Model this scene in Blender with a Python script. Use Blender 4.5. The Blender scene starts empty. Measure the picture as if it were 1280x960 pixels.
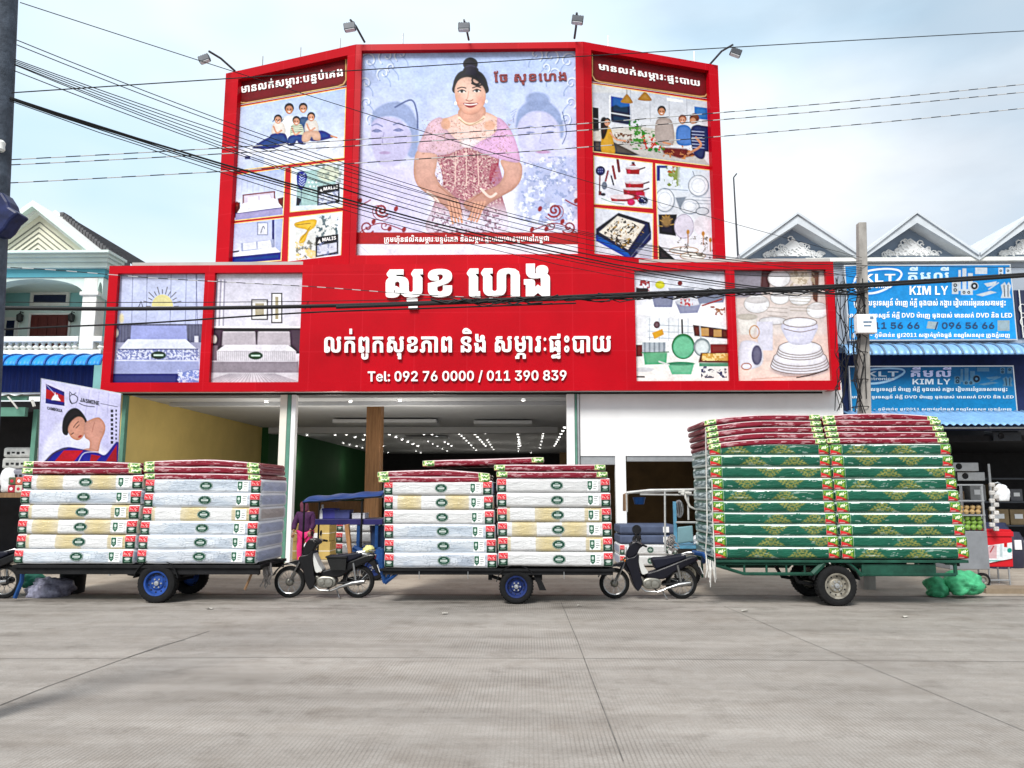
import bpy, bmesh, math, random
import numpy as np
from mathutils import Vector, Matrix
R = math.radians
random.seed(7)
rng = np.random.RandomState(7)
scene = bpy.context.scene
COL = scene.collection

# ---------------------------------------------------------------- camera, world, sun, exposure
EYE, PITCH, YAW, FOCAL = 1.78, R(8.0), R(1.2), 960.0     # metres, radians, pixels of a 1280 wide picture
cam = bpy.data.cameras.new('camera')
cam.sensor_width = 36.0
cam.lens = 36.0*FOCAL/1280.0
cam.clip_start, cam.clip_end = 0.1, 3000.0
cam_ob = bpy.data.objects.new('camera', cam)
cam_ob.location = (0, 0, EYE)
cam_ob.rotation_euler = (R(90)+PITCH, 0, YAW)
COL.objects.link(cam_ob)
scene.camera = cam_ob

SUN_EL, SUN_AZ = R(46), R(200)      # overcast noon light, sun behind the camera and a little to one side
world = bpy.data.worlds.new('World')
scene.world = world
world.use_nodes = True
wt = world.node_tree
wt.nodes.clear()
def wn(t, **k):
    n = wt.nodes.new(t)
    for a, b in k.items(): setattr(n, a, b)
    return n
w_out = wn('ShaderNodeOutputWorld'); w_bg = wn('ShaderNodeBackground')
w_sky = wn('ShaderNodeTexSky', sky_type='NISHITA')
w_sky.sun_disc = False; w_sky.sun_elevation = SUN_EL; w_sky.sun_rotation = SUN_AZ
w_sky.air_density = 1.0; w_sky.dust_density = 0.6; w_sky.ozone_density = 1.0
w_tc = wn('ShaderNodeTexCoord'); w_map = wn('ShaderNodeMapping')
w_map.inputs['Scale'].default_value = (1.0, 1.0, 2.6)
w_n1 = wn('ShaderNodeTexNoise'); w_n1.inputs['Scale'].default_value = 2.1; w_n1.inputs['Detail'].default_value = 7; w_n1.inputs['Roughness'].default_value = 0.52
w_n2 = wn('ShaderNodeTexNoise'); w_n2.inputs['Scale'].default_value = 1.1; w_n2.inputs['Detail'].default_value = 4
w_sep = wn('ShaderNodeSeparateXYZ')
# more cloud towards -X, clearer towards +X
w_bias = wn('ShaderNodeMath', operation='MULTIPLY_ADD'); w_bias.inputs[1].default_value = -0.40; w_bias.inputs[2].default_value = 0.17
w_add = wn('ShaderNodeMath', operation='ADD')
w_ramp = wn('ShaderNodeValToRGB'); w_ramp.color_ramp.elements[0].position = 0.36; w_ramp.color_ramp.elements[1].position = 0.66
w_ramp.color_ramp.elements[0].color = (0.66, 0.66, 0.66, 1)
w_shade = wn('ShaderNodeValToRGB')
w_shade.color_ramp.elements[0].position = 0.36; w_shade.color_ramp.elements[0].color = (9.0, 12.0, 14.4, 1)
w_shade.color_ramp.elements[1].position = 0.58; w_shade.color_ramp.elements[1].color = (15.6, 15.9, 16.2, 1)
w_mix = wn('ShaderNodeMixRGB')
L = wt.links.new
L(w_tc.outputs['Generated'], w_map.inputs['Vector']); L(w_map.outputs[0], w_n1.inputs['Vector']); L(w_map.outputs[0], w_n2.inputs['Vector'])
L(w_tc.outputs['Generated'], w_sep.inputs[0]); L(w_sep.outputs['X'], w_bias.inputs[0])
L(w_n1.outputs['Fac'], w_add.inputs[0]); L(w_bias.outputs[0], w_add.inputs[1]); L(w_add.outputs[0], w_ramp.inputs[0])
L(w_n2.outputs['Fac'], w_shade.inputs[0])
L(w_ramp.outputs['Color'], w_mix.inputs['Fac']); L(w_sky.outputs[0], w_mix.inputs['Color1']); L(w_shade.outputs['Color'], w_mix.inputs['Color2'])
L(w_mix.outputs[0], w_bg.inputs['Color']); w_bg.inputs['Strength'].default_value = 0.05
L(w_bg.outputs[0], w_out.inputs['Surface'])

sun = bpy.data.lights.new('sun', 'SUN'); sun.energy = 2.8; sun.angle = R(20); sun.color = (1.0, 0.97, 0.92)
sun_ob = bpy.data.objects.new('sun', sun); COL.objects.link(sun_ob)
_d = Vector((math.sin(SUN_AZ)*math.cos(SUN_EL), math.cos(SUN_AZ)*math.cos(SUN_EL), math.sin(SUN_EL)))
sun_ob.rotation_euler = _d.to_track_quat('Z', 'Y').to_euler()
sun_ob.location = (0, -5, 30)

scene.view_settings.view_transform = 'Standard'
scene.view_settings.look = 'None'
scene.view_settings.exposure = 0.62
scene.view_settings.gamma = 1.0
scene.view_settings.use_curve_mapping = False
scene.cycles.max_bounces = 6
scene.cycles.use_denoising = True

# ---------------------------------------------------------------- pixels and points (only used to work out real positions)
_c, _s = math.cos(PITCH), math.sin(PITCH)
_cy, _sy = math.cos(YAW), math.sin(YAW)
def ray(px, py):
    u, v = (px-640)/FOCAL, (480-py)/FOCAL
    x, y, z = u, _c-v*_s, _s+v*_c
    return Vector((x*_cy-y*_sy, x*_sy+y*_cy, z))
def at(px, py, Y):
    r = ray(px, py); k = Y/r.y
    return Vector((r.x*k, Y, EYE+r.z*k))
def ax(px, py, Y): return at(px, py, Y).x
def az(py, Y, px=640): return at(px, py, Y).z
def onplane(px, py, p0, n):
    r = ray(px, py); o = Vector((0, 0, EYE))
    return o + r*((p0-o).dot(n)/r.dot(n))
def proj(X, Y, Z):
    x = X*_cy+Y*_sy; y = -X*_sy+Y*_cy; z = Z-EYE
    dep = y*_c+z*_s; up = -y*_s+z*_c
    return 640+FOCAL*x/dep, 480-FOCAL*up/dep

# ---------------------------------------------------------------- materials
def hexc(h):
    h = h.lstrip('#')
    return tuple(((int(h[i:i+2], 16)/255)/12.92 if int(h[i:i+2], 16)/255 <= .04045 else ((int(h[i:i+2], 16)/255+.055)/1.055)**2.4) for i in (0, 2, 4))
MATS = {}
def mat(name, col, rough=0.6, metal=0.0, var=0.12, scale=4.0, bump=0.0, bscale=30.0, coat=0.0, emit=0.0, alpha=1.0, stretch=(1, 1, 1)):
    if name in MATS: return MATS[name]
    if isinstance(col, str): col = hexc(col)
    m = bpy.data.materials.new(name); m.use_nodes = True
    nt = m.node_tree; b = nt.nodes['Principled BSDF']
    b.inputs['Roughness'].default_value = rough; b.inputs['Metallic'].default_value = metal; b.inputs['Specular IOR Level'].default_value = 0.22 if rough > .3 else 0.5
    if coat: b.inputs['Coat Weight'].default_value = coat; b.inputs['Coat Roughness'].default_value = 0.12
    if alpha < 1: b.inputs['Alpha'].default_value = alpha
    b.inputs['Base Color'].default_value = (*col, 1)
    if emit:
        b.inputs['Emission Color'].default_value = (*col, 1); b.inputs['Emission Strength'].default_value = emit
    if var or bump:
        tc = nt.nodes.new('ShaderNodeTexCoord'); mp = nt.nodes.new('ShaderNodeMapping'); mp.inputs['Scale'].default_value = stretch
        nt.links.new(tc.outputs['Object'], mp.inputs['Vector'])
    if var:
        n = nt.nodes.new('ShaderNodeTexNoise'); n.inputs['Scale'].default_value = scale; n.inputs['Detail'].default_value = 6; n.inputs['Roughness'].default_value = 0.65
        nt.links.new(mp.outputs[0], n.inputs['Vector'])
        r = nt.nodes.new('ShaderNodeValToRGB')
        r.color_ramp.elements[0].position = 0.3; r.color_ramp.elements[1].position = 0.7
        r.color_ramp.elements[0].color = (*[c*(1-var) for c in col], 1); r.color_ramp.elements[1].color = (*[min(1, c*(1+var)) for c in col], 1)
        nt.links.new(n.outputs['Fac'], r.inputs[0]); nt.links.new(r.outputs[0], b.inputs['Base Color'])
    if bump:
        n = nt.nodes.new('ShaderNodeTexNoise'); n.inputs['Scale'].default_value = bscale; n.inputs['Detail'].default_value = 5
        nt.links.new(mp.outputs[0], n.inputs['Vector'])
        bp = nt.nodes.new('ShaderNodeBump'); bp.inputs['Strength'].default_value = bump; bp.inputs['Distance'].default_value = 0.02
        nt.links.new(n.outputs['Fac'], bp.inputs['Height']); nt.links.new(bp.outputs[0], b.inputs['Normal'])
    MATS[name] = m
    return m
def vcol_mat(name, rough=0.5, coat=0.0, bump=0.0, bscale=12.0, stretch=(1, 1, 1), spec=0.15):
    if name in MATS: return MATS[name]
    m = bpy.data.materials.new(name); m.use_nodes = True
    nt = m.node_tree; b = nt.nodes['Principled BSDF']; b.inputs['Roughness'].default_value = rough
    b.inputs['Specular IOR Level'].default_value = spec
    a = nt.nodes.new('ShaderNodeVertexColor'); a.layer_name = 'Col'
    nt.links.new(a.outputs[0], b.inputs['Base Color'])
    if coat: b.inputs['Coat Weight'].default_value = coat; b.inputs['Coat Roughness'].default_value = 0.1
    if bump:
        tc = nt.nodes.new('ShaderNodeTexCoord'); mp = nt.nodes.new('ShaderNodeMapping'); mp.inputs['Scale'].default_value = stretch
        n = nt.nodes.new('ShaderNodeTexNoise'); n.inputs['Scale'].default_value = bscale; n.inputs['Detail'].default_value = 5; n.inputs['Distortion'].default_value = 1.0
        bp = nt.nodes.new('ShaderNodeBump'); bp.inputs['Strength'].default_value = bump; bp.inputs['Distance'].default_value = 0.03
        nt.links.new(tc.outputs['Object'], mp.inputs[0]); nt.links.new(mp.outputs[0], n.inputs['Vector'])
        nt.links.new(n.outputs['Fac'], bp.inputs['Height']); nt.links.new(bp.outputs[0], b.inputs['Normal'])
        if coat: nt.links.new(bp.outputs[0], b.inputs['Coat Normal'])
    MATS[name] = m
    return m

# ---------------------------------------------------------------- objects
def tag(o, label=None, cat=None, group=None, kind=None):
    if label: o['label'] = label
    if cat: o['category'] = cat
    if group: o['group'] = group
    if kind: o['kind'] = kind
    return o
def thing(name, label, cat, loc=(0, 0, 0), group=None):
    o = bpy.data.objects.new(name, None); o.empty_display_size = 0.2
    COL.objects.link(o); o.location = loc
    return tag(o, label, cat, group)
def base_of(o):
    p = Vector((0, 0, 0))
    while o is not None: p += o.location; o = o.parent
    return p
class MB:
    def __init__(s): s.v = []; s.f = []; s.m = []; s.k = 0
    def add(s, vs, fs):
        o = len(s.v); s.v += [tuple(p) for p in vs]; s.f += [tuple(i+o for i in f) for f in fs]; s.m += [s.k]*len(fs); return s
    def box(s, x0, x1, y0, y1, z0, z1):
        return s.add([(x, y, z) for x in (x0, x1) for y in (y0, y1) for z in (z0, z1)],
                     [(0, 1, 3, 2), (4, 6, 7, 5), (0, 4, 5, 1), (2, 3, 7, 6), (0, 2, 6, 4), (1, 5, 7, 3)])
    def hexa(s, a, b):
        """two quads of four points joined into a solid"""
        return s.add(list(a)+list(b), [(0, 1, 2, 3), (7, 6, 5, 4), (0, 4, 5, 1), (1, 5, 6, 2), (2, 6, 7, 3), (3, 7, 4, 0)])
    def prism(s, poly, y0, y1):
        """polygon in (x, z) pushed from y0 to y1"""
        n = len(poly)
        return s.add([(x, y0, z) for x, z in poly]+[(x, y1, z) for x, z in poly],
                     [tuple(range(n)), tuple(range(2*n-1, n-1, -1))]+[(i, i+n, (i+1) % n+n, (i+1) % n) for i in range(n)])
    def prismx(s, poly, x0, x1):
        """polygon in (y, z) pushed from x0 to x1"""
        n = len(poly)
        return s.add([(x0, y, z) for y, z in poly]+[(x1, y, z) for y, z in poly],
                     [tuple(range(n)), tuple(range(2*n-1, n-1, -1))]+[(i, i+n, (i+1) % n+n, (i+1) % n) for i in range(n)])
    def tube(s, pts, r, seg=8, closed=False):
        pts = [Vector(p) for p in pts]; n = len(pts); rs = r if isinstance(r, (list, tuple)) else [r]*n
        vs = []; up = None
        for i, p in enumerate(pts):
            if closed: t = (pts[(i+1) % n]-pts[i-1]).normalized()
            else: t = (pts[min(i+1, n-1)]-pts[max(i-1, 0)]).normalized()
            if up is None:
                up = t.orthogonal().normalized()
            else:
                up = (up-t*up.dot(t)); up = up.normalized() if up.length > 1e-6 else t.orthogonal().normalized()
            w = t.cross(up)
            for k in range(seg):
                a = 2*math.pi*k/seg
                vs.append(p+(up*math.cos(a)+w*math.sin(a))*rs[i])
        fs = [(i*seg+k, i*seg+(k+1) % seg, ((i+1) % n)*seg+(k+1) % seg, ((i+1) % n)*seg+k) for i in range(n if closed else n-1) for k in range(seg)]
        if not closed: fs += [tuple(range(seg-1, -1, -1)), tuple(range((n-1)*seg, n*seg))]
        return s.add(vs, fs)
    def lathe(s, prof, centre, axis='y', seg=32):
        """profile of (radius, along) turned about an axis through centre"""
        cx, cy, cz = centre; vs = []; n = len(prof)
        for k in range(seg):
            a = 2*math.pi*k/seg; ca, sa = math.cos(a), math.sin(a)
            for r, h in prof:
                vs.append((cx+r*ca, cy+h, cz+r*sa) if axis == 'y' else (cx+r*ca, cy+r*sa, cz+h) if axis == 'z' else (cx+h, cy+r*ca, cz+r*sa))
        fs = [(k*n+i, k*n+i+1, ((k+1) % seg)*n+i+1, ((k+1) % seg)*n+i) for k in range(seg) for i in range(n-1)]
        return s.add(vs, fs)
    def grid(s, fn, nu, nv):
        vs = [fn(i/nu, j/nv) for j in range(nv+1) for i in range(nu+1)]
        return s.add(vs, [(j*(nu+1)+i, j*(nu+1)+i+1, (j+1)*(nu+1)+i+1, (j+1)*(nu+1)+i) for j in range(nv) for i in range(nu)])
    def build(s, name, mats, parent=None, smooth=False, bevel=0.0, label=None, cat=None, group=None, kind=None):
        me = bpy.data.meshes.new(name)
        if parent is not None: off = base_of(parent)
        elif kind is None:
            a = np.array(s.v); off = Vector(((a[:, 0].min()+a[:, 0].max())/2, (a[:, 1].min()+a[:, 1].max())/2, a[:, 2].min()))
        else: off = Vector((0, 0, 0))
        me.from_pydata([(x-off.x, y-off.y, z-off.z) for x, y, z in s.v], [], s.f)
        for m in (mats if isinstance(mats, (list, tuple)) else [mats]): me.materials.append(m)
        if s.k: me.polygons.foreach_set('material_index', s.m)
        bm = bmesh.new(); bm.from_mesh(me); bmesh.ops.recalc_face_normals(bm, faces=bm.faces); bm.to_mesh(me); bm.free()
        if smooth:
            me.polygons.foreach_set('use_smooth', [True]*len(me.polygons))
        o = bpy.data.objects.new(name, me); COL.objects.link(o)
        if parent is not None: o.parent = parent
        else: o.location = off
        if smooth:
            es = o.modifiers.new('es', 'EDGE_SPLIT'); es.split_angle = R(40)
        if bevel:
            b = o.modifiers.new('bv', 'BEVEL'); b.width = bevel; b.segments = 2; b.limit_method = 'ANGLE'; b.angle_limit = R(50)
        return tag(o, label, cat, group, kind)
def copy_tree(o, parent=None):
    c = o.copy(); COL.objects.link(c)
    if parent is not None: c.parent = parent
    for ch in list(o.children): copy_tree(ch, c)
    return c

# ---------------------------------------------------------------- value noise and printed pictures
_perm = rng.rand(256, 256)
def vnoise(x, y, seed=0):
    x = np.asarray(x, float)+seed*17.3; y = np.asarray(y, float)+seed*9.1
    xi = np.floor(x).astype(int); yi = np.floor(y).astype(int); fx = x-xi; fy = y-yi
    fx = fx*fx*(3-2*fx); fy = fy*fy*(3-2*fy)
    g = lambda a, b: _perm[a % 256, b % 256]
    return (g(xi, yi)*(1-fx)+g(xi+1, yi)*fx)*(1-fy)+(g(xi, yi+1)*(1-fx)+g(xi+1, yi+1)*fx)*fy
def fbm(x, y, seed=0, o=4):
    r = 0; a = .5; t = 0
    for k in range(o):
        r = r+a*vnoise(x*2**k, y*2**k, seed+k*3); t += a; a *= .55
    return r/t
def smooth_loop(pts, n=6, closed=True):
    out = []; m = len(pts)
    for i in range(m if closed else m-1):
        p0, p1, p2, p3 = (pts[(i+k) % m] if closed else pts[min(max(i+k, 0), m-1)] for k in (-1, 0, 1, 2))
        for j in range(n):
            t = j/n
            out.append(tuple(.5*(2*p1[a]+(p2[a]-p0[a])*t+(2*p0[a]-5*p1[a]+4*p2[a]-p3[a])*t*t+(3*p1[a]-p0[a]-3*p2[a]+p3[a])*t**3) for a in (0, 1)))
    if not closed: out.append(tuple(pts[-1]))
    return out
class Paint:
    """a printed picture: a fine grid whose points carry printing ink"""
    def __init__(s, X, Y, ground):
        s.X, s.Y = X, Y; s.c = np.empty(X.shape+(3,)); s.c[...] = hexc(ground)
    def put(s, cov, col, sl, rim=None):
        if col is None: return
        if callable(col): col = col(s.X[sl], s.Y[sl])
        else: col = np.array(hexc(col))
        if rim is not None: col = col*(1.06-.26*np.exp(-np.maximum(rim, 0)/2.6))[..., None]
        s.c[sl] = s.c[sl]*(1-cov[..., None])+col*cov[..., None]
    def box_of(s, x0, x1, y0, y1):
        ok = (s.X >= x0) & (s.X <= x1) & (s.Y >= y0) & (s.Y <= y1)
        r = np.any(ok, 1).nonzero()[0]; c = np.any(ok, 0).nonzero()[0]
        if not len(r): return None
        return (slice(r[0], r[-1]+1), slice(c[0], c[-1]+1))
    def poly(s, pts, col, soft=.8, a=1.0, smooth=False):
        if smooth: pts = smooth_loop(pts)
        xs = [p[0] for p in pts]; ys = [p[1] for p in pts]
        sl = s.box_of(min(xs)-soft, max(xs)+soft, min(ys)-soft, max(ys)+soft)
        if sl is None: return
        x, y = s.X[sl], s.Y[sl]; d = np.full(x.shape, 1e9); ins = np.zeros(x.shape, bool)
        for i in range(len(pts)):
            (x1, y1), (x2, y2) = pts[i-1], pts[i]; dx, dy = x2-x1, y2-y1; q = dx*dx+dy*dy+1e-12
            t = np.clip(((x-x1)*dx+(y-y1)*dy)/q, 0, 1); d = np.minimum(d, np.hypot(x-x1-t*dx, y-y1-t*dy))
            if y1 != y2: ins ^= ((y1 > y) != (y2 > y)) & (x < dx*(y-y1)/(y2-y1)+x1)
        s.put(np.clip(.5+np.where(ins, d, -d)/soft, 0, 1)*a, col, sl, d if smooth and soft < 2.5 else None)
    def rect(s, x0, y0, x1, y1, col, soft=.8, a=1.0): s.poly([(x0, y0), (x1, y0), (x1, y1), (x0, y1)], col, soft, a)
    def ell(s, cx, cy, rx, ry, col, soft=.8, a=1.0, rot=0.0):
        m = max(rx, ry)+soft; sl = s.box_of(cx-m, cx+m, cy-m, cy+m)
        if sl is None: return
        x, y = s.X[sl]-cx, s.Y[sl]-cy; ca, sa = math.cos(rot), math.sin(rot)
        u, w = (x*ca+y*sa)/rx, (-x*sa+y*ca)/ry; r = np.sqrt(u*u+w*w)
        s.put(np.clip(.5+(1-r)*min(rx, ry)/soft, 0, 1)*a, col, sl, (1-r)*min(rx, ry)*1.3 if soft < 1.2 and min(rx, ry) > 3 else None)
    def ring(s, cx, cy, rx, ry, w, col, a=1.0, rot=0.0):
        n = 28
        s.line([(cx+rx*math.cos(2*math.pi*k/n)*math.cos(rot)-ry*math.sin(2*math.pi*k/n)*math.sin(rot), cy+rx*math.cos(2*math.pi*k/n)*math.sin(rot)+ry*math.sin(2*math.pi*k/n)*math.cos(rot)) for k in range(n+1)], w, col, a)
    def line(s, pts, w, col, a=1.0, smooth=False, soft=.7):
        if smooth: pts = smooth_loop(pts, 6, False)
        xs = [p[0] for p in pts]; ys = [p[1] for p in pts]
        sl = s.box_of(min(xs)-w-1, max(xs)+w+1, min(ys)-w-1, max(ys)+w+1)
        if sl is None: return
        x, y = s.X[sl], s.Y[sl]; d = np.full(x.shape, 1e9)
        for (x1, y1), (x2, y2) in zip(pts, pts[1:]):
            dx, dy = x2-x1, y2-y1; q = dx*dx+dy*dy+1e-12
            t = np.clip(((x-x1)*dx+(y-y1)*dy)/q, 0, 1); d = np.minimum(d, np.hypot(x-x1-t*dx, y-y1-t*dy))
        s.put(np.clip(.5+(w/2-d)/soft, 0, 1)*a, col, sl)
    def speck(s, x0, y0, x1, y1, col, scale=1.0, thr=.6, seed=1, a=1.0, soft=.08, inside=None):
        sl = s.box_of(x0, x1, y0, y1)
        if sl is None: return
        n = fbm(s.X[sl]/scale, s.Y[sl]/scale, seed, 3)
        cov = np.clip((n-thr)/soft, 0, 1)*a
        if inside is not None:
            cov = cov*inside(s.X[sl], s.Y[sl])
        s.put(cov, col, sl)
def grad(h0, h1, a, b, axis='y'):
    c0, c1 = np.array(hexc(h0)), np.array(hexc(h1))
    def f(x, y):
        t = np.clip(((y if axis == 'y' else x)-a)/(b-a), 0, 1)[..., None]
        return c0*(1-t)+c1*t
    return f
def colour_mesh(name, V, faces, cols, material, parent, smooth=False):
    me = bpy.data.meshes.new(name); off = base_of(parent) if parent is not None else Vector((0, 0, 0))
    V = np.asarray(V, float)-np.array(off); n = len(V)
    faces = np.asarray(faces, dtype=np.int32)
    me.vertices.add(n); me.vertices.foreach_set('co', V.ravel())
    k = faces.shape[1]
    me.loops.add(faces.size); me.loops.foreach_set('vertex_index', faces.ravel())
    me.polygons.add(len(faces)); me.polygons.foreach_set('loop_start', np.arange(0, faces.size, k, dtype=np.int32))
    me.update(calc_edges=True)
    at_ = me.color_attributes.new('Col', 'FLOAT_COLOR', 'POINT')
    c4 = np.ones((n, 4)); c4[:, :3] = np.clip(cols, 0, 1); at_.data.foreach_set('color', c4.ravel())
    me.materials.append(material)
    if smooth: me.polygons.foreach_set('use_smooth', [True]*len(me.polygons))
    me.validate()
    o = bpy.data.objects.new(name, me); COL.objects.link(o)
    if parent is not None: o.parent = parent
    return o
def grid_faces(nr, nc):
    i = np.arange(nr*nc).reshape(nr, nc)
    return np.stack([i[:-1, :-1], i[1:, :-1], i[1:, 1:], i[:-1, 1:]], -1).reshape(-1, 4)
def picture(name, corners, painter, ground, parent, step=0.75, material=None):
    """corners TL, TR, BR, BL in the world; painter(p) inks the print"""
    tl, tr, br, bl = [np.array(q) for q in corners]
    a = np.array(proj(*tl)); b = np.array(proj(*tr)); c = np.array(proj(*bl))
    nc = max(8, int(np.hypot(*(b-a))/step)); nr = max(8, int(np.hypot(*(c-a))/step))
    u = np.linspace(0, 1, nc)[None, :, None]; w = np.linspace(0, 1, nr)[:, None, None]
    P = (tl*(1-u)+tr*u)*(1-w)+(bl*(1-u)+br*u)*w
    px, py = proj(P[..., 0], P[..., 1], P[..., 2])
    pt = Paint(px, py, ground); painter(pt)
    g = 1+.26*(fbm(px/1.9, py/1.7, 5, 3)-.5)+.34*(fbm(px/11, py/9, 9, 3)-.5); c = np.clip(pt.c, 0, 1)**1.15*g[..., None]; b = c
    for ax_ in (0, 1): b = sum(np.roll(b, k, ax_) for k in range(-4, 5))/9
    pt.c = np.clip(c+.35*(c-b), .004, 1)     # the crisp look of an inkjet print
    return colour_mesh(name, P.reshape(-1, 3), grid_faces(nr, nc), pt.c.reshape(-1, 3)*0.80, material or vcol_mat('printed_vinyl', 0.45), parent)
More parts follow.
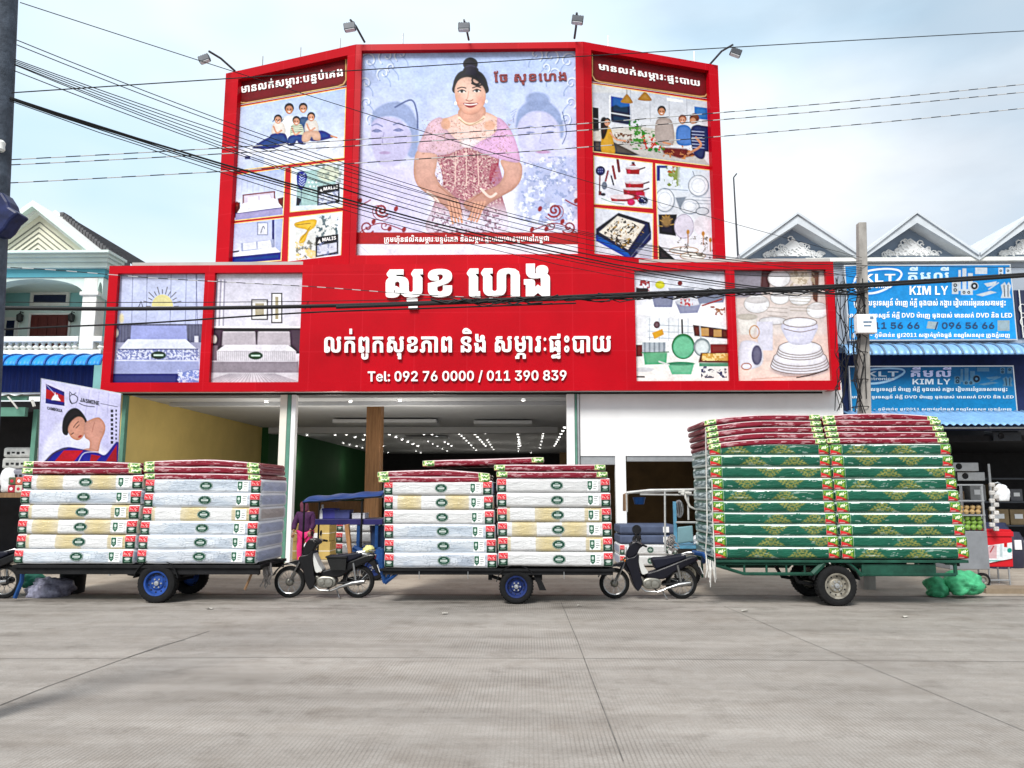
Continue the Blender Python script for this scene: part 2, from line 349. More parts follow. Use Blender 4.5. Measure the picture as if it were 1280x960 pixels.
# outlines of the sign lettering: advance width, then contours of steps dx,dy (q: curve control point), 250 units to the em
GLYPHS = {
"K83": (246, "43,102 -7,8q -6,8q -1,4q 0,2 0,2q 3,4q 8,10q 5,6 69,0 0,-25 -47,0 0,-1 11,-11/224,93 0,-53 0,-20q -30,-20q -30,0 -60,0q 0,40 0,31 0,7q -10,7q -10,0 -10,0q -10,-7q 0,-7 0,-8 -41,0 0,8 0,16q 16,17q 27,6q 18,0 22,0q 26,-8q 12,-18q 0,-13 0,-31 0,-8q 10,-6q 10,0 10,0q 8,6q 0,8 0,53/23,64 41,0 0,-5 9,0q 13,-6q 8,-13q 0,-10 0,-14q -19,-16q -16,0 -13,0 -13,0q -10,8q 0,9/64,20 2,0q 3,2q 3,5q 0,3 0,5q -5,5q -3,0/182,89 0,16 -5,7q -5,7q -1,3q 0,1 0,1q 3,6q 7,10q 6,6 39,0 0,-25 -20,0 0,-1 18,-18 0,-13"),
"K115": (0, "-90,-61 0,31 -10,0 0,22 50,0 0,-53"),
"K50": (174, "86,0 -20,0q -29,8q -14,18q 0,14 0,32 52,10 17,3q 18,13q 0,10 0,6q -12,7q -12,0 -10,0q -12,-5q 0,-4 0,-4q 4,-2q 5,0 0,-18 -21,0 -12,0q -17,12q 0,13 0,11q 14,15q 28,7q 21,0 22,0q 28,-8q 14,-16q 0,-13 0,-13q -14,-18q -33,-13q -27,-7 -12,-4 0,-14 0,-7q 12,-7q 10,0 12,0q 12,7q 0,7 0,18 40,0 0,-18 0,-14q -14,-18q -28,-8q"),
"K3": (65, ""),
"K131": (80, "62,94 0,-62 0,-4q 2,-2q 4,0 6,0 0,-26 -34,0 -10,0q -8,6q 0,6 0,82/22,89 0,16 -6,7q -6,7q 0,3q 0,1 0,1q 3,6q 7,10q 6,6 38,0 0,-25 -20,0 0,-1 18,-18 0,-13"),
"K84": (246, "64,95 0,-55 0,-8q 10,-6q 10,0 10,0q 10,6q 0,8 0,67 0,21q 30,18q 30,0 60,0q 0,-39 0,-107 -40,0 0,107 0,7q -10,7q -10,0 -10,0q -10,-7q 0,-7 0,-67 0,-21q -30,-19q -30,0 -30,0q -30,19q 0,21 0,55/24,89 0,16 -6,7q -6,7q 0,3q 0,1 0,1q 3,6q 7,10q 6,6 38,0 0,-25 -20,0 0,-1 18,-18 0,-13"),
"K53": (176, "25,0 0,54 0,4q -5,3q -6,0 0,25 28,0 14,0q 10,-9q 0,-12 0,-29 23,18 23,-17 0,41 0,8q -3,10q -4,3 -5,-2q -14,-4q -12,0 -12,0q -22,7q -14,17q 0,15 0,36 39,0 0,-41 0,-5q 6,-8q 5,0 3,0q 5,2q 5,2 -3,3q -3,7q 0,6 0,6q 6,12q 13,7q 11,0 9,0q 14,-7q 6,-12q 0,-6 0,-7q -4,-8q -3,-5 7,-4q 8,-8q 2,-11q 0,-9 0,-82 -35,0 -28,21 -29,-21"),
"K79": (246, "222,94 0,-54 0,-20q -30,-20q -30,0 -60,0q 0,40 0,65 0,7q -10,9q -10,0 -10,0q -10,-9q 0,-7 0,-43 -40,0 0,45 0,39q 60,0 61,0q 0,-39 0,-63 0,-8q 9,-10q 10,0 10,0q 10,10q 0,8 0,50/22,64 40,0 0,-5 10,0q 13,-6q 7,-13q 0,-10 0,-14q -18,-16q -16,0 -14,0 -12,0q -10,8q 0,9/62,20 2,0q 4,2q 2,5q 0,3 0,5q -4,5q -4,0/182,89 0,16 -6,7q -5,7q -1,3q 0,1 0,1q 3,6q 7,10q 6,6 39,0 0,-25 -20,0 0,-1 17,-18 0,-13"),
"K49": (174, "23,121 0,25 127,0 0,-25/23,0 0,68 0,20q 33,22q 30,0 32,0q 32,-22q 0,-20 0,-68 -40,0 0,68 0,7q -12,10q -12,0 -10,0q -12,-10q 0,-7 0,-68"),
"K146": (0, "-90,171 0,49 31,0 0,-49"),
"K74": (171, "22,62 0,51 0,9q 6,15q 15,9q 13,0 8,0q 14,-7q 8,-8 0,0 7,8q 15,7q 9,0 12,0q 15,-9q 6,-15q 0,-9 0,-113 -41,0 0,113 0,3q -3,4q -2,0 -2,0q -4,-5q -5,-7q -5,-4q -2,0 -4,0q -4,4q -5,7q -4,5q -3,0 -1,0q -3,-4q 0,-3 0,-51/22,64 40,0 0,-5 10,0q 13,-6q 7,-13q 0,-10 0,-14q -18,-16q -16,0 -14,0 -12,0q -10,8q 0,9/62,20 2,0q 4,2q 2,5q 0,3 0,5q -4,5q -4,0"),
"K117": (0, "-74,-64 -20,0q -22,14q 0,15 0,27 32,0 0,-22 0,-4q 2,-5q 4,-3q 4,0 4,0q 6,6q 0,6 0,22 32,0 0,-27 0,-15q -22,-14q"),
"K286": (243, "20,121 0,25 127,0 0,-25/34,-2 -10,0q -19,13q -4,13 20,10 1,-2q 2,-4q 2,-2q 1,0 1,0q 2,2q 0,2 0,2q -5,13q -3,17q 0,8 0,11q 14,18q 27,11q 21,0 32,0q 31,-22q 0,-20 0,-68 -41,0 0,64 0,11q -10,9q -11,0 -11,0q -12,-8q 0,-7 0,-5q 3,-11q 3,-14q 0,-9 0,-10q -8,-14q -15,-8q/181,0 0,106 0,8q -7,7q -10,0 -28,0 0,25 47,0 15,0q 16,-7q 8,-14q 0,-11 0,-114"),
"K69": (172, "23,0 0,62 41,0 0,-22 4,0q 6,-3q 7,-3q 3,-2 4,-2q 8,-4q 4,0 4,0q 5,3q 3,7q 0,6 0,5q -4,7q -8,6q -6,0 -14,4q -26,8q -20,12q -11,14q 0,10 0,13q 14,17q 29,8q 20,0 22,0q 28,-6q 13,-14q 0,-11 0,-6q -5,-11q -17,-8q -16,0 -9,0 0,18 2,0q 4,2q 1,2q 0,1 0,3q -5,3q -8,2q -8,0 -10,0q -14,-7q 0,-8 0,-6q 10,-8q 18,-6q 9,-2 17,-4q 24,-12q 11,-18q 0,-11 0,-13q -13,-17q -20,-9q -10,0 -10,0q -14,5q -4,3 -3,1q -7,3q -6,2q -2,0 0,-14"),
"K105": (0, "-109,171 -11,0q -10,9q 0,9 0,11q 12,15q 19,9q 12,0 10,0q 18,-6q 17,-9q 17,-13q 7,-7 0,-18/-102,190 45,0 -3,2q -6,4q -8,2q -8,2q -4,0 -8,0q -8,-6q"),
"K76": (174, "54,60 0,26 67,0 0,-26/64,94 0,-52 0,-8q 12,-8q 11,0 12,0q 11,8q 0,8 0,51 41,0 0,-53 0,-40q -64,0 -63,0q 0,40 0,54/110,89 0,16 -6,7q -4,7q -2,3q 0,1 0,1q 4,6q 7,10q 5,6 40,0 0,-25 -20,0 0,-1 17,-18 0,-13/24,89 0,16 -6,7q -6,7q 0,3q 0,1 0,1q 3,6q 7,10q 6,6 38,0 0,-25 -20,0 0,-1 18,-18 0,-13"),
"K214": (0, "-150,-61 0,25 14,0 0,4 0,9q 12,11q 26,6q 19,0 19,0q 25,-6q 13,-12q 0,-10 0,-27 -38,0 0,27 0,5q -10,5q -9,0 -10,0q -11,-5q 0,-5 0,-27"),
"K104": (78, "16,0 0,106 0,8q -7,7q -10,0 -29,0 0,25 48,0 14,0q 17,-7q 7,-14q 0,-11 0,-114"),
"K78": (96, "38,89 0,5 -7,8q -9,9q -4,5q 0,2 0,2q 4,6q 8,12q 8,8 44,0 0,-25 -22,0 0,-1 19,-19 0,-12/79,94 0,-69 0,-11q -10,-14q -13,0 -16,0 -8,0q -13,5q -8,13q 0,10 0,10q 8,12q 13,6q 6,0 0,38/38,18 0,20 -2,0q -6,-4q 0,-6 0,-5q 6,-5q"),
"K140": (71, "34,102 -6,0q -8,10q 0,6 0,6q 8,9q 6,0 6,0q 10,-9q 0,-6 0,-6q -10,-10q/34,11 -6,0q -8,9q 0,6 0,6q 8,10q 6,0 6,0q 10,-10q 0,-6 0,-6q -10,-9q"),
"K73": (177, "152,52 0,-52 -35,0 -29,16 -28,-16 -36,0 0,96 -4,6q -8,12q 0,4 0,2q 2,4q 6,6q 8,10q 6,6 72,0 3,0q 3,4q 0,2 0,16 40,0 0,-26 0,-10q -10,-11q -10,0 -88,0 -1,-1q -1,-2q -1,-1q 0,-1 0,-2q 8,-7q 11,-9q 6,-3 0,-59 22,14 24,-13 0,15/152,50 -40,0 0,4 -9,0q -13,7q -6,11q 0,7 0,13q 20,17q 21,0 13,0q 14,-9q 0,-8/112,73 0,15 -2,0q -4,-2q -2,-3q 0,-3 0,-4q 4,-3q"),
"K207": (0, "-65,-61 1,1q 2,2q 0,2 0,0q -2,2q -1,-1 -43,-3 -11,-2q -11,6q -6,8q 0,4 0,7q 10,9q 14,2 36,2 6,1q 10,2q 0,2 -5,0 0,11 39,0 0,-4 0,-6q -4,-7q -10,-3q -8,-2 -47,-8 -2,0q -2,-2q 0,-1 0,-1q 3,-2q 2,0 68,12 0,-21 0,-5q -6,-5q -5,0"),
"K139": (102, "51,88 -9,0q -14,8q -8,14q 0,9 0,9q 8,14q 14,8q 9,0 9,0q 14,-8q 8,-14q 0,-9 0,-9q -8,-14q -14,-8q/51,110 4,0q 5,5q 0,4 0,4q -5,5q -4,0 -4,0q -5,-5q 0,-4 0,-4q 6,-5q/51,-4 -9,0q -14,9q -8,14q 0,9 0,8q 8,14q 14,8q 9,0 9,0q 14,-8q 8,-14q 0,-8 0,-9q -8,-14q -14,-9q/51,18 4,0q 5,6q 0,4 0,4q -5,5q -4,0 -4,0q -5,-5q 0,-4 0,-4q 6,-6q"),
"K278": (250, "188,0 0,106 0,8q -6,7q -10,0 -28,0 0,25 46,0 15,0q 17,-7q 7,-14q 0,-11 0,-114/154,4 0,-14 -40,0 0,14/26,96 -4,6q -8,12q 0,4 0,2q 2,4q 6,6q 8,10q 6,6 124,0 0,-25 -114,0 -1,-1q -1,-2q -1,-1q 0,-1 0,-2q 8,-7q 11,-9q 5,-3 0,-55 0,-8q 8,-9q 9,0 4,0q 10,5q 10,6q 6,8q 0,4 0,62 40,0 0,-110 -40,0 0,14 0,0 -6,-4q -11,-6q -14,-4q -10,0 -11,0q -22,10q -14,18q 0,14"),
"K77": (249, "226,93 0,-53 0,-21q -30,-19q -30,0 -13,0q -19,6q -8,6 0,0 -4,-4q -12,-5q -16,-3q -10,0 -2,0 -20,0q -30,8q -15,18q 0,14 0,94 0,12q 18,0 36,0 0,-25 -7,0q -6,-3q 0,-3 0,-73 0,-7q 12,-9q 12,0 8,0q 10,4q 6,7q 0,5 0,51 40,0 0,-51 0,-8q 10,-8q 10,0 10,0q 9,8q 0,8 0,51/185,89 0,16 -5,7q -6,7q 0,3q 0,1 0,1q 2,6q 8,10q 6,6 38,0 0,-25 -20,0 0,-1 18,-18 0,-13/106,89 0,16 -6,7q -4,7q -2,3q 0,1 0,1q 4,6q 6,10q 6,6 40,0 0,-25 -20,0 0,-1 16,-18 0,-13"),
"I411": (167, "9,151 0,31 149,0 0,-31 -56,0 0,-151 -37,0 0,151"),
"I614": (149, "78,-2 -22,0q -30,16q -16,32q 0,22 0,20q 16,32q 30,18q 20,0 13,0q 23,-8q 18,-18q 10,-26q 0,-17 0,-11 -115,0 0,24 97,0 -18,-6 0,10q -6,16q -13,8q -9,0 -10,0q -13,-8q -7,-15q 0,-10 0,-16 0,-12q 8,-16q 14,-8q 10,0 6,0q 11,3q 7,8q 2,5 34,-6 -4,-11q -16,-18q -25,-8q"),
"I751": (77, "56,-1 -20,0q -20,18q 0,19 0,146 36,0 0,-142 0,-6q 5,-6q 5,0 3,0q 3,0q 2,1 6,-27 -4,-1q -10,-2q"),
"I1377": (67, "34,-2 -9,0q -13,12q 0,8 0,10q 13,12q 9,0 8,0q 13,-12q 0,-10 0,-8q -13,-12q/34,88 -9,0q -13,12q 0,9 0,9q 13,12q 9,0 8,0q 13,-12q 0,-9 0,-9q -13,-12q"),
"I1422": (67, ""),
"I1359": (162, "81,-2 -23,0q -31,22q -15,42q 0,29 0,29q 15,42q 31,22q 23,0 23,0q 30,-22q 16,-42q 0,-29 0,-29q -15,-42q -31,-22q/81,28 11,0q 14,14q 8,28q 0,21 0,21q -8,28q -14,14q -11,0 -11,0q -14,-14q -8,-28q 0,-21 0,-21q 8,-28q 14,-14q"),
"I1374": (162, "80,184 18,0q 30,-14q 18,-28q 0,-19 0,-15q -12,-28q -12,-18 -42,-62 -37,0 57,84 10,0 -2,-4q -12,-9q -15,-5q -9,0 -17,0q -25,14q -14,25q 0,17 0,19q 16,28q 30,15q/80,155 -8,0q -14,-8q -8,-15q 0,-8 0,-10q 8,-14q 14,-8q 8,0 9,0q 14,8q 7,14q 0,9 0,9q -7,15q -14,8q"),
"I1361": (162, "18,0 0,27 64,61 8,8q 12,12q 6,13q 0,7 0,8q -8,12q -12,6q -8,0 -9,0q -13,-6q -7,-13q 0,-9 -35,0 0,18q 16,26q 28,14q 20,0 19,0q 29,-14q 16,-24q 0,-16 0,-10q -8,-20q -20,-24q -20,-17 -27,-27 0,-2 77,0 0,-30"),
"I1366": (162, "30,0 76,150 0,1 -88,0 0,31 126,0 0,-32 -76,-150"),
"I1373": (162, "82,-2 -19,0q -29,14q -18,28q 0,19 0,14q 11,29q 12,18 42,62 37,0 -56,-84 -10,0 2,4q 11,8q 15,6q 10,0 16,0q 26,-14q 14,-25q 0,-17 0,-19q -16,-28q -30,-15q/81,27 9,0q 14,8q 7,15q 0,8 0,10q -7,14q -14,8q -9,0 -9,0q -14,-8q -7,-14q 0,-9 0,-9q 7,-15q 14,-8q"),
"I1455": (97, "94,190 -59,-218 -31,0 58,218"),
"I1360": (162, "22,0 0,30 122,0 0,-30/106,182 0,-182 -36,0 0,149 -2,0 -42,-29 0,34 41,28"),
"I1371": (162, "79,-2 -20,0q -31,13q -17,24q -1,16 38,0 0,-7q 9,-10q 13,-6q 9,0 9,0q 14,6q 8,13q 0,9 0,8q -8,12q -16,8q -12,0 -20,0 0,25 42,41 0,1 -76,0 0,31 121,0 0,-27 -61,-58 0,8 21,3q 31,-14q 16,-24q 0,-16 0,-18q -18,-24q -31,-14q"),
"I1367": (162, "80,-2 -20,0q -31,13q -18,23q 0,15 0,11q 10,20q 18,12q 11,2 0,1 -14,3q -18,22q 0,16 0,14q 16,22q 28,12q 18,0 19,0q 29,-12q 16,-22q 0,-14 0,-16q -18,-22q -14,-3 0,-1 10,-2q 18,-12q 10,-20q 0,-11 0,-15q -18,-23q -31,-13q/80,25 10,0q 14,7q 8,12q 0,8 0,8q -8,12q -14,8q -10,0 -8,0q -14,-8q -8,-12q 0,-8 0,-8q 8,-12q 14,-7q/80,106 8,0q 12,7q 8,11q 0,8 0,7q -8,11q -12,6q -8,0 -7,0q -13,-6q -6,-11q 0,-7 0,-8q 6,-11q 13,-7q"),
"K288": (249, "54,60 0,26 67,0 0,-26/64,94 0,-52 0,-8q 12,-8q 11,0 12,0q 11,8q 0,8 0,51 41,0 0,-53 0,-40q -64,0 -63,0q 0,40 0,54/110,89 0,16 -6,7q -4,7q -2,3q 0,1 0,1q 4,6q 7,10q 5,6 40,0 0,-25 -20,0 0,-1 17,-18 0,-13/24,89 0,16 -6,7q -6,7q 0,3q 0,1 0,1q 3,6q 7,10q 6,6 38,0 0,-25 -20,0 0,-1 18,-18 0,-13/187,0 0,106 0,8q -7,7q -10,0 -28,0 0,25 47,0 14,0q 17,-7q 8,-14q 0,-11 0,-114"),
"K70": (174, "64,94 0,-52 0,-8q 12,-8q 11,0 12,0q 11,8q 0,8 0,51 41,0 0,-53 0,-40q -64,0 -63,0q 0,40 0,54/110,89 0,16 -6,7q -4,7q -2,3q 0,1 0,1q 4,6q 7,10q 5,6 40,0 0,-25 -20,0 0,-1 17,-18 0,-13/24,89 0,16 -6,7q -6,7q 0,3q 0,1 0,1q 3,6q 7,10q 6,6 38,0 0,-25 -20,0 0,-1 18,-18 0,-13"),
"K51": (174, "23,121 0,25 127,0 0,-25/23,0 0,68 0,20q 33,23q 30,0 32,0q 32,-23q 0,-20 0,-68 -40,0 0,68 0,7q -12,11q -12,0 -10,0q -12,-10q 0,-8 0,-18 3,4q 9,4q 7,0 10,0 0,-26 -13,0 -8,0q -7,-7q -1,-3 0,-22"),
"K132": (80, "33,159 -9,0q -16,5q -8,10q 0,8 0,11q 18,13q 20,0 0,-18 -3,0q -3,-2q 0,-2 0,-2q 2,-2q 2,0 6,0q 5,10q 2,14q 0,10 27,0 0,-19q -10,-25q -19,-11q/62,94 0,-62 0,-4q 2,-2q 4,0 6,0 0,-26 -34,0 -10,0q -8,6q 0,6 0,82/22,89 0,16 -6,7q -6,7q 0,3q 0,1 0,1q 3,6q 7,10q 6,6 38,0 0,-25 -20,0 0,-1 18,-18 0,-13"),
"K54": (174, "151,50 0,-10 0,-20q -32,-20q -31,0 -32,0q -32,20q 0,20 0,56 -5,6q -7,12q 0,2 0,4q 2,4q 4,6q 8,10q 6,6 119,0 0,-25 -108,0 -1,-1q -2,-2q 0,-1q 0,-1 0,-1q 10,-11q 14,-9 0,-50 0,-11q 11,-8q 13,0 12,0q 10,8q 0,11 0,5/151,50 -41,0 0,4 -8,0q -12,7q -8,11q 0,7 0,13q 22,17q 20,0 12,0q 15,-9q 0,-8/110,73 0,15 -2,0q -2,-2q -2,-3q 0,-3 0,-4q 4,-3q"),
"K220": (66, "57,94 0,-118 0,-4q 3,-6q 8,-4q 4,0 9,0q 7,8q 0,6 0,12 40,0 0,-10 0,-12q -11,-18q -25,-9q -20,0 -18,0q -26,9q -12,18q 0,12 0,116/16,89 0,16 -5,7q -5,7q -2,3q 0,1 0,1q 4,6q 7,10q 5,6 40,0 0,-25 -20,0 0,-1 17,-18 0,-13"),
"K116": (0, "-90,-61 0,31 -10,0 0,22 50,0 0,-53"),
"K144": (0, "-138,171 0,25 52,0 12,-12 12,12 52,0 0,-25"),
"K65": (174, "23,121 0,25 127,0 0,-25/23,64 41,0 0,-5 9,0q 13,-6q 8,-13q 0,-10 0,-14q -19,-16q -16,0 -13,0 -13,0q -10,8q 0,9/64,20 2,0q 3,2q 3,5q 0,3 0,5q -5,5q -3,0/23,62 0,6 0,40q 63,0 64,0q 0,-40 0,-68 -40,0 0,68 0,7q -12,7q -12,0 -11,0q -11,-7q 0,-7 0,-6/23,64 41,0 0,-5 9,0q 13,-6q 8,-13q 0,-10 0,-14q -19,-16q -16,0 -13,0 -13,0q -10,8q 0,9/64,20 2,0q 3,2q 3,5q 0,3 0,5q -5,5q -3,0"),
"K119": (0, "-117,-64 0,56 32,0 0,-28 11,8 10,-8 0,28 32,0 0,-56 -30,0 -12,9 -14,-9"),
"K277": (248, "23,0 0,62 41,0 0,-22 4,0q 6,-3q 7,-3q 3,-2 4,-2q 8,-4q 4,0 4,0q 5,3q 3,7q 0,6 0,5q -4,7q -8,6q -6,0 -14,4q -26,8q -20,12q -11,14q 0,10 0,13q 14,17q 29,8q 20,0 22,0q 28,-6q 13,-14q 0,-11 0,-6q -5,-11q -17,-8q -16,0 -9,0 0,18 2,0q 4,2q 1,2q 0,1 0,3q -5,3q -8,2q -8,0 -10,0q -14,-7q 0,-8 0,-6q 10,-8q 18,-6q 9,-2 17,-4q 24,-12q 11,-18q 0,-11 0,-13q -13,-17q -20,-9q -10,0 -10,0q -14,5q -4,3 -3,1q -7,3q -6,2q -2,0 0,-14/220,151 -41,0 0,27 0,6q -3,4q -6,0 -7,0 0,26 27,0 11,0q 13,-6q 6,-12q 0,-8/186,0 0,106 0,8q -7,7q -9,0 -29,0 0,25 47,0 14,0q 17,-7q 7,-14q 0,-11 0,-114"),
"K213": (0, "-136,-61 0,55 37,0 20,-12 19,12 38,0 0,-55 -38,0 0,29 -19,-10 -20,10 0,-10 7,0 0,-19"),
"K250": (250, "26,0 0,96 -4,7q -8,11q 0,4 0,2q 3,6q 5,6q 8,8q 6,6 72,0 3,0q 3,4q 0,2 0,16 40,0 0,-16 0,-10q -4,-14q -12,-7q -14,0 -78,0 -1,-1q -1,-2q -1,-1q 0,-1 0,-1q 8,-8q 11,-9q 5,-3 0,-59 23,18 24,-17 0,71 40,0 0,-108 -35,0 -29,22 -28,-22/120,146 32,0 0,-25 -32,0/188,0 0,106 0,8q -6,7q -10,0 -28,0 0,25 46,0 15,0q 17,-7q 7,-14q 0,-11 0,-114"),
"K109": (0, "-18,171 -26,0 0,56 26,0/-109,171 -11,0q -10,9q 0,9 0,11q 12,15q 19,9q 12,0 10,0q 18,-6q 17,-9q 17,-13q 7,-7 0,-18/-102,190 45,0 -3,2q -6,4q -8,2q -8,2q -4,0 -8,0q -8,-6q"),
"I271": (180, "44,41 0,34 6,10q 10,17q 13,18q 9,10 44,52 46,0 -77,-89 -3,1/16,0 0,182 38,0 0,-50 -1,-46 1,-18 0,-68/130,0 -54,82 23,28 75,-110"),
"I234": (119, "9,0 0,31 32,0 0,120 -32,0 0,31 101,0 0,-31 -32,0 0,-120 32,0 0,-31"),
"I292": (233, "16,0 0,182 62,0 38,-112 39,112 61,0 0,-182 -38,0 0,131 -46,-131 -32,0 -45,131 0,-131"),
"I281": (142, "16,0 0,182 38,0 0,-151 78,0 0,-31"),
"I472": (182, "74,0 0,68 -68,114 44,0 30,-57 5,-9q 7,-16q 4,-12 -8,0 4,12q 7,17q 5,8 30,57 43,0 -67,-114 0,-68"),
"I95": (152, "16,0 0,182 122,0 0,-31 -84,0 0,-44 78,0 0,-31 -78,0 0,-45 84,0 0,-31"),
"I586": (147, "76,-2 -20,0q -30,17q -16,31q 0,22 0,21q 16,31q 30,18q 20,0 13,0q 21,-6q 15,-12q 11,-16q 2,-11 -34,-7 -2,6q -4,8q -7,6q -9,4q -5,0 -10,0q -13,-11q -7,-19q 0,-12 0,-12q 7,-19q 13,-11q 10,0 5,0q 9,4q 7,6q 4,8q 2,6 34,-6 -2,-11q -10,-17q -16,-12q -21,-6q"),
"I889": (92, "84,136 0,-28 -82,0 0,28/21,169 37,0 0,-129 0,-6q 6,-7q 6,0 2,0q 8,1q 2,1 5,-27 -6,-2q -12,-2q -5,0 -21,0q -22,20q 0,18"),
"I852": (102, "16,0 0,136 35,0 0,-24 1,0 4,14q 18,12q 12,0 2,0q 7,0q 3,-1 0,-33 -3,1q -9,1q -4,0 -9,0q -13,-7q -8,-13q 0,-8 0,-78"),
"I790": (154, "76,-2 -20,0q -30,17q -16,31q 0,22 0,21q 16,31q 30,18q 20,0 22,0q 29,-18q 17,-31q 0,-21 0,-22q -17,-31q -29,-17q/76,26 10,0q 14,11q 6,19q 0,12 0,12q -6,18q -14,12q -10,0 -9,0q -13,-12q -7,-18q 0,-12 0,-12q 7,-19q 13,-11q"),
"I773": (156, "52,79 0,-79 -36,0 0,136 34,0 0,-34 -2,0 6,18q 22,18q 17,0 15,0q 20,-12q 12,-23q 0,-16 0,-87 -36,0 0,80 0,13q -14,15q -12,0 -7,0q -12,-7q -7,-13q"),
"I689": (68, "16,0 0,136 36,0 0,-136/34,154 -8,0q -12,12q 0,7 0,8q 12,11q 8,0 8,0q 12,-11q 0,-8 0,-7q -12,-12q"),
"I871": (140, "70,-2 -16,0q -26,9q -16,17q -2,14 34,5 2,-9q 14,-10q 11,0 11,0q 12,8q 0,6 0,6q -9,6q -9,2 -24,5 -20,4q -19,19q 0,16 0,13q 15,19q 25,10q 17,0 16,0q 24,-9q 15,-16q 3,-11 -33,-6 -3,7q -11,9q -10,0 -9,0q -12,-8q 0,-6 0,-5q 8,-7q 9,-2 25,-5 20,-4q 19,-19q 0,-14 0,-14q -15,-20q -28,-10q"),
"K56": (178, "26,0 0,96 -4,7q -8,11q 0,4 0,2q 3,6q 5,6q 8,8q 6,6 72,0 3,0q 3,4q 0,2 0,16 40,0 0,-16 0,-10q -4,-14q -12,-7q -14,0 -78,0 -1,-1q -1,-2q -1,-1q 0,-1 0,-1q 8,-8q 11,-9q 5,-3 0,-59 23,18 24,-17 0,71 40,0 0,-108 -35,0 -29,22 -28,-22"),
"K67": (163, "79,0 -29,0q -28,20q 0,20 0,16 41,0 0,-16 0,-8q 8,-6q 8,0 9,0q 7,6q 0,8 0,15 -25,5q -36,14q -18,19q 0,13 0,14q 14,18q 28,8q 22,0 22,0q 28,-7q 14,-17q 0,-12 0,-6 -41,0 0,3 0,8q -13,6q -10,0 -12,0q -12,-7q 0,-7 0,-7q 10,-9q 18,-7q 12,-4 4,6q 11,8q 9,0 6,0q 12,-6q 6,-10q 0,-6 0,-8q -4,-8q -4,-2 0,-14 0,-20q -28,-20q"),
"K227": (76, "52,96 0,-70 13,0 0,-26 -13,0 0,-27 0,-11q -13,-14q -25,-9q -20,0 -19,0q -24,9q -11,14q 0,8 0,2 -14,0 0,16 51,0 0,-13 0,-3q 3,-7q 8,-3q 6,0 6,0q 7,4q 4,6q 0,3 0,25 -15,0 0,26 15,0 0,70/11,89 0,16 -5,7q -6,7q -1,3q 0,1 0,1q 3,6q 8,10q 5,6 39,0 0,-25 -20,0 0,-1 18,-18 0,-13"),
"K150": (0, "-82,171 -20,0q -22,12q 0,13 0,10q 10,12q 18,4q 10,0 16,0 8,0q 7,10q 0,6 31,0 0,-19q -24,-20q -19,0 -17,0 -2,0q -4,-2q 0,-2 0,-2q 4,-2q 2,0 8,0 0,-20"),
"K141": (0, "-108,171 0,49 28,0 0,-49/-68,171 0,49 27,0 0,-49"),
"K58": (254, "180,-61 -11,0q -15,5q -14,7q -8,4 -6,3q -18,4q -20,2q -10,0 -54,0 0,23 54,0 13,0q 25,-3q 21,-5q 7,-4 7,-3q 11,-6q 10,-4q 6,0 6,0q 6,6q 0,4 -9,0 0,20 49,0 0,-6 0,-16q -13,-20q -23,-11q/144,133 6,7q 17,8q 14,0 17,0q 22,-10q 10,-18q 0,-13 0,-107 -40,0 0,107 0,7q -10,8q -9,0 -9,0q -8,-6q -4,-3/23,62 0,51 0,9q 7,15q 14,9q 12,0 8,0q 16,-7q 6,-8 2,0 6,8q 15,7q 9,0 12,0q 14,-9q 6,-15q 0,-9 0,-113 -40,0 0,113 0,3q -2,4q -2,0 -3,0q -4,-5q -5,-7q -4,-4q -4,0 -2,0q -5,4q -5,7q -4,5q -2,0 -2,0q -2,-4q 0,-3 0,-51/23,64 41,0 0,-5 9,0q 13,-6q 8,-13q 0,-10 0,-14q -19,-16q -16,0 -13,0 -13,0q -10,8q 0,9/64,20 2,0q 3,2q 3,5q 0,3 0,5q -5,5q -3,0"),
"K86": (176, "154,94 0,-82 0,-6q -14,-6q -14,0 -25,0 0,26 6,0q 6,3q 0,3 0,28 -46,0 0,-48 0,-6q -14,-6q -13,0 -26,0 0,26 6,0q 6,3q 0,3 0,62 41,0 0,-8 46,0 0,8/113,89 0,16 -6,7q -5,7q -1,3q 0,1 0,1q 3,6q 8,10q 5,6 39,0 0,-25 -20,0 0,-1 18,-18 0,-13/26,89 0,16 -5,7q -5,7q -2,3q 0,1 0,1q 4,6q 7,10q 5,6 40,0 0,-25 -20,0 0,-1 17,-18 0,-13"),
"K137": (0, "-74,171 -8,0q -15,9q -8,14q 0,8 0,8q 8,14q 15,9q 8,0 8,0q 14,-9q 9,-14q 0,-8 0,-8q -9,-14q -14,-9q/-74,192 4,0q 5,6q 0,4 0,4q -5,6q -4,0 -4,0q -6,-6q 0,-4 0,-4q 6,-6q"),
"K75": (170, "20,121 0,25 127,0 0,-25/34,-2 -10,0q -19,13q -4,13 20,10 1,-2q 2,-4q 2,-2q 1,0 1,0q 2,2q 0,2 0,2q -5,13q -3,17q 0,8 0,11q 14,18q 27,11q 21,0 32,0q 31,-22q 0,-20 0,-68 -41,0 0,64 0,11q -10,9q -11,0 -11,0q -12,-8q 0,-7 0,-5q 3,-11q 3,-14q 0,-9 0,-10q -8,-14q -15,-8q"),
"K222": (0, "-142,-61 0,13q 5,20q 11,15q 14,7q 10,0 6,0q 10,-3q 6,-7q 4,-4 3,-6q 5,-11q 5,0 3,0q 6,7q 2,14q 0,10 36,0 0,-16q -10,-25q -20,-14q -12,0 -11,0q -11,9q -4,6 -2,4q -4,7q -4,5q -3,0 -3,0q -4,-4q -2,-9q -1,-11q 0,-7"),
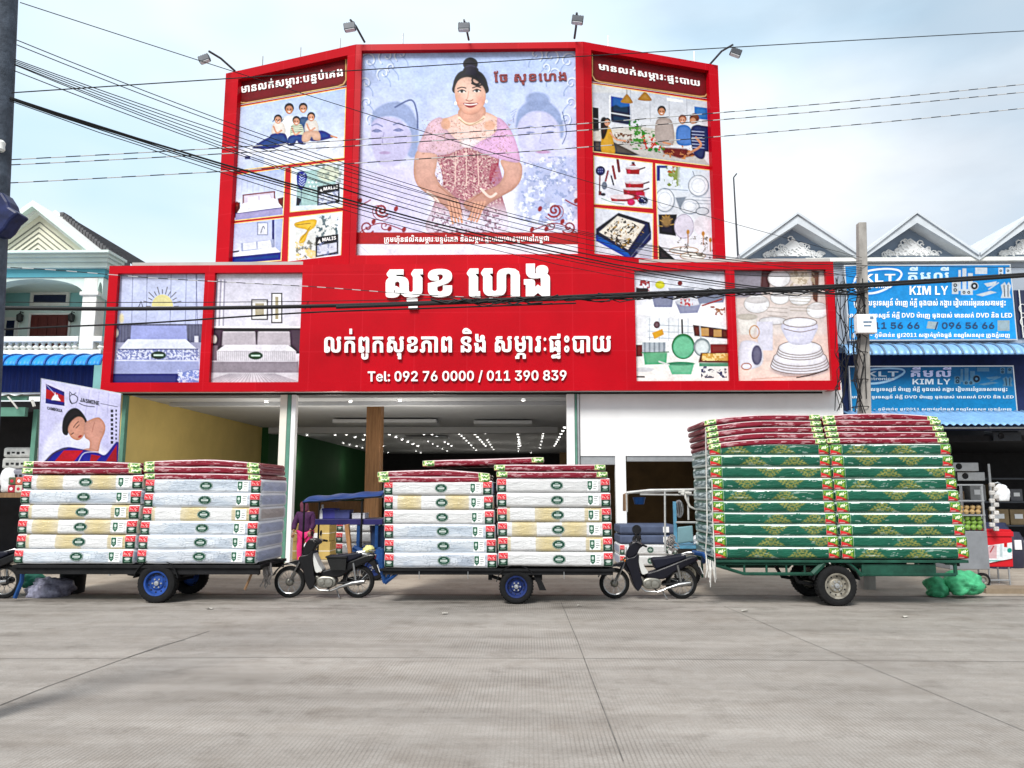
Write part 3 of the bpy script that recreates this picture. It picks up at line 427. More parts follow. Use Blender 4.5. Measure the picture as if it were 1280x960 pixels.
"K68": (177, "154,52 0,-52 -35,0 -29,16 -28,-16 -36,0 0,96 -4,6q -8,12q 0,2 0,4q 4,6q 5,6q 7,8q 6,6 118,0 0,-25 -108,0 -1,-1q -1,-2q -1,-1q 0,-1 0,-2q 8,-8q 11,-8q 5,-3 0,-59 23,14 24,-13 0,15/154,50 -40,0 0,4 -9,0q -13,7q -6,11q 0,7 0,13q 20,17q 21,0 12,0q 15,-9q 0,-8/114,73 0,15 -2,0q -4,-2q -2,-3q 0,-3 0,-4q 4,-3q"),
"K229": (0, "-114,-61 -10,0q -12,10q 0,9 0,36 34,0 0,-26 0,-4q 4,0 1,0 3,0q 0,4 0,7 0,9q 13,10q 11,0 26,0 10,0q 12,-10q 0,-10 0,-35 -34,0 0,25 0,2q -2,2q -2,0 -2,0 -3,0q 0,-4 0,-6 0,-9q -11,-10q -11,0"),
"K127": (76, "54,143 0,-175 0,-10q -13,-12q -25,-7q -19,0 -19,0q -24,7q -13,12q 0,10 0,20 45,0 0,-18 -4,0 0,-2 0,-3q 8,-3q 7,0 8,0q 8,3q 0,3 0,175/13,141 0,22 0,13q -10,10q -8,0 -5,0q -6,-2q -2,-3 -41,0 0,61 41,0 0,-32 4,2q 10,4q 9,0 15,0q 22,-12q 12,-23q 0,-15 0,-25"),
"K236": (247, "23,121 0,25 127,0 0,-25/23,0 0,68 0,20q 33,22q 30,0 32,0q 32,-22q 0,-20 0,-68 -40,0 0,68 0,7q -12,10q -12,0 -10,0q -12,-10q 0,-7 0,-68/184,0 0,106 0,8q -6,7q -10,0 -28,0 0,25 47,0 14,0q 17,-7q 7,-14q 0,-11 0,-114"),
"K138": (0, "-42,171 -8,0q -14,9q -8,14q 0,8 0,8q 8,14q 14,9q 8,0 9,0q 14,-9q 9,-14q 0,-8 0,-8q -9,-14q -14,-9q/-42,192 4,0q 6,6q 0,4 0,4q -6,6q -4,0 -4,0q -5,-6q 0,-4 0,-4q 5,-6q"),
"K268": (247, "23,121 0,25 127,0 0,-25/23,64 41,0 0,-5 9,0q 13,-6q 8,-13q 0,-10 0,-14q -19,-16q -16,0 -13,0 -13,0q -10,8q 0,9/64,20 2,0q 3,2q 3,5q 0,3 0,5q -5,5q -3,0/23,62 0,6 0,40q 63,0 64,0q 0,-40 0,-68 -40,0 0,68 0,7q -12,7q -12,0 -11,0q -11,-7q 0,-7 0,-6/23,64 41,0 0,-5 9,0q 13,-6q 8,-13q 0,-10 0,-14q -19,-16q -16,0 -13,0 -13,0q -10,8q 0,9/64,20 2,0q 3,2q 3,5q 0,3 0,5q -5,5q -3,0/184,0 0,106 0,8q -6,7q -10,0 -28,0 0,25 47,0 14,0q 17,-7q 7,-14q 0,-11 0,-114"),
"I84": (180, "80,0 -46,0 0,32 44,0 18,0q 24,12q 12,26q 0,21 0,21q -12,26q -24,12q -17,0 -47,0 0,32 49,0 27,0q 40,-22q 21,-40q 0,-29 0,-29q -21,-40q -40,-22q/54,182 0,-182 -38,0 0,182"),
"I456": (186, "70,0 -64,182 42,0 28,-88 6,-16q 10,-40q 6,-24 -8,0 6,24q 10,40q 6,16 28,88 40,0 -62,-182"),
"I1364": (162, "79,-2 -19,0q -28,14q -18,24q 0,15 36,0 0,-7q 8,-11q 14,-6q 7,0 9,0q 14,9q 8,14q 0,10 0,10q -8,14q -14,8q -10,0 -8,0q -14,-6q -5,-6 -33,6 8,96 110,0 0,-31 -78,0 -6,-46 2,0 4,7q 20,8q 12,0 12,0q 20,-8q 16,-16q 8,-22q 0,-14 0,-18q -16,-28q -31,-16q"),
"I1392": (162, "122,90 0,-30 -82,0 0,30"),
"K80": (104, "38,88 0,10 -6,6q -10,10q -5,6q 0,2 0,2q 4,8q 7,8q 5,6 7,0 4,0q 5,4q 0,4 0,14 41,0 0,-25 0,-7q -4,-10q -9,-5q -7,0 -10,0 0,-1 19,-18 0,-14/79,94 0,-69 0,-11q -10,-14q -13,0 -16,0 -8,0q -13,5q -8,13q 0,10 0,10q 8,12q 13,6q 6,0 0,38/38,18 0,20 -2,0q -6,-4q 0,-6 0,-5q 6,-5q"),
"K183": (0, "-136,-61 0,27 0,10q 12,12q 26,6q 19,0 19,0q 26,-6q 12,-12q 0,-10 0,-27 -38,0 0,27 0,5q -10,5q -9,0 -10,0q -11,-5q 0,-5 0,-27"),
"K209": (0, "-45,-66 -9,0q -12,8q -1,4 -35,-2 -22,-2q -18,14q 0,10 0,8q 10,10q 16,4q 12,0 36,0 0,6 38,0 0,-7 12,0 0,-18 -12,0 0,-3 3,-2q 5,-6q 0,-6 0,-6q -12,-12q/-68,-36 0,5 -26,0 -5,0q -6,-1q 0,-2 0,-2q 3,-2q 8,0q 14,2q"),
"K64": (324, "23,62 0,45 0,20q 30,19q 30,0 29,0q 31,-19q 0,-20 0,-71 19,15 20,-14 0,70 0,20q 30,19q 30,0 30,0q 30,-19q 0,-20 0,-107 -41,0 0,107 0,7q -10,7q -9,0 -10,0q -10,-7q 0,-7 0,-107 -35,0 -25,17 -24,-17 -36,0 0,107 0,7q -10,7q -9,0 -10,0q -9,-7q 0,-7 0,-45/23,64 41,0 0,-5 9,0q 13,-6q 8,-13q 0,-10 0,-14q -19,-16q -16,0 -13,0 -13,0q -10,8q 0,9/64,20 2,0q 3,2q 3,5q 0,3 0,5q -5,5q -3,0"),
"K199": (0, "-135,-54 0,12 0,4q 5,4q 3,0 17,2q 25,4q 17,2q 8,3q 0,1 0,3 -19,-6 -19,6 0,-8 -37,0 0,12 0,5q 5,4q 8,0 24,0 19,-8 19,8 26,0 6,0q 4,-3q 0,-5 0,-12 0,-2q -11,-4q -21,-4q -26,-4q -16,-2 0,-6 38,4 0,5 36,0 0,-22 -36,0 0,7 -38,-7 -26,0 -5,0q -6,2q"),
"I2": (186, "6,0 62,182 49,0 63,-182 -40,0 -30,88 -5,16q -11,41q -6,24 8,0 -6,-24q -10,-41q -5,-16 -28,-88/45,42 0,30 97,0 0,-30"),
"I397": (164, "83,-2 -21,0q -33,13q -18,26q -1,19 36,0 2,-9q 9,-12q 15,-6q 11,0 9,0q 16,5q 8,11q 0,7 0,6q -8,8q -14,6q -10,3 -20,5 -22,6q -27,24q 0,20 0,16q 18,24q 31,14q 20,0 20,0q 30,-14q 16,-24q 1,-16 -36,0 -1,11q -17,12q -13,0 -10,0q -14,-5q -6,-10q 0,-6 0,-7q 8,-9q 13,-5q 7,-2 17,-4 11,-3q 20,-8q 15,-13q 9,-18q 0,-11 0,-16q -18,-26q -30,-12q"),
"I73": (185, "96,-2 -24,0q -38,22q -22,42q 0,29 0,29q 22,42q 38,22q 24,0 16,0q 26,-8q 21,-17q 13,-24q 2,-15 -38,0 -1,7q -7,12q -10,8q -14,4q -8,0 -14,0q -21,-14q -11,-27q 0,-19 0,-20q 12,-27q 20,-14q 14,0 8,0q 14,5q 10,8q 8,12q 0,7 38,0 -1,-12q -12,-24q -21,-18q -27,-10q"),
"I65": (166, "16,0 0,182 72,0 20,0q 28,-12q 12,-21q 0,-14 0,-11q -8,-16q -14,-10q -10,-2 0,-2 10,0q 18,-11q 12,-19q 0,-14 0,-14q -14,-23q -28,-13q -20,0/54,30 32,0 16,0q 16,14q 0,10 0,8q -8,11q -14,7q -9,0 -33,0/54,106 29,0 8,0q 13,5q 7,11q 0,7 0,10q -14,13q -13,0 -30,0"),
"I321": (192, "96,-2 -24,0q -38,22q -22,42q 0,29 0,29q 22,42q 38,22q 24,0 24,0q 39,-22q 22,-42q 0,-29 0,-30q -22,-41q -39,-22q/96,30 14,0q 22,14q 12,28q 0,19 0,19q -12,28q -22,13q -14,0 -14,0q -21,-13q -11,-28q 0,-19 0,-19q 11,-28q 21,-14q"),
"I266": (146, "69,-2 -28,0q -33,29q 0,27 0,12 38,0 0,-12 0,-13q 12,-13q 11,0 11,0q 12,13q 0,13 0,128 38,0 0,-127 0,-27q -32,-30q"),
"I300": (190, "16,0 0,182 42,0 58,-92 4,-8q 9,-16q 9,-20q 5,-13 -4,0 -1,11q -1,22q -1,22q 0,6 0,88 38,0 0,-182 -42,0 -52,84 -6,9q -10,17q -10,22q -8,15 6,0 0,-13q 2,-24q 0,-20q 0,-6 0,-84"),
"I384": (164, "16,0 0,182 72,0 20,0q 29,-15q 15,-27q 0,-18 0,-18q -15,-26q -29,-13q -22,0 -48,0 0,30 42,0 12,0q 14,7q 8,12q 0,8 0,10q -8,12q -14,7q -12,0 -26,0 0,-151/118,0 -44,83 40,0 45,-83"),
}
TEXTS = {
"title": "K83 K115 K50 K3 K131 K84 K53",
"trade": "K79 K49 K146 K74 K117 K49 K83 K115 K50 K286 K74 K3 K69 K105 K53 K3 K83 K76 K214 K104 K78 K140 K73 K207 K139 K278 K77",
"tel": "I411 I614 I751 I1377 I1422 I1359 I1374 I1361 I1422 I1366 I1373 I1422 I1359 I1359 I1359 I1359 I1422 I1455 I1422 I1359 I1360 I1360 I1422 I1371 I1374 I1359 I1422 I1367 I1371 I1374",
"bedroom": "K288 K69 K79 K49 K146 K83 K76 K214 K104 K78 K140 K70 K69 K207 K70 K146 K131 K51 K53",
"kitchen": "K288 K69 K79 K49 K146 K83 K76 K214 K104 K78 K140 K73 K207 K139 K278 K77",
"owner": "K132 K54 K3 K83 K115 K50 K131 K84 K53",
"strip": "K220 K49 K116 K76 K84 K144 K115 K69 K73 K79 K105 K65 K83 K76 K214 K104 K78 K140 K70 K69 K207 K70 K146 K131 K51 K53 K3 K69 K105 K53 K83 K76 K214 K104 K78 K140 K73 K207 K139 K278 K77 K131 K79 K50 K76 K119 K77 K131 K277 K49 K76 K213 K115 K250",
"kimly_kh": "K51 K109 K76 K79 K109",
"kimly": "I271 I234 I292 I1422 I281 I472",
"klt": "I271 I281 I411",
"electronics": "I95 I751 I614 I586 I889 I852 I790 I773 I689 I586 I871",
"line_a": "K56 K119 K83 K56 K115 K79 K67 K117 K78 K67 K83 K227 K69 K150 K3 K76 K141 K104 K131 K58 K3 K86 K137 K75 K222 K109 K3 K68 K115 K53 K278 K83 K146 K3 K49 K53 K229 K104 K78 K3 K131 K78 K127 K70 K236 K78 K78 K138 K86 K117 K78 K131 K67 K83 K268 K76 K73 K207 K139",
"line_b": "K288 K69 K79 K49 K146 K67 K117 K78 K67 K83 K227 K69 K150 K3 K86 K137 K75 K222 K109 K3 I84 I456 I84 I1422 K76 K141 K104 K131 K58 K3 K68 K115 K53 K278 K83 K146 K3 K288 K69 K79 K49 K146 K3 I84 I456 I84 I1422 K69 K105 K53 K3 I281 I95 I84",
"phone_b": "I1359 I1360 I1360 I1422 I1364 I1373 I1422 I1373 I1373 I1422 I1422 I1422 I1422 I1422 I1455 I1422 I1359 I1374 I1373 I1422 I1364 I1373 I1422 I1373 I1373",
"address": "K73 K207 K139 K131 K79 K50 K3 I1392 I1422 K75 K117 K76 K105 K250 K69 K146 K50 K3 K73 K222 K117 K80 I1361 I1359 I1360 I1360 I1422 K83 K53 K183 K104 K65 K146 K220 K236 K137 K53 K68 K209 K53 K146 K3 K50 K64 K199 K132 K83 K69 K83 K115 K50 K3 K220 K49 K116 K53 K75 K209 K137 K131 K74 K58",
"malis": "I292 I2 I281 I234 I397",
"cambodia": "I73 I2 I292 I65 I321 I84 I234 I2",
"jasmine": "I266 I2 I397 I292 I234 I300 I95",
"royal": "I384 I321 I472 I2 I281",
}
def glyph_polys(key):
    adv, data = GLYPHS[key]
    out = []
    for c in data.split('/'):
        if not c: continue
        pts = []; x0 = y0 = 0.0
        for tok in c.split():
            q = tok.endswith('q')
            x, y = tok.rstrip('q').split(',')
            x0 += float(x); y0 += float(y); pts.append((x0, y0, not q))
        full = []
        n = len(pts)
        for i in range(n):
            a, b = pts[i], pts[(i+1) % n]
            full.append(a)
            if not a[2] and not b[2]: full.append(((a[0]+b[0])/2, (a[1]+b[1])/2, True))
        k = next(i for i, p in enumerate(full) if p[2])
        full = full[k:]+full[:k]
        poly = []
        i = 0
        m = len(full)
        while i < m:
            p = full[i]
            poly.append((p[0], p[1]))
            if not full[(i+1) % m][2]:
                c1, e = full[(i+1) % m], full[(i+2) % m]
                for t in (.33, .67):
                    poly.append(((1-t)**2*p[0]+2*t*(1-t)*c1[0]+t*t*e[0], (1-t)**2*p[1]+2*t*(1-t)*c1[1]+t*t*e[1]))
                i += 2
            else: i += 1
        out.append(poly)
    return adv, out
def area(p): return sum(p[i][0]*p[(i+1) % len(p)][1]-p[(i+1) % len(p)][0]*p[i][1] for i in range(len(p)))/2
def inside(pt, poly):
    x, y = pt; r = False
    for i in range(len(poly)):
        (x1, y1), (x2, y2) = poly[i], poly[i-1]
        if (y1 > y) != (y2 > y) and x < (x2-x1)*(y-y1)/(y2-y1)+x1: r = not r
    return r
def text_layout(name):
    x = 0; outers = []
    for key in TEXTS[name].split():
        adv, ps = glyph_polys(key)
        solid = [p for p in ps if area(p) < 0]; holes = [p for p in ps if area(p) > 0]
        for s in solid:
            hs = [h for h in holes if inside(h[0], s)]
            outers.append([[(a+x, b) for a, b in q] for q in [s]+hs])
        x += adv
    return outers
def text_mesh(name, x0, x1, z0, z1, depth=0.02, fat=0.0):
    """lettering filling the box x0..x1, z0..z1 in its own XZ plane, facing -Y"""
    ol = text_layout(name)
    ax = [a for g in ol for p in g for a, b in p]; az = [b for g in ol for p in g for a, b in p]
    sx = (x1-x0)/(max(ax)-min(ax)); sz = (z1-z0)/(max(az)-min(az))
    verts = []; faces = []
    for k, g in enumerate(ol):
        cu = bpy.data.curves.new('lettering', 'CURVE'); cu.dimensions = '2D'; cu.fill_mode = 'BOTH'; cu.extrude = depth/2; cu.offset = fat
        for p in g:
            sp = cu.splines.new('POLY'); sp.points.add(len(p)-1); sp.use_cyclic_u = True
            for i, (a, b) in enumerate(p): sp.points[i].co = (x0+(a-min(ax))*sx, z0+(b-min(az))*sz, 0, 1)
        ob = bpy.data.objects.new('lettering', cu)
        me = ob.to_mesh()
        o = len(verts)
        verts += [(v.co.x, -v.co.z-(k % 3)*.0006, v.co.y) for v in me.vertices]
        faces += [tuple(i+o for i in f.vertices) for f in me.polygons]
        ob.to_mesh_clear(); bpy.data.objects.remove(ob); bpy.data.curves.remove(cu)
    return verts, faces
# ================================================================ ground, road, forecourt
S_ROAD = 13.75            # far edge of the carriageway
def concrete(name, col, groove=False):
    m = bpy.data.materials.new(name); m.use_nodes = True
    nt = m.node_tree; N = nt.nodes.new; K = nt.links.new; b = nt.nodes['Principled BSDF']; b.inputs['Roughness'].default_value = 0.82
    tc = N('ShaderNodeTexCoord')
    def noise(sc, det, st=(1, 1, 1), rough=.6):
        mp = N('ShaderNodeMapping'); mp.inputs['Scale'].default_value = st; K(tc.outputs['Object'], mp.inputs[0])
        n = N('ShaderNodeTexNoise'); n.inputs['Scale'].default_value = sc; n.inputs['Detail'].default_value = det; n.inputs['Roughness'].default_value = rough
        K(mp.outputs[0], n.inputs['Vector']); return n
    def ramp(n, p0, c0, p1, c1):
        r = N('ShaderNodeValToRGB'); r.color_ramp.elements[0].position = p0; r.color_ramp.elements[1].position = p1
        r.color_ramp.elements[0].color = (*c0, 1); r.color_ramp.elements[1].color = (*c1, 1); K(n.outputs['Fac'], r.inputs[0]); return r
    def mul(a, bb, f=1.0):
        x = N('ShaderNodeMixRGB'); x.blend_type = 'MULTIPLY'; x.inputs[0].default_value = f; K(a.outputs[0], x.inputs[1]); K(bb.outputs[0], x.inputs[2]); return x
    base = ramp(noise(0.45, 6, (0.5, 1, 1)), .3, [c*.82 for c in col], .72, [c*1.1 for c in col])
    fine = ramp(noise(60, 4), .3, (.84,)*3, .7, (1.08,)*3)
    streak = ramp(noise(1.6, 6, (0.12, 1.6, 1)), .33, (.80, .79, .78), .62, (1.06,)*3)
    spots = ramp(noise(2.2, 8, rough=.75), .33, (.62, .60, .58), .47, (1, 1, 1))
    blot = ramp(noise(0.9, 7, (1, 1.4, 1), .68), .52, (1, 1, 1), .72, (.70, .66, .62)); crack = ramp(noise(3.2, 9, rough=.8), .485, (1, 1, 1), .5, (.86, .84, .82))
    c = mul(mul(mul(mul(mul(base, fine), streak), spots, .6), blot, .8), crack, .5)
    hgt = noise(90, 3)
    if groove:
        mp = N('ShaderNodeMapping'); mp.inputs['Scale'].default_value = (1, 1, 1); K(tc.outputs['Object'], mp.inputs[0])
        w = N('ShaderNodeTexWave'); w.bands_direction = 'X'; w.inputs['Scale'].default_value = 9.5; w.inputs['Distortion'].default_value = 0.8; w.inputs['Detail'].default_value = 2; w.inputs['Detail Scale'].default_value = 1.5
        K(mp.outputs[0], w.inputs['Vector'])
        wr = ramp(w, .05, (.62, .61, .60), .45, (1.05,)*3)
        patch = ramp(noise(0.5, 3), .38, (0,)*3, .6, (1,)*3)
        mx = N('ShaderNodeMixRGB'); K(patch.outputs[0], mx.inputs[0]); mx.inputs[1].default_value = (1, 1, 1, 1); K(wr.outputs[0], mx.inputs[2])
        c = mul(c, mx, .62)
    K(c.outputs[0], b.inputs['Base Color'])
    bp = N('ShaderNodeBump'); bp.inputs['Strength'].default_value = .35; bp.inputs['Distance'].default_value = .01
    K(hgt.outputs['Fac'], bp.inputs['Height']); K(bp.outputs[0], b.inputs['Normal'])
    return m
M_ROAD = concrete('road_concrete', (0.325, 0.297, 0.268), True)
M_APRON = concrete('forecourt_concrete', (0.37, 0.32, 0.265))
M_EARTH = mat('bare_earth', (0.22, 0.17, 0.12), .95, var=.3, scale=1.5)
M_JOINT = mat('joint_filler', (0.13, 0.12, 0.11), .9, var=.4, scale=3)

# the wide ground, one sheet out to the horizon
MB().add([(-900, -300, -.06), (900, -300, -.06), (900, 1500, -.06), (-900, 1500, -.06)], [(0, 1, 2, 3)]).build('ground', M_EARTH, kind='structure')
road = MB(); road.grid(lambda u, w: (-60+120*u, -12+(S_ROAD+12)*w, 0.0), 60, 14)
road.build('road', M_ROAD, kind='structure')
SHOP_Z = 0.18
def apron_z(y): return -.004+min(1, max(0, (y-S_ROAD)/3.6))*SHOP_Z
ap = MB(); ap.grid(lambda u, w: (-60+120*u, S_ROAD+(18.3-S_ROAD)*w, apron_z(S_ROAD+(18.3-S_ROAD)*w)+.012*vnoise(u*90, w*6, 3)*(1 if 0 < w < 1 else 0)), 160, 14)
ap.build('forecourt', M_APRON, kind='structure', smooth=True)
# joints sawn between the slabs: thin filler strips lying 4 mm proud of the concrete
jt = MB()
def strip(pts, w, z=.004):
    for (x1, y1), (x2, y2) in zip(pts, pts[1:]):
        d = Vector((x2-x1, y2-y1)).normalized()*w/2; n = (-d.y, d.x)
        jt.add([(x1+n[0], y1+n[1], z), (x2+n[0], y2+n[1], z), (x2-n[0], y2-n[1], z), (x1-n[0], y1-n[1], z)], [(0, 1, 2, 3)])
def gp(px, py):
    r = ray(px, py); k = -EYE/r.z; return (r.x*k, r.y*k)
strip([gp(701, 752), gp(722, 802), gp(742, 855), gp(779, 952)], .010)
strip([gp(262, 789), gp(160, 822), gp(60, 858), gp(-5, 884)], .012)
strip([gp(-80, 824), gp(350, 822), gp(700, 823), gp(1050, 826), gp(1400, 828)], .009)
strip([gp(905, 758), gp(1010, 803), gp(1130, 852), gp(1290, 918)], .006)
strip([(-60, S_ROAD-.01), (-8, S_ROAD-.012), (0, S_ROAD), (9, S_ROAD-.01), (60, S_ROAD)], .05)
strip([gp(160, 822), gp(205, 806), gp(232, 800)], .01)
jt.build('road_joint', M_JOINT, kind='structure')
# dust and oil ground into the slabs where the trailers stand
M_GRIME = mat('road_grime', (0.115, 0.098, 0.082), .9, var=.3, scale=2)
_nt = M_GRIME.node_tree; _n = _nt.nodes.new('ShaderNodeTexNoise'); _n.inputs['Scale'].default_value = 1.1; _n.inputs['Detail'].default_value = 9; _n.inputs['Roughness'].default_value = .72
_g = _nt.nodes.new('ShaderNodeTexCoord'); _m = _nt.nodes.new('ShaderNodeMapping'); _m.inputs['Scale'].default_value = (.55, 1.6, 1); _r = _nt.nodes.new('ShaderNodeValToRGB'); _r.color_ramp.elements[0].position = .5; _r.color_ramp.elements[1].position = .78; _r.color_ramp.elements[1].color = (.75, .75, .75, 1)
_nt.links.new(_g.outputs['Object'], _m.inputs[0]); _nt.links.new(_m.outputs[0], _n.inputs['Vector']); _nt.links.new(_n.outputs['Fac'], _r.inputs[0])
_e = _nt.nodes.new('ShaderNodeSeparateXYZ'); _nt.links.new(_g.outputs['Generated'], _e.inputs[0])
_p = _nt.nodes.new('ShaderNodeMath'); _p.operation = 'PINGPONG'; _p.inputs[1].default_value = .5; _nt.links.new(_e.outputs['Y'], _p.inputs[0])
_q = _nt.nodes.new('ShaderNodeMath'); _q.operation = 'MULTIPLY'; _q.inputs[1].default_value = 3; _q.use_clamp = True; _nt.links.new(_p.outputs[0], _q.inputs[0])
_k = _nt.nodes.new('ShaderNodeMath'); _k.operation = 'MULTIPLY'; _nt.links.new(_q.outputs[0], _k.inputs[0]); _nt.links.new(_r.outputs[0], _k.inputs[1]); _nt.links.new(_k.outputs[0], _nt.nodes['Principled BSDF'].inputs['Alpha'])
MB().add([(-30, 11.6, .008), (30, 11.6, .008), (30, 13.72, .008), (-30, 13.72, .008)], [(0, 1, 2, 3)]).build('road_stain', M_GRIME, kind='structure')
# ================================================================ the mattress and kitchenware shop
def seam_mat(name, col, w, h, seam, rough=.35):
    m = bpy.data.materials.new(name); m.use_nodes = True
    nt = m.node_tree; N = nt.nodes.new; K = nt.links.new; b = nt.nodes['Principled BSDF']; b.inputs['Roughness'].default_value = rough; b.inputs['Specular IOR Level'].default_value = .12
    c = hexc(col)
    tc = N('ShaderNodeTexCoord'); sp = N('ShaderNodeSeparateXYZ'); cb = N('ShaderNodeCombineXYZ')
    K(tc.outputs['Object'], sp.inputs[0]); K(sp.outputs['X'], cb.inputs['X']); K(sp.outputs['Z'], cb.inputs['Y'])
    br = N('ShaderNodeTexBrick'); br.offset = 0.0; br.inputs['Scale'].default_value = 1.0; br.inputs['Mortar Size'].default_value = 0.006
    br.inputs['Brick Width'].default_value = w; br.inputs['Row Height'].default_value = h; br.inputs['Mortar Smooth'].default_value = .3
    br.inputs['Color1'].default_value = (*c, 1); br.inputs['Color2'].default_value = (*[x*.93 for x in c], 1); br.inputs['Mortar'].default_value = (*hexc(seam), 1)
    K(cb.outputs[0], br.inputs['Vector'])
    n = N('ShaderNodeTexNoise'); n.inputs['Scale'].default_value = 1.2; n.inputs['Detail'].default_value = 4; K(tc.outputs['Object'], n.inputs['Vector'])
    r = N('ShaderNodeValToRGB'); r.color_ramp.elements[0].position = .3; r.color_ramp.elements[1].position = .7; r.color_ramp.elements[0].color = (.86, .86, .86, 1); r.color_ramp.elements[1].color = (1.04, 1.04, 1.04, 1)
    K(n.outputs['Fac'], r.inputs[0])
    x = N('ShaderNodeMixRGB'); x.blend_type = 'MULTIPLY'; x.inputs[0].default_value = 1; K(br.outputs['Color'], x.inputs[1]); K(r.outputs[0], x.inputs[2]); K(x.outputs[0], b.inputs['Base Color'])
    MATS[name] = m; return m
M_RED = seam_mat('red_composite_panel', '#b20014', 1.22, 0.92, '#be1a28')
M_REDEDGE = mat('red_frame_metal', '#ad0012', .35, var=.06, scale=2)
M_MAROON = mat('maroon_print', '#7e0d1e', .5, var=.05)
M_YEL = mat('pale_yellow_trim', '#f3d9a0', .5, var=.05)
M_WHITE = mat('white_paint', (.80, .80, .80), .55, var=.05, scale=1.5)
M_LETTER = mat('white_acrylic_letter', (.85, .85, .84), .35, var=.02)
M_GREYCEIL = mat('grey_ceiling_paint', (.52, .54, .57), .8, var=.05, scale=.6)
M_GOLD = mat('ochre_wall_paint', (.66, .51, .18), .75, var=.10, scale=.8)
M_DKGREEN = mat('dark_green_wall_paint', (.02, .09, .03), .8, var=.1, scale=1)
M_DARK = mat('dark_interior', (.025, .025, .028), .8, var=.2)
M_TILE = mat('pale_floor_tile', (.42, .40, .37), .4, var=.08, scale=1)
M_CONC = mat('plain_render', (.42, .41, .39), .85, var=.15, scale=.8)
M_WOODC = mat('brown_wood_cladding', (.17, .085, .035), .5, var=.35, scale=3, stretch=(8, 8, .6))
M_STEEL = mat('galvanised_steel', (.42, .43, .44), .42, .8, var=.12, scale=8)
M_BLACK = mat('black_metal', (.02, .02, .022), .45, .3, var=.2, scale=8)
M_SHUTGREEN = mat('green_shutter_paint', (.10, .24, .18), .5, var=.15)
M_CREAM = mat('cream_paint', (.72, .69, .60), .6, var=.06)

YF, YT, YS = 17.4, 17.8, 17.85
fx0, fx1 = (ax(131, 411, YF)), (ax(1046, 406, YF))
fz0 = (az(490, YF, 125)+az(487, YF, 1052))/2; fz1 = (az(333, YF, 137)+az(326, YF, 1040))/2
CZ = az(497, 18.6)
xl = ax(152, 600, YS); xr = ax(1043, 560, YS)
Yg = 18.3
while proj(xl, Yg, 2.5)[0] < 325: Yg += .05

shop = thing('shop_building', 'red fronted mattress and kitchenware shop with wide open bays and bright ceiling lamps', 'shop', ((xl+xr)/2, YS, SHOP_Z))
MB().box(xl-.3, xr+.3, YS, 46, SHOP_Z-.3, SHOP_Z).build('floor', M_TILE, shop)
MB().box(xl-.3, xr+.3, 18.55, 46, CZ, CZ+.25).build('ceiling', M_GREYCEIL, shop)
MB().box(xl-.25, xl, YS+.02, Yg, SHOP_Z+.002, CZ-.002).build('side_wall', M_GOLD, shop)
MB().box(xl-.25, xl+.25, Yg+.002, 46, SHOP_Z+.002, CZ-.002).build('side_wall', M_DKGREEN, shop, label='dark green inner side wall')
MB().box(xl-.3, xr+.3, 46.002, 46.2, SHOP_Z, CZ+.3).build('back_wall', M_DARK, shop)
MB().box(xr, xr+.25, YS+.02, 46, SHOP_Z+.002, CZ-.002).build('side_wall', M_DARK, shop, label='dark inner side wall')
# ceiling beam and coffer
xm1 = ax(712, 520, 19.2)
cb_ = MB(); cb_.box(xl+.26, xm1, Yg-.1, Yg+.3, CZ-.22, CZ-.004); cb_.box(xl+.3, xm1, 19.35, 19.6, CZ-.10, CZ-.004)
cb_.build('ceiling_beam', M_GREYCEIL, shop)
for (pa, pb, yy) in ((415, 545, 23.5), (592, 665, 24.0), (430, 500, 27.5), (505, 560, 31)):
    MB().box(ax(pa, 545, yy), ax(pb, 545, yy), yy, yy+.9, CZ-.16, CZ-.06).build('light_trough', M_GREYCEIL, shop)
MB().box(ax(457, 560, 19.9), ax(475, 560, 19.9), 19.9, 20.35, SHOP_Z+.002, CZ-.004).build('column', M_WOODC, shop, bevel=.01)
# upper body of the building hidden behind the sign
MB().box(xl-.3, xr+.3, YS+.35, 46, CZ+.252, 7.4).build('upper_wall', M_CONC, shop)
# front bays: posts, white wall with low openings
zt = az(493, YS)
for (pa, pb, tone) in ((347, 356, M_CREAM), (356.3, 361, M_SHUTGREEN), (361.3, 367, M_WHITE)):
    MB().box(ax(pa, 600, YS), ax(pb, 600, YS), YS-.05, YS+.14, SHOP_Z, zt).build('shutter_post', tone, shop, bevel=.01)
for (pa, pb, tone) in ((709, 719, M_WHITE), (719.4, 722, M_SHUTGREEN), (722.3, 725, M_STEEL)):
    MB().box(ax(pa, 600, YS), ax(pb, 600, YS), YS-.05, YS+.14, SHOP_Z, zt).build('shutter_post', tone, shop, bevel=.01)
MB().box(ax(150, 560, YS), ax(155, 560, YS), YS-.04, YS+.1, SHOP_Z, zt).build('shutter_post', M_SHUTGREEN, shop, bevel=.01)
zo = az(570, YS); fw = MB()
fw.box(ax(725.4, 540, YS), xr+.25, YS, YS+.18, zo, zt+.3)
fw.box(ax(770, 620, YS), ax(783, 620, YS), YS, YS+.18, SHOP_Z, zo)
fw.box(ax(880, 620, YS), xr+.25, YS, YS+.18, SHOP_Z, zo)
fw.build('front_wall', M_WHITE, shop)
lt = MB(); lt.box(ax(783.4, 572, YS), ax(879.5, 572, YS), YS+.03, YS+.15, az(577, YS), zo-.003); lt.box(ax(725.6, 572, YS), ax(769.6, 572, YS), YS+.03, YS+.15, az(581, YS), zo-.003)
lt.build('roller_shutter_box', M_STEEL, shop, bevel=.008)
MB().box(ax(700, 600, 24), ax(960, 600, 24), 24, 24.1, SHOP_Z, 3).build('partition', mat('brown_back_partition', (.10, .06, .025), .7, var=.5, scale=.8), shop)
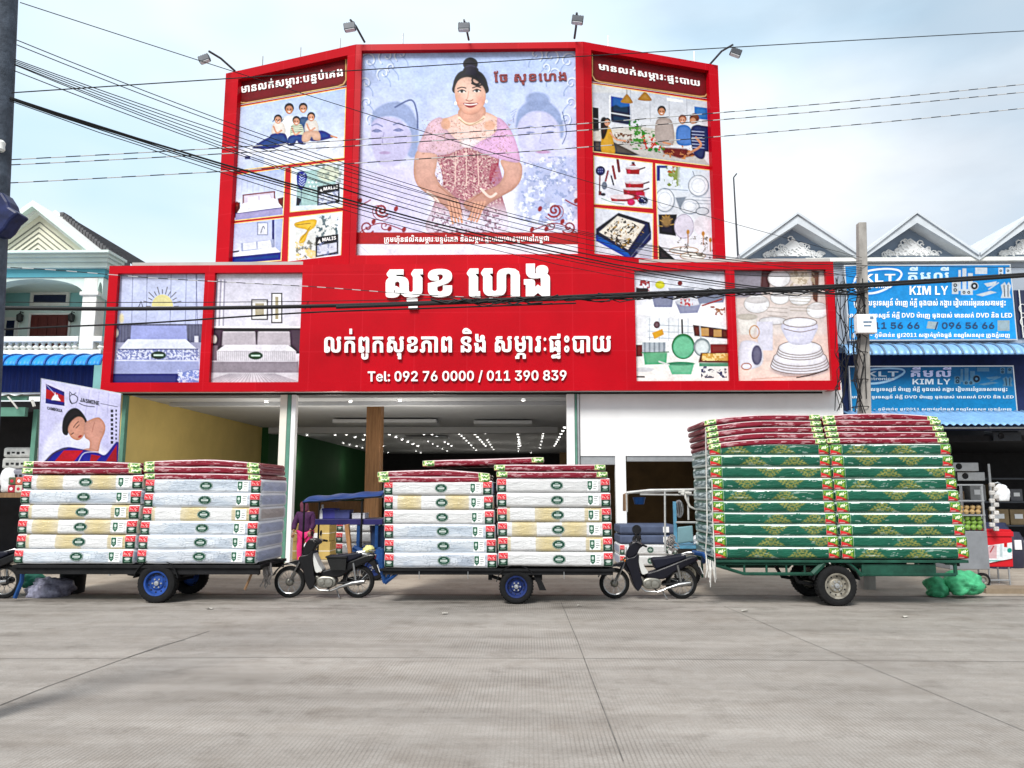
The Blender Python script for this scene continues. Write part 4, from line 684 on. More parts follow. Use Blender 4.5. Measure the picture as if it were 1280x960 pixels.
MB().box(fx0+.2, fx1-.2, YF+.25, YS+.34, fz0+.02, fz0+.08).build('soffit', M_WHITE, shop)
sb_ = MB(); sb_.box(fx0+.3, fx1-.25, YS-.02, YS+.1, zt+.002, fz0+.018); sb_.build('lintel', M_BLACK, shop)

# downlights: lit lamps let into the ceiling
M_LAMP = mat('lit_lamp_lens', (1.0, .97, .9), .3, var=0, emit=9.0)
def downlight(px, py, n, r=.05, at_=None):
    p = ray(px, py); k = (CZ-.03-EYE)/p.z; X, Yv = at_ or (p.x*k, p.y*k)
    if Yv > 45 or Yv < 18.7: return
    t = thing('downlight', 'small round lit downlight set in the shop ceiling', 'ceiling lamp', (X, Yv, CZ-.002), 'downlights in the shop ceiling')
    a = MB(); a.lathe([(r, 0), (r*1.35, -.008), (r*1.35, -.03), (r, -.035)], (X, Yv, CZ-.004), 'z', 12); a.build('trim_ring', M_WHITE, t)
    b = MB(); b.lathe([(0.001, -.037), (r, -.03)], (X, Yv, CZ-.004), 'z', 12); b.build('lamp_lens', M_LAMP, t)
    if n % 3 == 0:
        l = bpy.data.lights.new('downlight_glow', 'POINT'); l.energy = 22 if Yv < 22.5 else 4.5; l.color = (1, .93, .82); l.shadow_soft_size = .12; lo = bpy.data.objects.new('downlight_glow', l); COL.objects.link(lo); lo.parent = t; lo.location = (0, 0, -1.1)
for n, (px, py) in enumerate([(333, 502.5), (347, 507.5), (383, 507.5), (417, 507.5), (438, 502), (509, 506.5), (546, 506), (582, 506), (618, 506), (500, 501), (654, 500.5), (654, 505.5),
               (384, 544), (419, 544), (456, 544), (394, 554), (404, 555.5), (413, 557), (422, 559), (430, 560.5), (437, 562), (445, 563.5), (429, 554), (437, 556), (446, 558), (453, 560),
               (487, 543), (495, 546), (503, 549), (510, 552), (517, 555), (523, 557.5), (485, 566), (493, 568), (478, 564),
               (530, 543), (535, 552), (541, 555), (547, 558), (553, 561), (559, 564), (565, 567), (520, 564), (526, 566),
               (574, 542.5), (577, 545), (580, 548), (583, 551), (586, 554), (589, 557), (592, 560), (595, 563),
               (607, 542), (609, 550), (611, 553), (613, 556), (615, 559), (617, 562), (647, 542), (648, 552), (648, 555), (648, 558), (648, 561), (648, 564),
               (679, 542), (678.5, 545), (678, 548), (677, 552), (676, 556), (675, 560), (664, 566), (605, 571), (577, 572)]):
    downlight(px, py, n)
for i in range(6):      # the rows running on into the depth of the shop
    for j in range(8): downlight(600, 560, 1, .06, (-7.2+i*1.7, 27.2+j*1.55))

# ================================================================ the red sign across the front
sign = thing('shop_sign', 'long red fascia sign with white lettering, phone numbers and four framed product pictures', 'sign', ((fx0+fx1)/2, YF+.3, fz0))
def rect_of(tl, tr, br, bl, Y):
    a, b, c, d = (at(*q, Y) for q in (tl, tr, br, bl))
    return (a.x+d.x)/2, (b.x+c.x)/2, (c.z+d.z)/2, (a.z+b.z)/2
PICS = {'blue_bed': ((147, 344), (255.6, 343), (249, 477), (138, 477.5)), 'grey_bed': ((267.7, 342.5), (377.7, 342), (373, 477.5), (261.8, 478)),
        'cookware': ((792.7, 338), (907, 337), (912, 474), (796, 475)), 'crockery': ((917.7, 337.7), (1032, 336), (1040, 474), (923.6, 474.5))}
REC = {k: rect_of(*v, YF) for k, v in PICS.items()}
MB().box(fx0+.02, fx1-.02, YF+.12, YF+.5, fz0+.02, fz1-.02).build('backing_board', M_RED, sign)
order = ['blue_bed', 'grey_bed', 'cookware', 'crockery']
fr = MB(); pzt = max(REC[k][3] for k in order); pzb = min(REC[k][2] for k in order)
fr.box(fx0, fx1, YF, YF+.118, pzt, fz1); fr.box(fx0, fx1, YF, YF+.118, fz0, pzb)
edges = [fx0]+[v for k in order for v in REC[k][:2]]+[fx1]
for i in range(0, len(edges), 2): fr.box(edges[i], edges[i+1], YF+.002, YF+.118, pzb+.001, pzt-.001)
fr.build('sign_frame', M_RED, sign)
def on_front(name, quad, Y, parent, depth, m, part, fat=0.0):
    """lettering in the four pixel corners TL TR BR BL on the upright plane y = Y"""
    a, b, c, d = (at(*q, Y) for q in quad)
    v, f = text_mesh(name, 0, 1, 0, 1, 1, fat)
    out = []
    for x, y, z in v:
        p = (d*(1-x)+c*x)*(1-z)+(a*(1-x)+b*x)*z
        out.append((p.x, Y-depth/2+y*depth, p.z))
    k = MB(); k.add(out, f); return k.build(part, m, parent)
YL = YF-.02
on_front('title', ((484, 333), (686, 330.5), (686, 385), (484, 387)), YL, sign, .06, M_LETTER, 'title_lettering', .007)
on_front('trade', ((406, 411), (763, 410), (763, 449), (406, 450)), YL, sign, .05, M_LETTER, 'trade_lettering')
on_front('tel', ((460, 464), (708, 462.5), (708, 477.5), (460, 479)), YL, sign, .03, M_LETTER, 'phone_lettering')

# ================================================================ billboard tower of three panels above the sign
zT = at(441, 56, YT).z; zB = fz1+.004
hl, hr = ax(441, 190, YT), ax(731, 190, YT)
def outer_Y(px, py):
    Y = YT
    while at(px, py, Y).z < zT: Y += .01
    return Y
tower = thing('billboard_tower', 'tall red billboard of one flat and two folded panels standing above the fascia sign', 'billboard', ((hl+hr)/2, YT+.3, zB))
class Plane:
    def __init__(s, p0, p1):
        s.p0 = Vector((p0[0], p0[1], 0)); e = Vector((p1[0]-p0[0], p1[1]-p0[1], 0)); s.len = e.length; s.e = e.normalized()
        s.n = Vector((s.e.y, -s.e.x, 0))          # towards the street
    def P(s, a, z, d=0): return s.p0+s.e*a+s.n*d+Vector((0, 0, z))
    def px(s, x, y, d=0):
        q = onplane(x, y, s.p0+s.n*d, s.n)-s.p0; return q.dot(s.e), q.z
    def slab(s, mb, a0, a1, z0, z1, d0, d1):
        mb.hexa([s.P(a, z, d1) for a, z in ((a0, z0), (a1, z0), (a1, z1), (a0, z1))], [s.P(a, z, d0) for a, z in ((a0, z0), (a1, z0), (a1, z1), (a0, z1))])
YLo = outer_Y(284, 92); YRo = outer_Y(897, 82)
PL = Plane((ax(283, 92, YLo), YLo), (hl, YT)); PC = Plane((hl, YT), (hr, YT)); PR = Plane((hr, YT), (ax(897, 82, YRo), YRo))
def px_rect(pl, tl, tr, br, bl):
    q = [pl.px(*k) for k in (tl, tr, br, bl)]
    return (q[0][0]+q[3][0])/2, (q[1][0]+q[2][0])/2, (q[2][1]+q[3][1])/2, (q[0][1]+q[1][1])/2
def panel(pl, inner, name):
    a0, a1, z0, z1 = inner
    bk = MB(); pl.slab(bk, .01, pl.len-.01, zB, zT-.01, -.42, -.135); p = bk.build(name, M_REDEDGE, tower)
    f = MB(); pl.slab(f, 0, a0, zB, zT, -.133, .02); pl.slab(f, a1, pl.len, zB, zT, -.133, .02)
    pl.slab(f, a0+.001, a1-.001, z1, zT-.001, -.133, .018); pl.slab(f, a0+.001, a1-.001, zB, max(z0, zB+.01), -.133, .018)
    f.build('panel_frame', M_RED, p)
    return p
pc = panel(PC, px_rect(PC, (451, 64), (719, 60), (723, 318), (446, 319)), 'centre_panel')
pl_ = panel(PL, px_rect(PL, (296, 100), (434, 69.5), (428, 324), (288.5, 331)), 'folded_panel')
pr_ = panel(PR, px_rect(PR, (738.7, 62.5), (886, 89), (894, 327), (742.5, 322)), 'folded_panel')
# thin rods on the top edge
for pl, ss in ((PL, (.25, .55)), (PL, (.85,)), (PC, (.2,)), (PR, (.2, .85))):
    for q in ss:
        p = pl.P(pl.len*q, zT, -.2); m = MB(); m.tube([p-Vector((0, 0, .01)), p+Vector((0, 0, .42))], .018, 6); m.build('rod', M_STEEL, tower)
bk = MB()
for q in (hl+.3, hr-.3, (hl+hr)/2):
    bk.tube([(q, YT+.6, zB), (q, YT+.6, zT-.3)], .07, 8); bk.tube([(q, YT+.6, zT-.6), (q, YT+4, 7.42)], .05, 8)
for zz in (zB+.8, zB+3, zT-.6): bk.tube([(hl+.1, YT+.52, zz), (hr-.1, YT+.52, zz)], .05, 8)
bk.build('support_frame', M_STEEL, tower)

# five floodlights on arms
M_LAMPBODY = mat('weathered_lamp_grey', (.06, .065, .075), .5, .4, var=.2)
M_GLASS = mat('lamp_glass', (.55, .58, .6), .1, var=.05)
def floodlight(path, head, tilt, label, pl):
    """path of pixel points from the panel top outward, held ever further in front of the panel"""
    pts = []
    for i, (x, y) in enumerate(path): pts.append(at(x, y, pl-.35*i))
    t = thing('floodlight', label, 'floodlight', pts[0], 'floodlights over the billboard')
    m = MB(); m.tube(pts, .028, 6); m.build('arm', M_LAMPBODY, t)
    h = at(*head, pl-.35*(len(path)-1))
    b = MB(); b.prismx([(-.12, -.16), (.14, -.16), (.2, .0), (.1, .14), (-.08, .14)], -.24, .24)
    b.v = [tuple(Matrix.Rotation(tilt, 3, 'Y') @ (Vector(v)*.58)+h) for v in b.v]; bd = b.build('lamp_housing', M_LAMPBODY, t, bevel=.015)
    g = MB(); g.box(-.2, .2, -.1, .12, -.185, -.163); g.v = [tuple(Matrix.Rotation(tilt, 3, 'Y') @ (Vector(v)*.58)+h) for v in g.v]; g.build('lamp_glass', M_GLASS, bd)
    c = MB()
    for k in range(5): c.box(-.2+k*.1-.012, -.2+k*.1+.012, -.02, .06, .143, .19)
    c.v = [tuple(Matrix.Rotation(tilt, 3, 'Y') @ (Vector(v)*.58)+h) for v in c.v]; c.build('cooling_fin', M_LAMPBODY, bd)
floodlight([(294, 89), (276, 73), (261, 64)], (255, 73), R(-22), 'grey floodlight on a long arm over the bedroom picture panel', YLo)
floodlight([(456, 53), (445, 33), (438, 25)], (437, 33), R(-10), 'grey floodlight above the hinge beside the bedroom panel', YT)
floodlight([(586, 50), (583, 36), (580, 25)], (580, 33), 0, 'grey floodlight above the middle of the portrait panel', YT)
floodlight([(718, 48), (720, 34), (721, 16)], (722, 24), R(8), 'grey floodlight above the hinge beside the kitchen panel', YT)
floodlight([(886, 82), (902, 64), (916, 56)], (920, 65), R(22), 'grey floodlight on a long arm over the kitchen picture panel', YRo)
# ================================================================ the printed pictures
PF = Plane((fx0, YF), (fx1, YF))
def pic(pl, name, quad, painter, parent, d=-.128, grow=0, ground='#e8ecfa', step=.75, material=None):
    cx = sum(q[0] for q in quad)/4; cy = sum(q[1] for q in quad)/4
    q2 = [(x+(grow if x > cx else -grow), y+(grow if y > cy else -grow)) for x, y in quad]
    return picture(name, [onplane(x, y, pl.p0+pl.n*d, pl.n) for x, y in q2], painter, ground, parent, step, material)
def lettering_on(pl, name, quad, parent, m, part, depth=.004, d=-.122):
    a, b, c, e = (onplane(x, y, pl.p0+pl.n*d, pl.n) for x, y in quad)
    v, f = text_mesh(name, 0, 1, 0, 1, 1); out = []
    for x, y, z in v:
        p = (e*(1-x)+c*x)*(1-z)+(a*(1-x)+b*x)*z
        out.append(tuple(p-pl.n*(y*depth-depth/2)))
    k = MB(); k.add(out, f); return k.build(part, m, parent)
def spiral(p, cx, cy, r, turns, w, col, flip=1, a0=0.0, a=1.0):
    n = int(14*turns)
    p.line([(cx+flip*r*(1-k/n*.85)*math.cos(a0+k/14*6.28), cy+r*(1-k/n*.85)*math.sin(a0+k/14*6.28)) for k in range(n+1)], w, col, a)

def paint_portrait(p):
    p.rect(440, 50, 730, 330, grad('#bcd0f6', '#e0dcf8', 62, 250), a=1)
    p.rect(440, 230, 730, 330, grad('#dcdcf8', '#dfe6fb', 230, 300), a=.6, soft=20)
    for x0, x1 in ((518, 536), (565, 612), (632, 640)): p.rect(x0, 80, x1, 210, '#b3c4e8', a=.35, soft=6)
    p.rect(530, 235, 646, 292, '#eef2fd', soft=10, a=.8)
    # relief scrolls in the top corners
    for fl, ox in ((1, 449), (-1, 722)):
        for (dx, dy, r, t) in ((12, 14, 13, 1.2), (34, 8, 11, 1.1), (52, 6, 9, 1), (8, 42, 9, 1.2), (30, 30, 9, 1.1), (9, 66, 8, 1), (40, 22, 6, .9), (16, 86, 8, 1.)):
            for o, c in ((1.2, '#93a6cc'), (0, '#e6eefc')): spiral(p, ox+fl*dx+o, 62+dy+o, r, t, 1.7, c, fl, 2.2, .85)
            p.line([(ox+fl*dx, 62+dy), (ox+fl*(dx+8), 62+dy+9), (ox+fl*(dx+9), 62+dy+16)], 1.5, '#9db0d6', .7, True)
    # pale portrait behind, on the side of the bedroom panel
    p.poly([(465, 156), (466, 141), (478, 131), (496, 127), (512, 134), (521, 152), (523, 176), (519, 196), (509, 192), (513, 165), (500, 148), (480, 146)], '#93a3cb', 3, .85, True)
    p.poly([(466, 152), (482, 146), (500, 150), (513, 165), (514, 180), (508, 194), (497, 206), (484, 210), (470, 200), (464, 175)], '#c6c0e2', 3, .8, True)
    p.line([(494, 134), (514, 125), (521, 140), (522, 160)], 2.2, '#5a6a99', .8, True)
    for (x, y) in ((471, 164), (498, 163)):
        p.line([(x-6, y-7), (x, y-9), (x+7, y-6)], 1.8, '#8089b4', .8, True); p.ell(x, y, 5, 1.7, '#6f79a8', 1, .8); p.line([(x-6, y), (x, y-2.4), (x+6, y)], 1, '#5f6797', .8, True)
    p.line([(480, 166), (478, 178), (483, 181)], 1.2, '#a29dc8', .8, True)
    p.ell(481, 191, 7, 2, '#b29cc4', 1, .8)
    p.poly([(455, 225), (480, 208), (515, 210), (535, 235), (535, 290), (448, 290), (448, 240)], '#d9d3f2', 8, .7, True)
    p.line([(470, 240), (500, 262), (520, 245)], 1, '#c3b9de', .6, True)
    # pale portrait behind, on the side of the kitchen panel
    p.ell(672, 125, 15, 10, '#98a8cf', 3, .9)
    p.poly([(645, 160), (648, 138), (662, 127), (684, 127), (699, 140), (705, 163), (700, 172), (690, 146), (665, 140), (652, 150)], '#95a5cc', 3, .9, True)
    p.poly([(649, 152), (664, 140), (684, 141), (698, 156), (700, 176), (693, 194), (680, 208), (667, 208), (655, 194), (648, 172)], '#d0cfee', 3, .85, True)
    for (x, y) in ((663, 165), (688, 164)):
        p.line([(x-7, y-5), (x, y-7), (x+6, y-5)], 1.6, '#98a0c6', .8, True); p.ell(x, y+1, 5, 1.6, '#8c94bd', 1, .8)
    p.line([(677, 168), (675, 178), (681, 180)], 1, '#b5b4da', .8, True); p.ell(679, 190, 9, 2.1, '#c59cc4', 1, .8)
    p.line([(703, 140), (708, 165), (703, 180)], 1.2, '#52628f', .7, True)
    for k in range(5): p.line([(646-k, 136+k*3), (638+k, 141+k*3)], .8, '#7885ad', .6)
    p.poly([(664, 206), (690, 203), (712, 196), (724, 205), (724, 270), (650, 275), (648, 235)], '#b6c0e2', 6, .8, True)
    p.speck(648, 196, 724, 280, '#e8ecfb', 7, .52, 4, .8); p.speck(648, 196, 724, 280, '#8f9fc8', 5, .6, 9, .6)
    # the standing woman
    skin = grad('#e4bdb0', '#c08f80', 150, 280)
    p.poly([(541, 258), (553, 232), (551, 212), (548, 193), (583, 182), (600, 190), (624, 198), (616, 220), (615, 230), (628, 246), (629, 292), (538, 292)], '#b5808a', 1.2, 1, True)
    p.speck(538, 182, 630, 292, '#e6cfc8', 1.5, .54, 21, .8, .1, lambda x, y: (np.abs(x-584) < 46-.25*np.abs(y-235)))
    p.speck(538, 182, 630, 292, '#8d4c5c', 1.6, .60, 33, .9, .1, lambda x, y: (np.abs(x-584) < 44-.25*np.abs(y-235)))
    for x in (570, 583, 597): p.line([(x, 190), (x+(x-583)*.1, 232)], 1.1, '#f0d5cc', .8)
    p.poly([(614, 206), (623, 203), (629, 226), (620, 236), (611, 224)], '#a83a58', 1.5, .7)
    p.rect(530, 262, 646, 296, '#e9eafb', 26, .85)
    p.speck(540, 262, 628, 290, '#8d5a74', 3, .58, 12, .7)
    p.poly([(522, 188), (545, 191), (546, 206), (544, 218), (551, 231), (563, 241), (573, 252), (577, 266), (569, 272), (556, 258), (538, 245), (522, 232), (517, 214)], skin, 1.2, 1, True)
    p.poly([(626, 200), (650, 203), (652, 222), (643, 236), (628, 245), (612, 254), (599, 266), (584, 262), (580, 253), (600, 241), (622, 231), (630, 216)], skin, 1.2, 1, True)
    p.line([(548, 232), (568, 250), (575, 262)], 1, '#a8705c', .6, True); p.line([(602, 241), (588, 252), (582, 262)], 1, '#a8705c', .6, True)
    for k in range(4): p.line([(560+k*4, 250+k*.5), (564+k*4.4, 270+k*2), (566+k*3.6, 279-k)], 2.6, '#dfae98', 1, True); p.line([(562+k*4, 252), (566+k*4.4, 272)], .8, '#9a6250', .7)
    for k in range(4): p.line([(606-k*4, 252+k*.5), (600-k*4, 268+k), (596-k*3.6, 277-k)], 2.6, '#dfae98', 1, True); p.line([(604-k*4, 254), (598-k*4, 272)], .8, '#9a6250', .7)
    p.line([(601, 236), (612, 246), (620, 242)], 3, '#f0dfd6', .9, True); p.line([(534, 240), (543, 246), (548, 252)], 2.4, '#f0dfd6', .8, True)
    p.poly([(545, 153), (562, 146), (577, 141), (603, 139), (622, 147), (632, 160), (606, 178), (583, 182), (556, 176)], grad('#e9c4b6', '#efd0cb', 140, 180), 1.2, 1, True)
    p.poly([(538, 152), (552, 147), (557, 160), (570, 174), (584, 181), (572, 188), (553, 194), (538, 191), (522, 188), (529, 168)], '#dcbccb', 1.4, 1, True)
    p.poly([(622, 147), (634, 156), (643, 172), (649, 192), (648, 203), (625, 199), (602, 191), (584, 181), (604, 175), (620, 164)], '#dcb4d8', 1.4, 1, True)
    p.poly([(574, 178), (584, 173), (600, 176), (590, 184), (580, 184)], '#efe4e8', 1.5, .9, True)
    for sd, q in ((4, (528, 150, 580, 192)), (5, (586, 150, 640, 198))): p.speck(*q, '#b08a70', 1.8, .66, sd+50, .55); p.speck(*q, '#8a6466', 1.5, .69, sd+60, .55)
    p.ell(557, 155, 6, 7, '#dba98c', 2, .8); p.ell(612, 157, 7, 6, '#dba98c', 2, .7)
    p.poly([(575, 136), (604, 133), (606, 146), (598, 155), (586, 157), (575, 150)], '#d9aa98', 1.2, 1, True)
    p.line([(574, 147), (580, 153), (589, 155), (599, 152), (605, 146)], 3.2, '#f1dcc6', .9, True); p.line([(574, 149), (587, 156.5), (605, 148)], 1, '#a8794e', .7, True)
    p.poly([(569, 117), (566.5, 104), (572, 92), (582, 87), (594, 87), (604, 93), (609.5, 105), (607.5, 117)], '#1e1a2e', 1, 1, True)
    p.ell(588, 80, 9.3, 8.2, '#1b1830'); p.ell(588.5, 88, 9.8, 6, '#221e38'); p.line([(581, 84), (588, 82), (595, 84)], 1, '#4a4668', .8, True)
    p.poly([(568.2, 114), (572, 102), (580, 97), (590, 97.5), (602, 106), (607, 116), (606.4, 127), (601.5, 137), (595, 142), (587, 143.6), (578.5, 140.5), (571.5, 131)], grad('#e9c3b2', '#dfa994', 104, 142), 1, 1, True)
    p.ell(586, 120, 9, 14, '#f2d5c8', 8, .6); p.ell(576, 127, 5, 5, '#e3a597', 5, .5); p.ell(601, 126, 5, 5, '#e3a597', 5, .5)
    for x, y in ((577.3, 114.2), (596, 113.5)):
        p.line([(x-5.2, y-3.6), (x, y-5.2), (x+5, y-4)], 1.5, '#3a2a2c', .9, True)
        p.ell(x, y, 4.2, 1.9, '#f4ece8', .8); p.ell(x, y, 1.9, 1.9, '#17131a', .7); p.line([(x-4.8, y+.3), (x, y-2), (x+4.8, y)], 1.3, '#1d161a', 1, True)
    p.line([(586, 114), (584.5, 122), (583, 125)], .9, '#c48d7a', .7, True); p.line([(582.4, 125), (587, 126.5), (591, 124.7)], 1.3, '#b3705f', .8, True)
    p.poly([(579, 129.4), (585, 128.4), (592, 128.4), (598, 129), (592, 134), (585, 134.4)], '#b4525f', .8, 1, True); p.line([(581, 130.2), (588, 131), (596, 129.8)], 1.5, '#f6ece8', 1, True)
    p.ring(595, 101, 5, 4, 2.4, '#1e1a2e', 1, .5); p.line([(590, 104), (598, 107), (606, 104)], 2.4, '#1e1a2e', 1, True)
    p.ell(569.5, 129, 1.5, 2.2, '#f8f4ee', .6); p.ell(608, 127, 1.5, 2.2, '#f8f4ee', .6)
    # red scrolls at the foot
    for fl, ox in ((1, 447), (-1, 723)):
        for dx, dy, r, t, w in ((30, 263, 9, 1.6, 2.6), (28, 262, 16, .8, 1), (12, 284, 9, 1.4, 2), (34, 282, 6, 1.1, 1.4)):
            spiral(p, ox+fl*dx, dy, r, t, w, '#9c1f33', fl, .6, .95)
        p.line([(ox, 258), (ox+fl*9, 254), (ox+fl*16, 250)], 1.6, '#9c1f33', .9, True)
        p.line([(ox+fl*3, 290), (ox+fl*28, 279), (ox+fl*58, 288)], 1.4, '#9c1f33', .9, True)
        for dx, dy in ((48, 261), (40, 286), (58, 287), (20, 277), (3, 251)): p.ell(ox+fl*dx, dy, 2.6, 3.6, '#9c1f33', .8, .9, .4)
    p.rect(440, 290.5, 730, 305.5, '#b40d24', .6); p.rect(440, 305.5, 730, 325, '#e9ebf6', .6); p.line([(450, 307), (462, 318)], 1, '#c9cfe6', .8)
pic(PC, 'picture', ((451, 64), (719, 60), (723, 318), (446, 319)), paint_portrait, pc, grow=3)
M_BROWNRED = mat('brown_red_letter', (.19, .02, .02), .5, var=.03)
lettering_on(PC, 'owner', ((617, 89), (708, 87), (708.5, 105), (617, 107)), pc, M_BROWNRED, 'name_lettering', .02)
lettering_on(PC, 'strip', ((480, 294), (686, 292.5), (686, 304), (480, 305)), pc, M_LETTER, 'strip_lettering', .004)

def bed(p, x0, x1, y_head, y_top, y_front, y_bot, side, top='#eef0f8', head=None, dx=12):
    if head: p.poly([(x0+dx, y_head), (x1-dx, y_head), (x1-dx, y_top+2), (x0+dx, y_top+2)], head)
    p.poly([(x0+dx, y_top), (x1-dx, y_top), (x1, y_front), (x0, y_front)], top)
    p.rect(x0, y_front, x1, y_bot, side)
def paint_back(p): pass
# --- folded panel with bedroom pictures
def wing_header(pl, panel_ob, quad, name, tquad):
    def f(p):
        p.poly(list(quad), '#7c0d20', .6)
        a, b, c, d = quad
        q = lambda u, w: ((a[0]*(1-u)+b[0]*u)*(1-w)+(d[0]*(1-u)+c[0]*u)*w, (a[1]*(1-u)+b[1]*u)*(1-w)+(d[1]*(1-u)+c[1]*u)*w)
        p.line([q(.012, .0), q(.012, .8), q(.035, .93), q(.08, .965), q(.92, .965), q(.965, .93), q(.988, .8), q(.988, 0)], 1.0, '#f0d59a', .9)
    pic(pl, 'header_strip', quad, f, panel_ob, grow=.5)
    lettering_on(pl, name, tquad, panel_ob, M_LETTER, 'header_lettering', .012)
wing_header(PL, pl_, ((296, 100), (434, 69.5), (434, 107), (297, 131.5)), 'bedroom', ((301, 104.5), (428.5, 83), (429, 98.5), (302, 120)))
wing_header(PR, pr_, ((738.7, 62.5), (886, 89), (886.5, 123.5), (738.7, 102)), 'kitchen', ((747.5, 76.5), (874, 98), (875, 111), (748.5, 90)))
def framed(f, quad):
    def g(p):
        f(p); q = list(quad)+[quad[0]]; p.line(q, 2.2, '#f3d9a0', 1)
    return g
def head_(p, x, y, r, hair='#1f1b20', face='#d9a68e', smile=True):
    p.ell(x, y-r*.25, r*.95, r*1.0, hair, .6); p.ell(x, y+r*.12, r*.74, r*.86, face, .6)
    p.ell(x-r*.3, y, r*.13+.15, r*.1+.12, '#2a2020', .4); p.ell(x+r*.3, y, r*.13+.15, r*.1+.12, '#2a2020', .4)
    if smile: p.ell(x, y+r*.5, r*.3, r*.12+.1, '#f4e4de', .4)
def paint_family(p):
    p.rect(285, 100, 440, 215, grad('#b9cbec', '#d5ddf4', 110, 180))
    p.rect(300, 125, 345, 190, '#c9d6f2', 10, .7)
    p.poly([(290, 190), (340, 176), (432, 170), (432, 200), (290, 216)], '#e4e8f6', 4)
    for k in range(7): p.line([(296+k*20, 196-k*1.5), (310+k*20, 188-k*1.5)], 1, '#c2cbe6', .8)
    p.rect(288, 196, 330, 216, '#c2cfee', 3, .7); p.rect(306, 195, 313, 199, '#4c5f8c')
    p.poly([(316, 184), (335, 172), (352, 172), (356, 180), (340, 186), (322, 186)], '#2d4d8f', 1, 1, True)
    p.poly([(386, 168), (402, 163), (416, 170), (416, 172), (400, 176), (388, 176)], '#2c4f96', 1, 1, True); p.line([(414, 170), (421, 172)], 2, '#d9a68e')
    p.poly([(352, 150), (362, 144), (372, 150), (374, 174), (352, 176)], '#e9edf2', 1, 1, True)
    p.poly([(374, 150), (382, 146), (392, 152), (396, 172), (378, 174)], '#51688c', 1, 1, True)
    head_(p, 361.5, 136.5, 6.3, face='#c9937a'); head_(p, 379, 135.5, 5.8)
    for x, y, c in ((348, 160, '#e6ded8'), (371, 162, '#d6dcc8'), (389.5, 157, '#dfd9d4')):
        p.poly([(x-6, y-6), (x+6, y-6), (x+8, y+8), (x-8, y+8)], c, 1, 1, True)
        p.poly([(x-9, y+8), (x+8, y+7), (x+11, y+18), (x+3, y+18), (x, y+14), (x-4, y+20), (x-12, y+19)], '#34538f' if x < 385 else '#d8b4a0', 1, 1, True)
        head_(p, x-.5, y-10.5, 5.3); p.line([(x-6, y-2), (x-2, y+6), (x+4, y+3)], 2, '#d9a68e', 1, True)
    for k in range(4): p.line([(364, 158+k*2.4), (378, 157+k*2.4)], .7, '#5e6b58')
    for x in (341, 347, 352): p.line([(x, 152), (x+2, 149)], 1, '#2a2a2a')
pic(PL, 'bedroom_picture', ((295.5, 134), (433, 109.5), (430.5, 197.5), (292.5, 214)), framed(paint_family, ((295.5, 134), (433, 109.5), (430.5, 197.5), (292.5, 214))), pl_)
qa = ((292, 218.5), (357, 209.5), (354.5, 269.5), (291.8, 276.5))
def paint_bed_a(p):
    p.rect(285, 205, 362, 280, grad('#b9c6ea', '#d9e0f4', 210, 250))
    for k in range(9): p.line([(296+k*7, 212), (295+k*7, 240)], .6, '#aab6de', .6)
    p.rect(292, 253, 300, 272, '#6c3b33'); p.ell(296, 255, 2.5, 3, '#8c4a3c'); p.poly([(347, 248), (356, 246), (356, 262), (349, 258)], '#7d4238')
    p.poly([(303, 244), (343, 239), (344, 252), (304, 256)], '#d6cfe0'); p.line([(304, 256), (304, 244), (343, 239.5), (343.5, 251)], 1.6, '#8a2f28')
    p.poly([(304, 254), (343, 248), (353, 259), (296, 267)], '#edeff8'); p.poly([(310, 247), (322, 245.4), (323, 252), (310, 253.5)], '#f3f4fb'); p.poly([(325, 245), (337, 243.4), (339, 250), (325, 251.6)], '#f3f4fb')
    p.poly([(295, 267), (353, 259), (353, 268), (294, 275.5)], '#a9a4cc'); p.line([(295, 267), (353, 259.4)], .9, '#6a6a94'); p.line([(292, 276.3), (354, 269.3)], 1.5, '#b23a34')
pic(PL, 'bedroom_picture', qa, framed(paint_bed_a, qa), pl_)
qb = ((291.6, 279), (354.6, 272), (351.8, 326), (289, 330.5))
def paint_bed_b(p):
    p.rect(285, 268, 362, 335, grad('#c4ccec', '#dadff4', 280, 315)); p.rect(340, 270, 343, 318, '#56618f'); p.rect(344, 270, 356, 320, '#b9c4e6')
    p.rect(321.5, 278, 335, 294, '#8b93ad'); p.rect(322.6, 279, 334, 293, '#dfe2ee'); p.line([(326, 291), (329, 283), (331, 286)], .9, '#4d5568', 1, True)
    p.poly([(301, 304), (342, 299), (343, 312), (302, 315)], '#aab3cf'); p.poly([(304, 304), (320, 302), (321, 311), (304, 313)], '#e4e8f4'); p.poly([(322, 302), (338, 300), (340, 310), (322, 311)], '#e4e8f4')
    p.poly([(298, 315), (344, 309), (351, 316), (291, 322)], '#eff2fa'); p.poly([(290, 321), (352, 315), (352, 328), (289, 331)], '#16458e'); p.line([(291, 315), (298, 314)], 2, '#4d5568')
pic(PL, 'bedroom_picture', qb, framed(paint_bed_b, qb), pl_)
qc = ((363.5, 208.5), (431.4, 200), (429, 259.5), (362.2, 265.5))
def label_box(p, x, y, w, h, sl):
    p.poly([(x, y), (x+w, y-sl), (x+w, y-sl+h), (x, y+h)], '#2c3348', .8)
    p.poly([(x+2, y+h*.42), (x+w-2, y-sl+h*.42), (x+w-2, y-sl+h-3), (x+2, y+h-2)], '#d3d9e8', .8); p.speck(x+2, y+h*.45-sl, x+w-2, y+h-3, '#8d97b8', 3, .55, 8, .8)
    p.poly([(x+2.5, y+h*.3), (x+5, y+3), (x+7, y+h*.3)], '#f2f2f2', .6)
